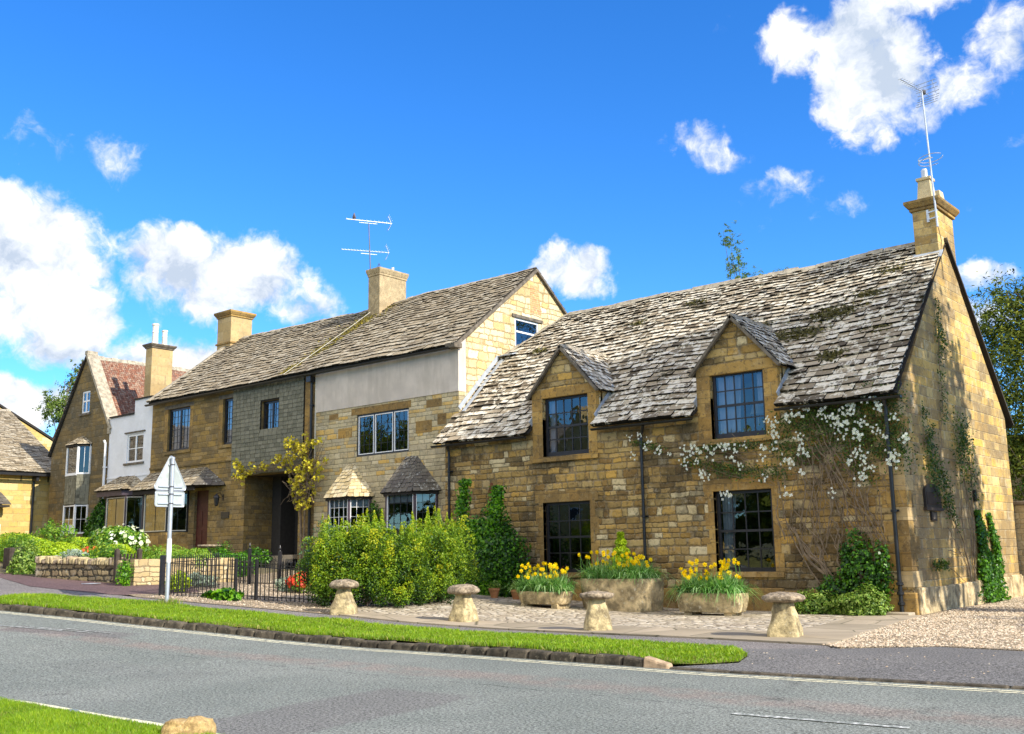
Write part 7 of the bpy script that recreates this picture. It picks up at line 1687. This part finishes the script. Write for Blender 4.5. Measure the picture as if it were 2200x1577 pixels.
# ================================================================== AERIALS
def yagi(parent, c, ang, l1, l2, els, el_len, axis='h', r_=.009, refl=None, mat=None, name='yagi'):
    mat = mat or M['alu']; c = Vector(c); d = Vector((math.cos(ang), math.sin(ang), 0)); n = Vector((-d.y, d.x, 0)) if axis == 'h' else Vector((0, 0, 1))
    mb = MB().use(mat); mb.beam(c-d*l1, c+d*l2, .022, .022)
    for k in range(els):
        t = k/(els-1); p = c-d*l1+d*(l1+l2*.75)*t; L = el_len*(.72+.28*t); mb.tube([p-n*L/2, p+n*L/2], r_, 5)
    o = mb.build(name, parent)
    if refl == 'x':
        m = MB().use(M['darkmetal'] if axis == 'v' else mat); e = c+d*l2
        for sgn in (-1, 1):
            for k in range(4): q_ = e-d*.05*(3-k)*0+Vector((0, 0, sgn*(.06+.075*k)))+d*(-.02-.0*k)+d*(-.12*(k/3)); hn = Vector((-d.y, d.x, 0)); m.tube([q_-hn*.22, q_+hn*.22], .007, 5)
            m.tube([e, e+Vector((0, 0, sgn*.30))-d*.13], .009, 5)
        m.build('reflector', o)
    return o
mx, my = -30.72, 27.35
t_ = thing('tv_aerial', 'tall dark mast with two television aerials on the grey rendered chimney', 'aerial', (mx, my, 11.1))
mb = MB().use(M['darkmetal']); mb.tube([(mx+.12, my, 11.25), (mx+.02, my, 13.0), (mx-.10, my, 14.95)], [.028, .024, .019], 8); mb.build('mast', t_)
mb = MB().use(M['darkmetal'])
for zz in (11.42, 11.85): mb.beam((mx+.1, my, zz), (-30.25, my-.1, zz), .04, .03)
mb.build('wall_bracket', t_)
yagi(t_, (mx-.09, my, 15.02), R(62), .95, .95, 11, .30, 'h', refl='x'); mb = MB().use(M['alu']); mb.beam((mx-.09-.2, my-.35, 14.93), (mx-.09+.17, my+.30, 14.93), .02, .02); mb.build('boom_brace', t_)
yagi(t_, (mx-.03, my, 13.72), R(58), 1.15, .8, 15, .34, 'h', refl='x'); mb = MB().use(M['alu']); mb.beam((mx-.2, my-.32, 13.60), (mx+.12, my+.26, 13.60), .02, .02); mb.build('boom_brace', t_)
mb = MB().use(M['darkmetal']); mb.box(mx+.02, mx+.12, my-.06, my+.04, 12.62, 12.80); mb.build('amplifier_box', t_)
# pigeon perched on the upper aerial
bx = Vector((mx-.09, my, 15.02))-Vector((math.cos(R(62)), math.sin(R(62)), 0))*.62
t_ = thing('pigeon', 'pigeon perched on the upper boom of the left television aerial', 'bird', tuple(bx))
mb = MB().use(M['feather']); spine = [(-.17, .0, .015), (-.10, 0, .055), (-.03, 0, .10), (.03, 0, .145), (.055, 0, .19), (.07, 0, .225), (.085, 0, .245)]; rad = [.012, .035, .055, .055, .034, .027, .016]
dd = Vector((.75, -.66, 0)).normalized(); mb.tube([bx+dd*p[0]+Vector((0, 0, p[2]+.012)) for p in spine], rad, 12); mb.tube([bx+dd*.085+Vector((0, 0, .252)), bx+dd*.118+Vector((0, 0, .245))], [.008, .001], 6)
for s_ in (-1, 1): mb.tube([bx+dd*.0+Vector((-dd.y, dd.x, 0))*.018*s_+Vector((0, 0, .07)), bx+Vector((-dd.y, dd.x, 0))*.018*s_+Vector((0, 0, .008))], .005, 5)
for s_ in (-1, 1): sd_ = Vector((-dd.y, dd.x, 0))*.045*s_; mb.tube([bx+dd*.03+sd_+Vector((0, 0, .145)), bx-dd*.06+sd_*1.05+Vector((0, 0, .09)), bx-dd*.16+sd_*.5+Vector((0, 0, .04))], [.02, .03, .006], 8)
mb.build('body', t_, smooth=True)

mx, my = -8.10, 26.58
t_ = thing('tv_aerial', 'silver mast with aerial and radio loop strapped to the right-hand chimney', 'aerial', (mx, my, 9.6))
mb = MB().use(M['galv']); mb.tube([(mx, my, 9.55), (mx-.085, my, 13.28)], [.026, .022], 10); mb.build('mast', t_)
mb = MB().use(M['galv']); mb.beam((mx-.25, my+.10, 10.0), (mx+.02, my+.02, 10.0), .05, .03); mb.beam((mx-.25, my+.10, 9.82), (mx+.02, my+.02, 9.82), .05, .03); mb.box(mx-.28, mx-.22, my+.08, my+.12, 9.75, 10.08); mb.build('chimney_bracket', t_)
c = Vector((mx-.083, my, 13.30)); d = Vector((math.cos(R(212)), math.sin(R(212)), 0)); d = Vector((-.14, -.99, .0)).normalized(); n = Vector((-d.y, d.x, 0)).normalized()
mb = MB().use(M['alu']); mb.beam(c-d*.38, c+d*1.15, .02, .02)
for k in range(11): p = c-d*.02+d*1.14*k/10; L = .24-.010*k; mb.tube([p-n*L/2, p+n*L/2], .006, 5)
mb.build('yagi', t_)
mb = MB().use(M['galv']); e = c-d*.36
for sgn in (-1, 1):
    for k in range(4): q_ = e+Vector((0, 0, sgn*(.05+.085*k)))+d*.05*k; mb.tube([q_-n*.30, q_+n*.30], .009, 5)
    for s2 in (-.2, .2): mb.tube([e+n*s2, e+n*s2+Vector((0, 0, sgn*.305))+d*.15], .008, 5)
mb.build('reflector', t_)
mb = MB().use(M['darkmetal']); mb.lathe(c-d*.1, [(.05, -.05), (.06, 0), (.05, .05)], 10); mb.build('feed_box', t_)
mb = MB().use(M['alu']); cc = Vector((mx-.04+.02, my, 11.42)); pts = [cc+Vector((.30*math.cos(a), .30*math.sin(a), .03*math.cos(a*1))) for a in np.linspace(.35, 6.0, 26)]; mb.tube(pts, .010, 6); pts = [p+Vector((0, 0, -.09)) for p in pts[4:22]]; mb.tube(pts, .010, 6)
mb.beam(cc-Vector((.3, 0, .0)), cc+Vector((.05, 0, 0)), .02, .02); mb.tube([cc-Vector((.3, 0, 0)), cc-Vector((.3, 0, .09))], .01, 5); mb.build('radio_loop', t_)
mb = MB().use(M['gutter']); mb.tube([(mx, my+.02, 9.6), (mx+.03, my+.1, 9.2), (X1+.03, 26.78, 8.9), (X1+.03, 26.8, 8.2)], .008, 5); mb.build('cable', t_)

# ================================================================== TREES
def tree(name, label, base, H, trunk_r, blobs, leaf, mat, seed, cat='tree', tint=None, limbs=9, aspect=.55, droop=0, shell=.45, group=None, lump=.4, clump=0, shoot=0):
    t_ = thing(name, label, cat, tuple(base), group); b = Vector(base); q = random.Random(seed)
    polys = [([b, b+Vector((q.uniform(-.1, .1), q.uniform(-.1, .1), H*.3)), b+Vector((q.uniform(-.2, .2), q.uniform(-.2, .2), H*.65)), b+Vector((q.uniform(-.3, .3), q.uniform(-.3, .3), H*.93))], [trunk_r, trunk_r*.75, trunk_r*.4, trunk_r*.1])]
    for (c, r3, n) in blobs:
        for k in range(max(1, limbs//max(1, len(blobs)))):
            z0 = q.uniform(.25, .8)*H; z0 = min(z0, max(.1, c[2]-b.z-r3[2]*.3)); tgt = Vector(c)+Vector((q.uniform(-.6, .6)*r3[0], q.uniform(-.6, .6)*r3[1], q.uniform(-.4, .6)*r3[2])); st = b+Vector((0, 0, z0)); m_ = st.lerp(tgt, .5)+Vector((0, 0, .12*H*.3)); polys.append(([st, m_, tgt], [trunk_r*.35, trunk_r*.2, trunk_r*.06]))
    stem_obj('trunk', t_, polys, M['bark'], 7)
    Ps = []; Ds = []
    for k, (c, r3, n) in enumerate(blobs):
        if clump:
            C_, d = blob(c, r3, max(3, n//clump), seed*13+k, shell=shell, lump=lump); qq = np.random.default_rng(seed+k)
            P = np.repeat(C_, clump, axis=0)+qq.normal(0, 1, (len(C_)*clump, 3))*np.array([1, 1, .8])*(min(r3)*.13); d = np.repeat(d, clump, axis=0)
        else: P, d = blob(c, r3, n, seed*13+k, shell=shell, lump=lump)
        Ps.append(P); Ds.append(d)
    P = np.concatenate(Ps); d = np.concatenate(Ds)
    leaves('crown', P, leaf, mat, t_, normal=d+np.array([0, 0, .4]), aspect=aspect, droop=droop, tint=None if tint is None else NR.uniform(*tint, len(P)))
    return t_
yb = [((-8.0, 35.6, 7.0), (2.3, 1.9, 2.9), 10000), ((-9.3, 35.4, 5.6), (1.3, 1.4, 3.0), 6500), ((-5.6, 35.6, 7.4), (2.2, 1.9, 2.6), 7500), ((-8.9, 35.2, 8.6), (.95, .9, 1.5), 3400), ((-7.2, 35.6, 9.2), (1.1, 1.1, 1.1), 3000), ((-5.9, 35.0, 5.4), (2.4, 1.6, 2.2), 6000), ((-9.0, 34.8, 4.3), (1.6, 1.2, 1.5), 3000)]
tree('yew_tree', 'dense olive-green yew rising behind the cottage gable at the right edge', (-7.6, 35.6, 0), 9.4, .3, yb, .15, M['l_yew'], 5, limbs=16, aspect=.32, clump=30, lump=.38, shell=.5)
bb = [((-62.3, 30.9, 11.3), (.9, 1.0, 1.9), 2200), ((-62, 29.9, 10.4), (.9, .8, 1.3), 1500), ((-62, 29.2, 10.8), (.6, .5, .9), 500), ((-62, 30.8, 12.7), (.5, .45, .9), 500)]
tree('birch_tree', 'slender birch behind the roof left of the gabled house', (-62, 30.2, 4), 9.2, .12, bb, .16, M['l_birch'], 6, limbs=12, droop=1.2, aspect=.5, clump=14, lump=.8)
wb = [((-18.0, 34.5, 11.9), (.38, .5, 1.5), 900), ((-17.3, 34.5, 11.2), (.45, .4, .7), 300), ((-16.6, 34.5, 11.2), (.45, .4, .55), 240), ((-18.35, 34.5, 13.3), (.22, .3, .6), 170), ((-15.9, 34.5, 11.25), (.5, .4, .45), 150)]
tree('slender_tree', 'wispy pale green treetop showing above the cottage ridge', (-17.6, 34.5, 0), 13, .09, wb, .15, M['l_birch'], 9, limbs=14, aspect=.22, clump=8, lump=.7, droop=.6)
sb = [((2.8, 23.5, 15.6), (2.6, 2.1, 3.0), 4600), ((4.2, 23.9, 17.4), (2.8, 2.0, 2.8), 4200), ((4.6, 23.4, 12.2), (2.0, 1.8, 1.6), 1300), ((3.0, 26.2, 12.4), (2.0, 2.0, 1.8), 1600), ((3.8, 27.5, 10.0), (1.6, 1.4, 1.5), 800), ((3.6, 24.4, 9.0), (1.4, 1.5, 1.2), 600)]
tree('roadside_tree', 'large broadleaved tree right of the drive whose shadow falls on the gable', (4.2, 25.6, 0), 17, .38, sb, .34, M['l_shade'], 11, limbs=22, clump=9, lump=.6, aspect=.7)
sb = [((6.8, 20.2, 5.2), (1.8, 1.9, 1.8), 1500), ((7.4, 22.2, 6.6), (2.0, 2.0, 2.0), 1600), ((6.4, 21.4, 3.6), (1.6, 1.8, 1.2), 900)]
tree('garden_tree', 'small broadleaved tree beyond the right edge shading the gravel drive', (7.0, 21.4, 0), 7, .16, sb, .26, M['l_shade'], 12, limbs=12, clump=9, lump=.6, aspect=.7)
# bare shrub in front of the outbuilding
t_ = thing('bare_shrub', 'dark bare-branched shrub behind the garden wall at the right edge', 'shrub', (-7.0, 33.6, 0)); rq = random.Random(31); polys = []
for k in range(60): x = rq.uniform(-8.2, -4); polys.append(([(x, 33.6, .2), (x+rq.uniform(-.3, .3), 33.5, 2.2), (x+rq.uniform(-1, 1), 33.3+rq.uniform(-.3, .3), rq.uniform(2.8, 4.6))], [.02, .014, .005]))
stem_obj('branches', t_, polys, M['bark'], 4)
P, d = blob((-6.3, 33.6, 3.1), (2.4, .5, .7), 1500, 66); leaves('leaves', P, .10, M['l_ivy'], t_)

# wooded skyline across the road behind the viewpoint: gives the windows something real to mirror
P = []; q = np.random.default_rng(17)
for k in range(36):
    x = -118+k*4.2; h = q.uniform(5.0, 8.5)
    if -57 < x < -38: continue
    h = h+(5.5 if x < -57 else 0); P.append(blob((x, -17+q.uniform(-3, 3)+(-.35*max(0, -x-30)), g(x)+h*.55), (3.2, 2.6, h*.55), 700, 900+k, shell=.7)[0])
P = np.concatenate(P); tag(leaves('wood_across_road', P, .9, M['l_yew'], None, aspect=.8), 'line of dark trees across the road mirrored in the ground floor windows', 'trees', kind='stuff')

t_ = thing('house_across_road', 'stone gabled house across the road mirrored in the left dormer window', 'house', (-47, -18, g(-47)))
mb = MB().use(M['yellow']); mb.box(-54, -40, -27, -17.5, 1, 8.2); mb.hexa([(-50.5, -27, 8.2), (-43.5, -27, 8.2), (-43.5, -17.4, 8.2), (-50.5, -17.4, 8.2), (-47.1, -27, 12.2), (-46.9, -27, 12.2), (-46.9, -17.4, 12.2), (-47.1, -17.4, 12.2)]); mb.build('walls', t_)
mb = MB().use(M['slate2']); mb.tint = .5; mb.hexa([(-54.3, -27.3, 8.201), (-39.7, -27.3, 8.201), (-39.7, -17.1, 8.201), (-54.3, -17.1, 8.201), (-54.3, -22.4, 12.0), (-39.7, -22.4, 12.0), (-39.7, -22.0, 12.0), (-54.3, -22.0, 12.0)]); mb.build('roof', t_)
for x in (-52, -48.3, -45.2, -41.8):
    for z in (3.4, 6.0): mb = MB().use(M['whitewood']); mb.box(x-.6, x+.6, -17.5, -17.38, z, z+1.4); mb.use(M['inside']); mb.box(x-.5, x+.5, -17.379, -17.36, z+.1, z+1.3); mb.build('window', t_)
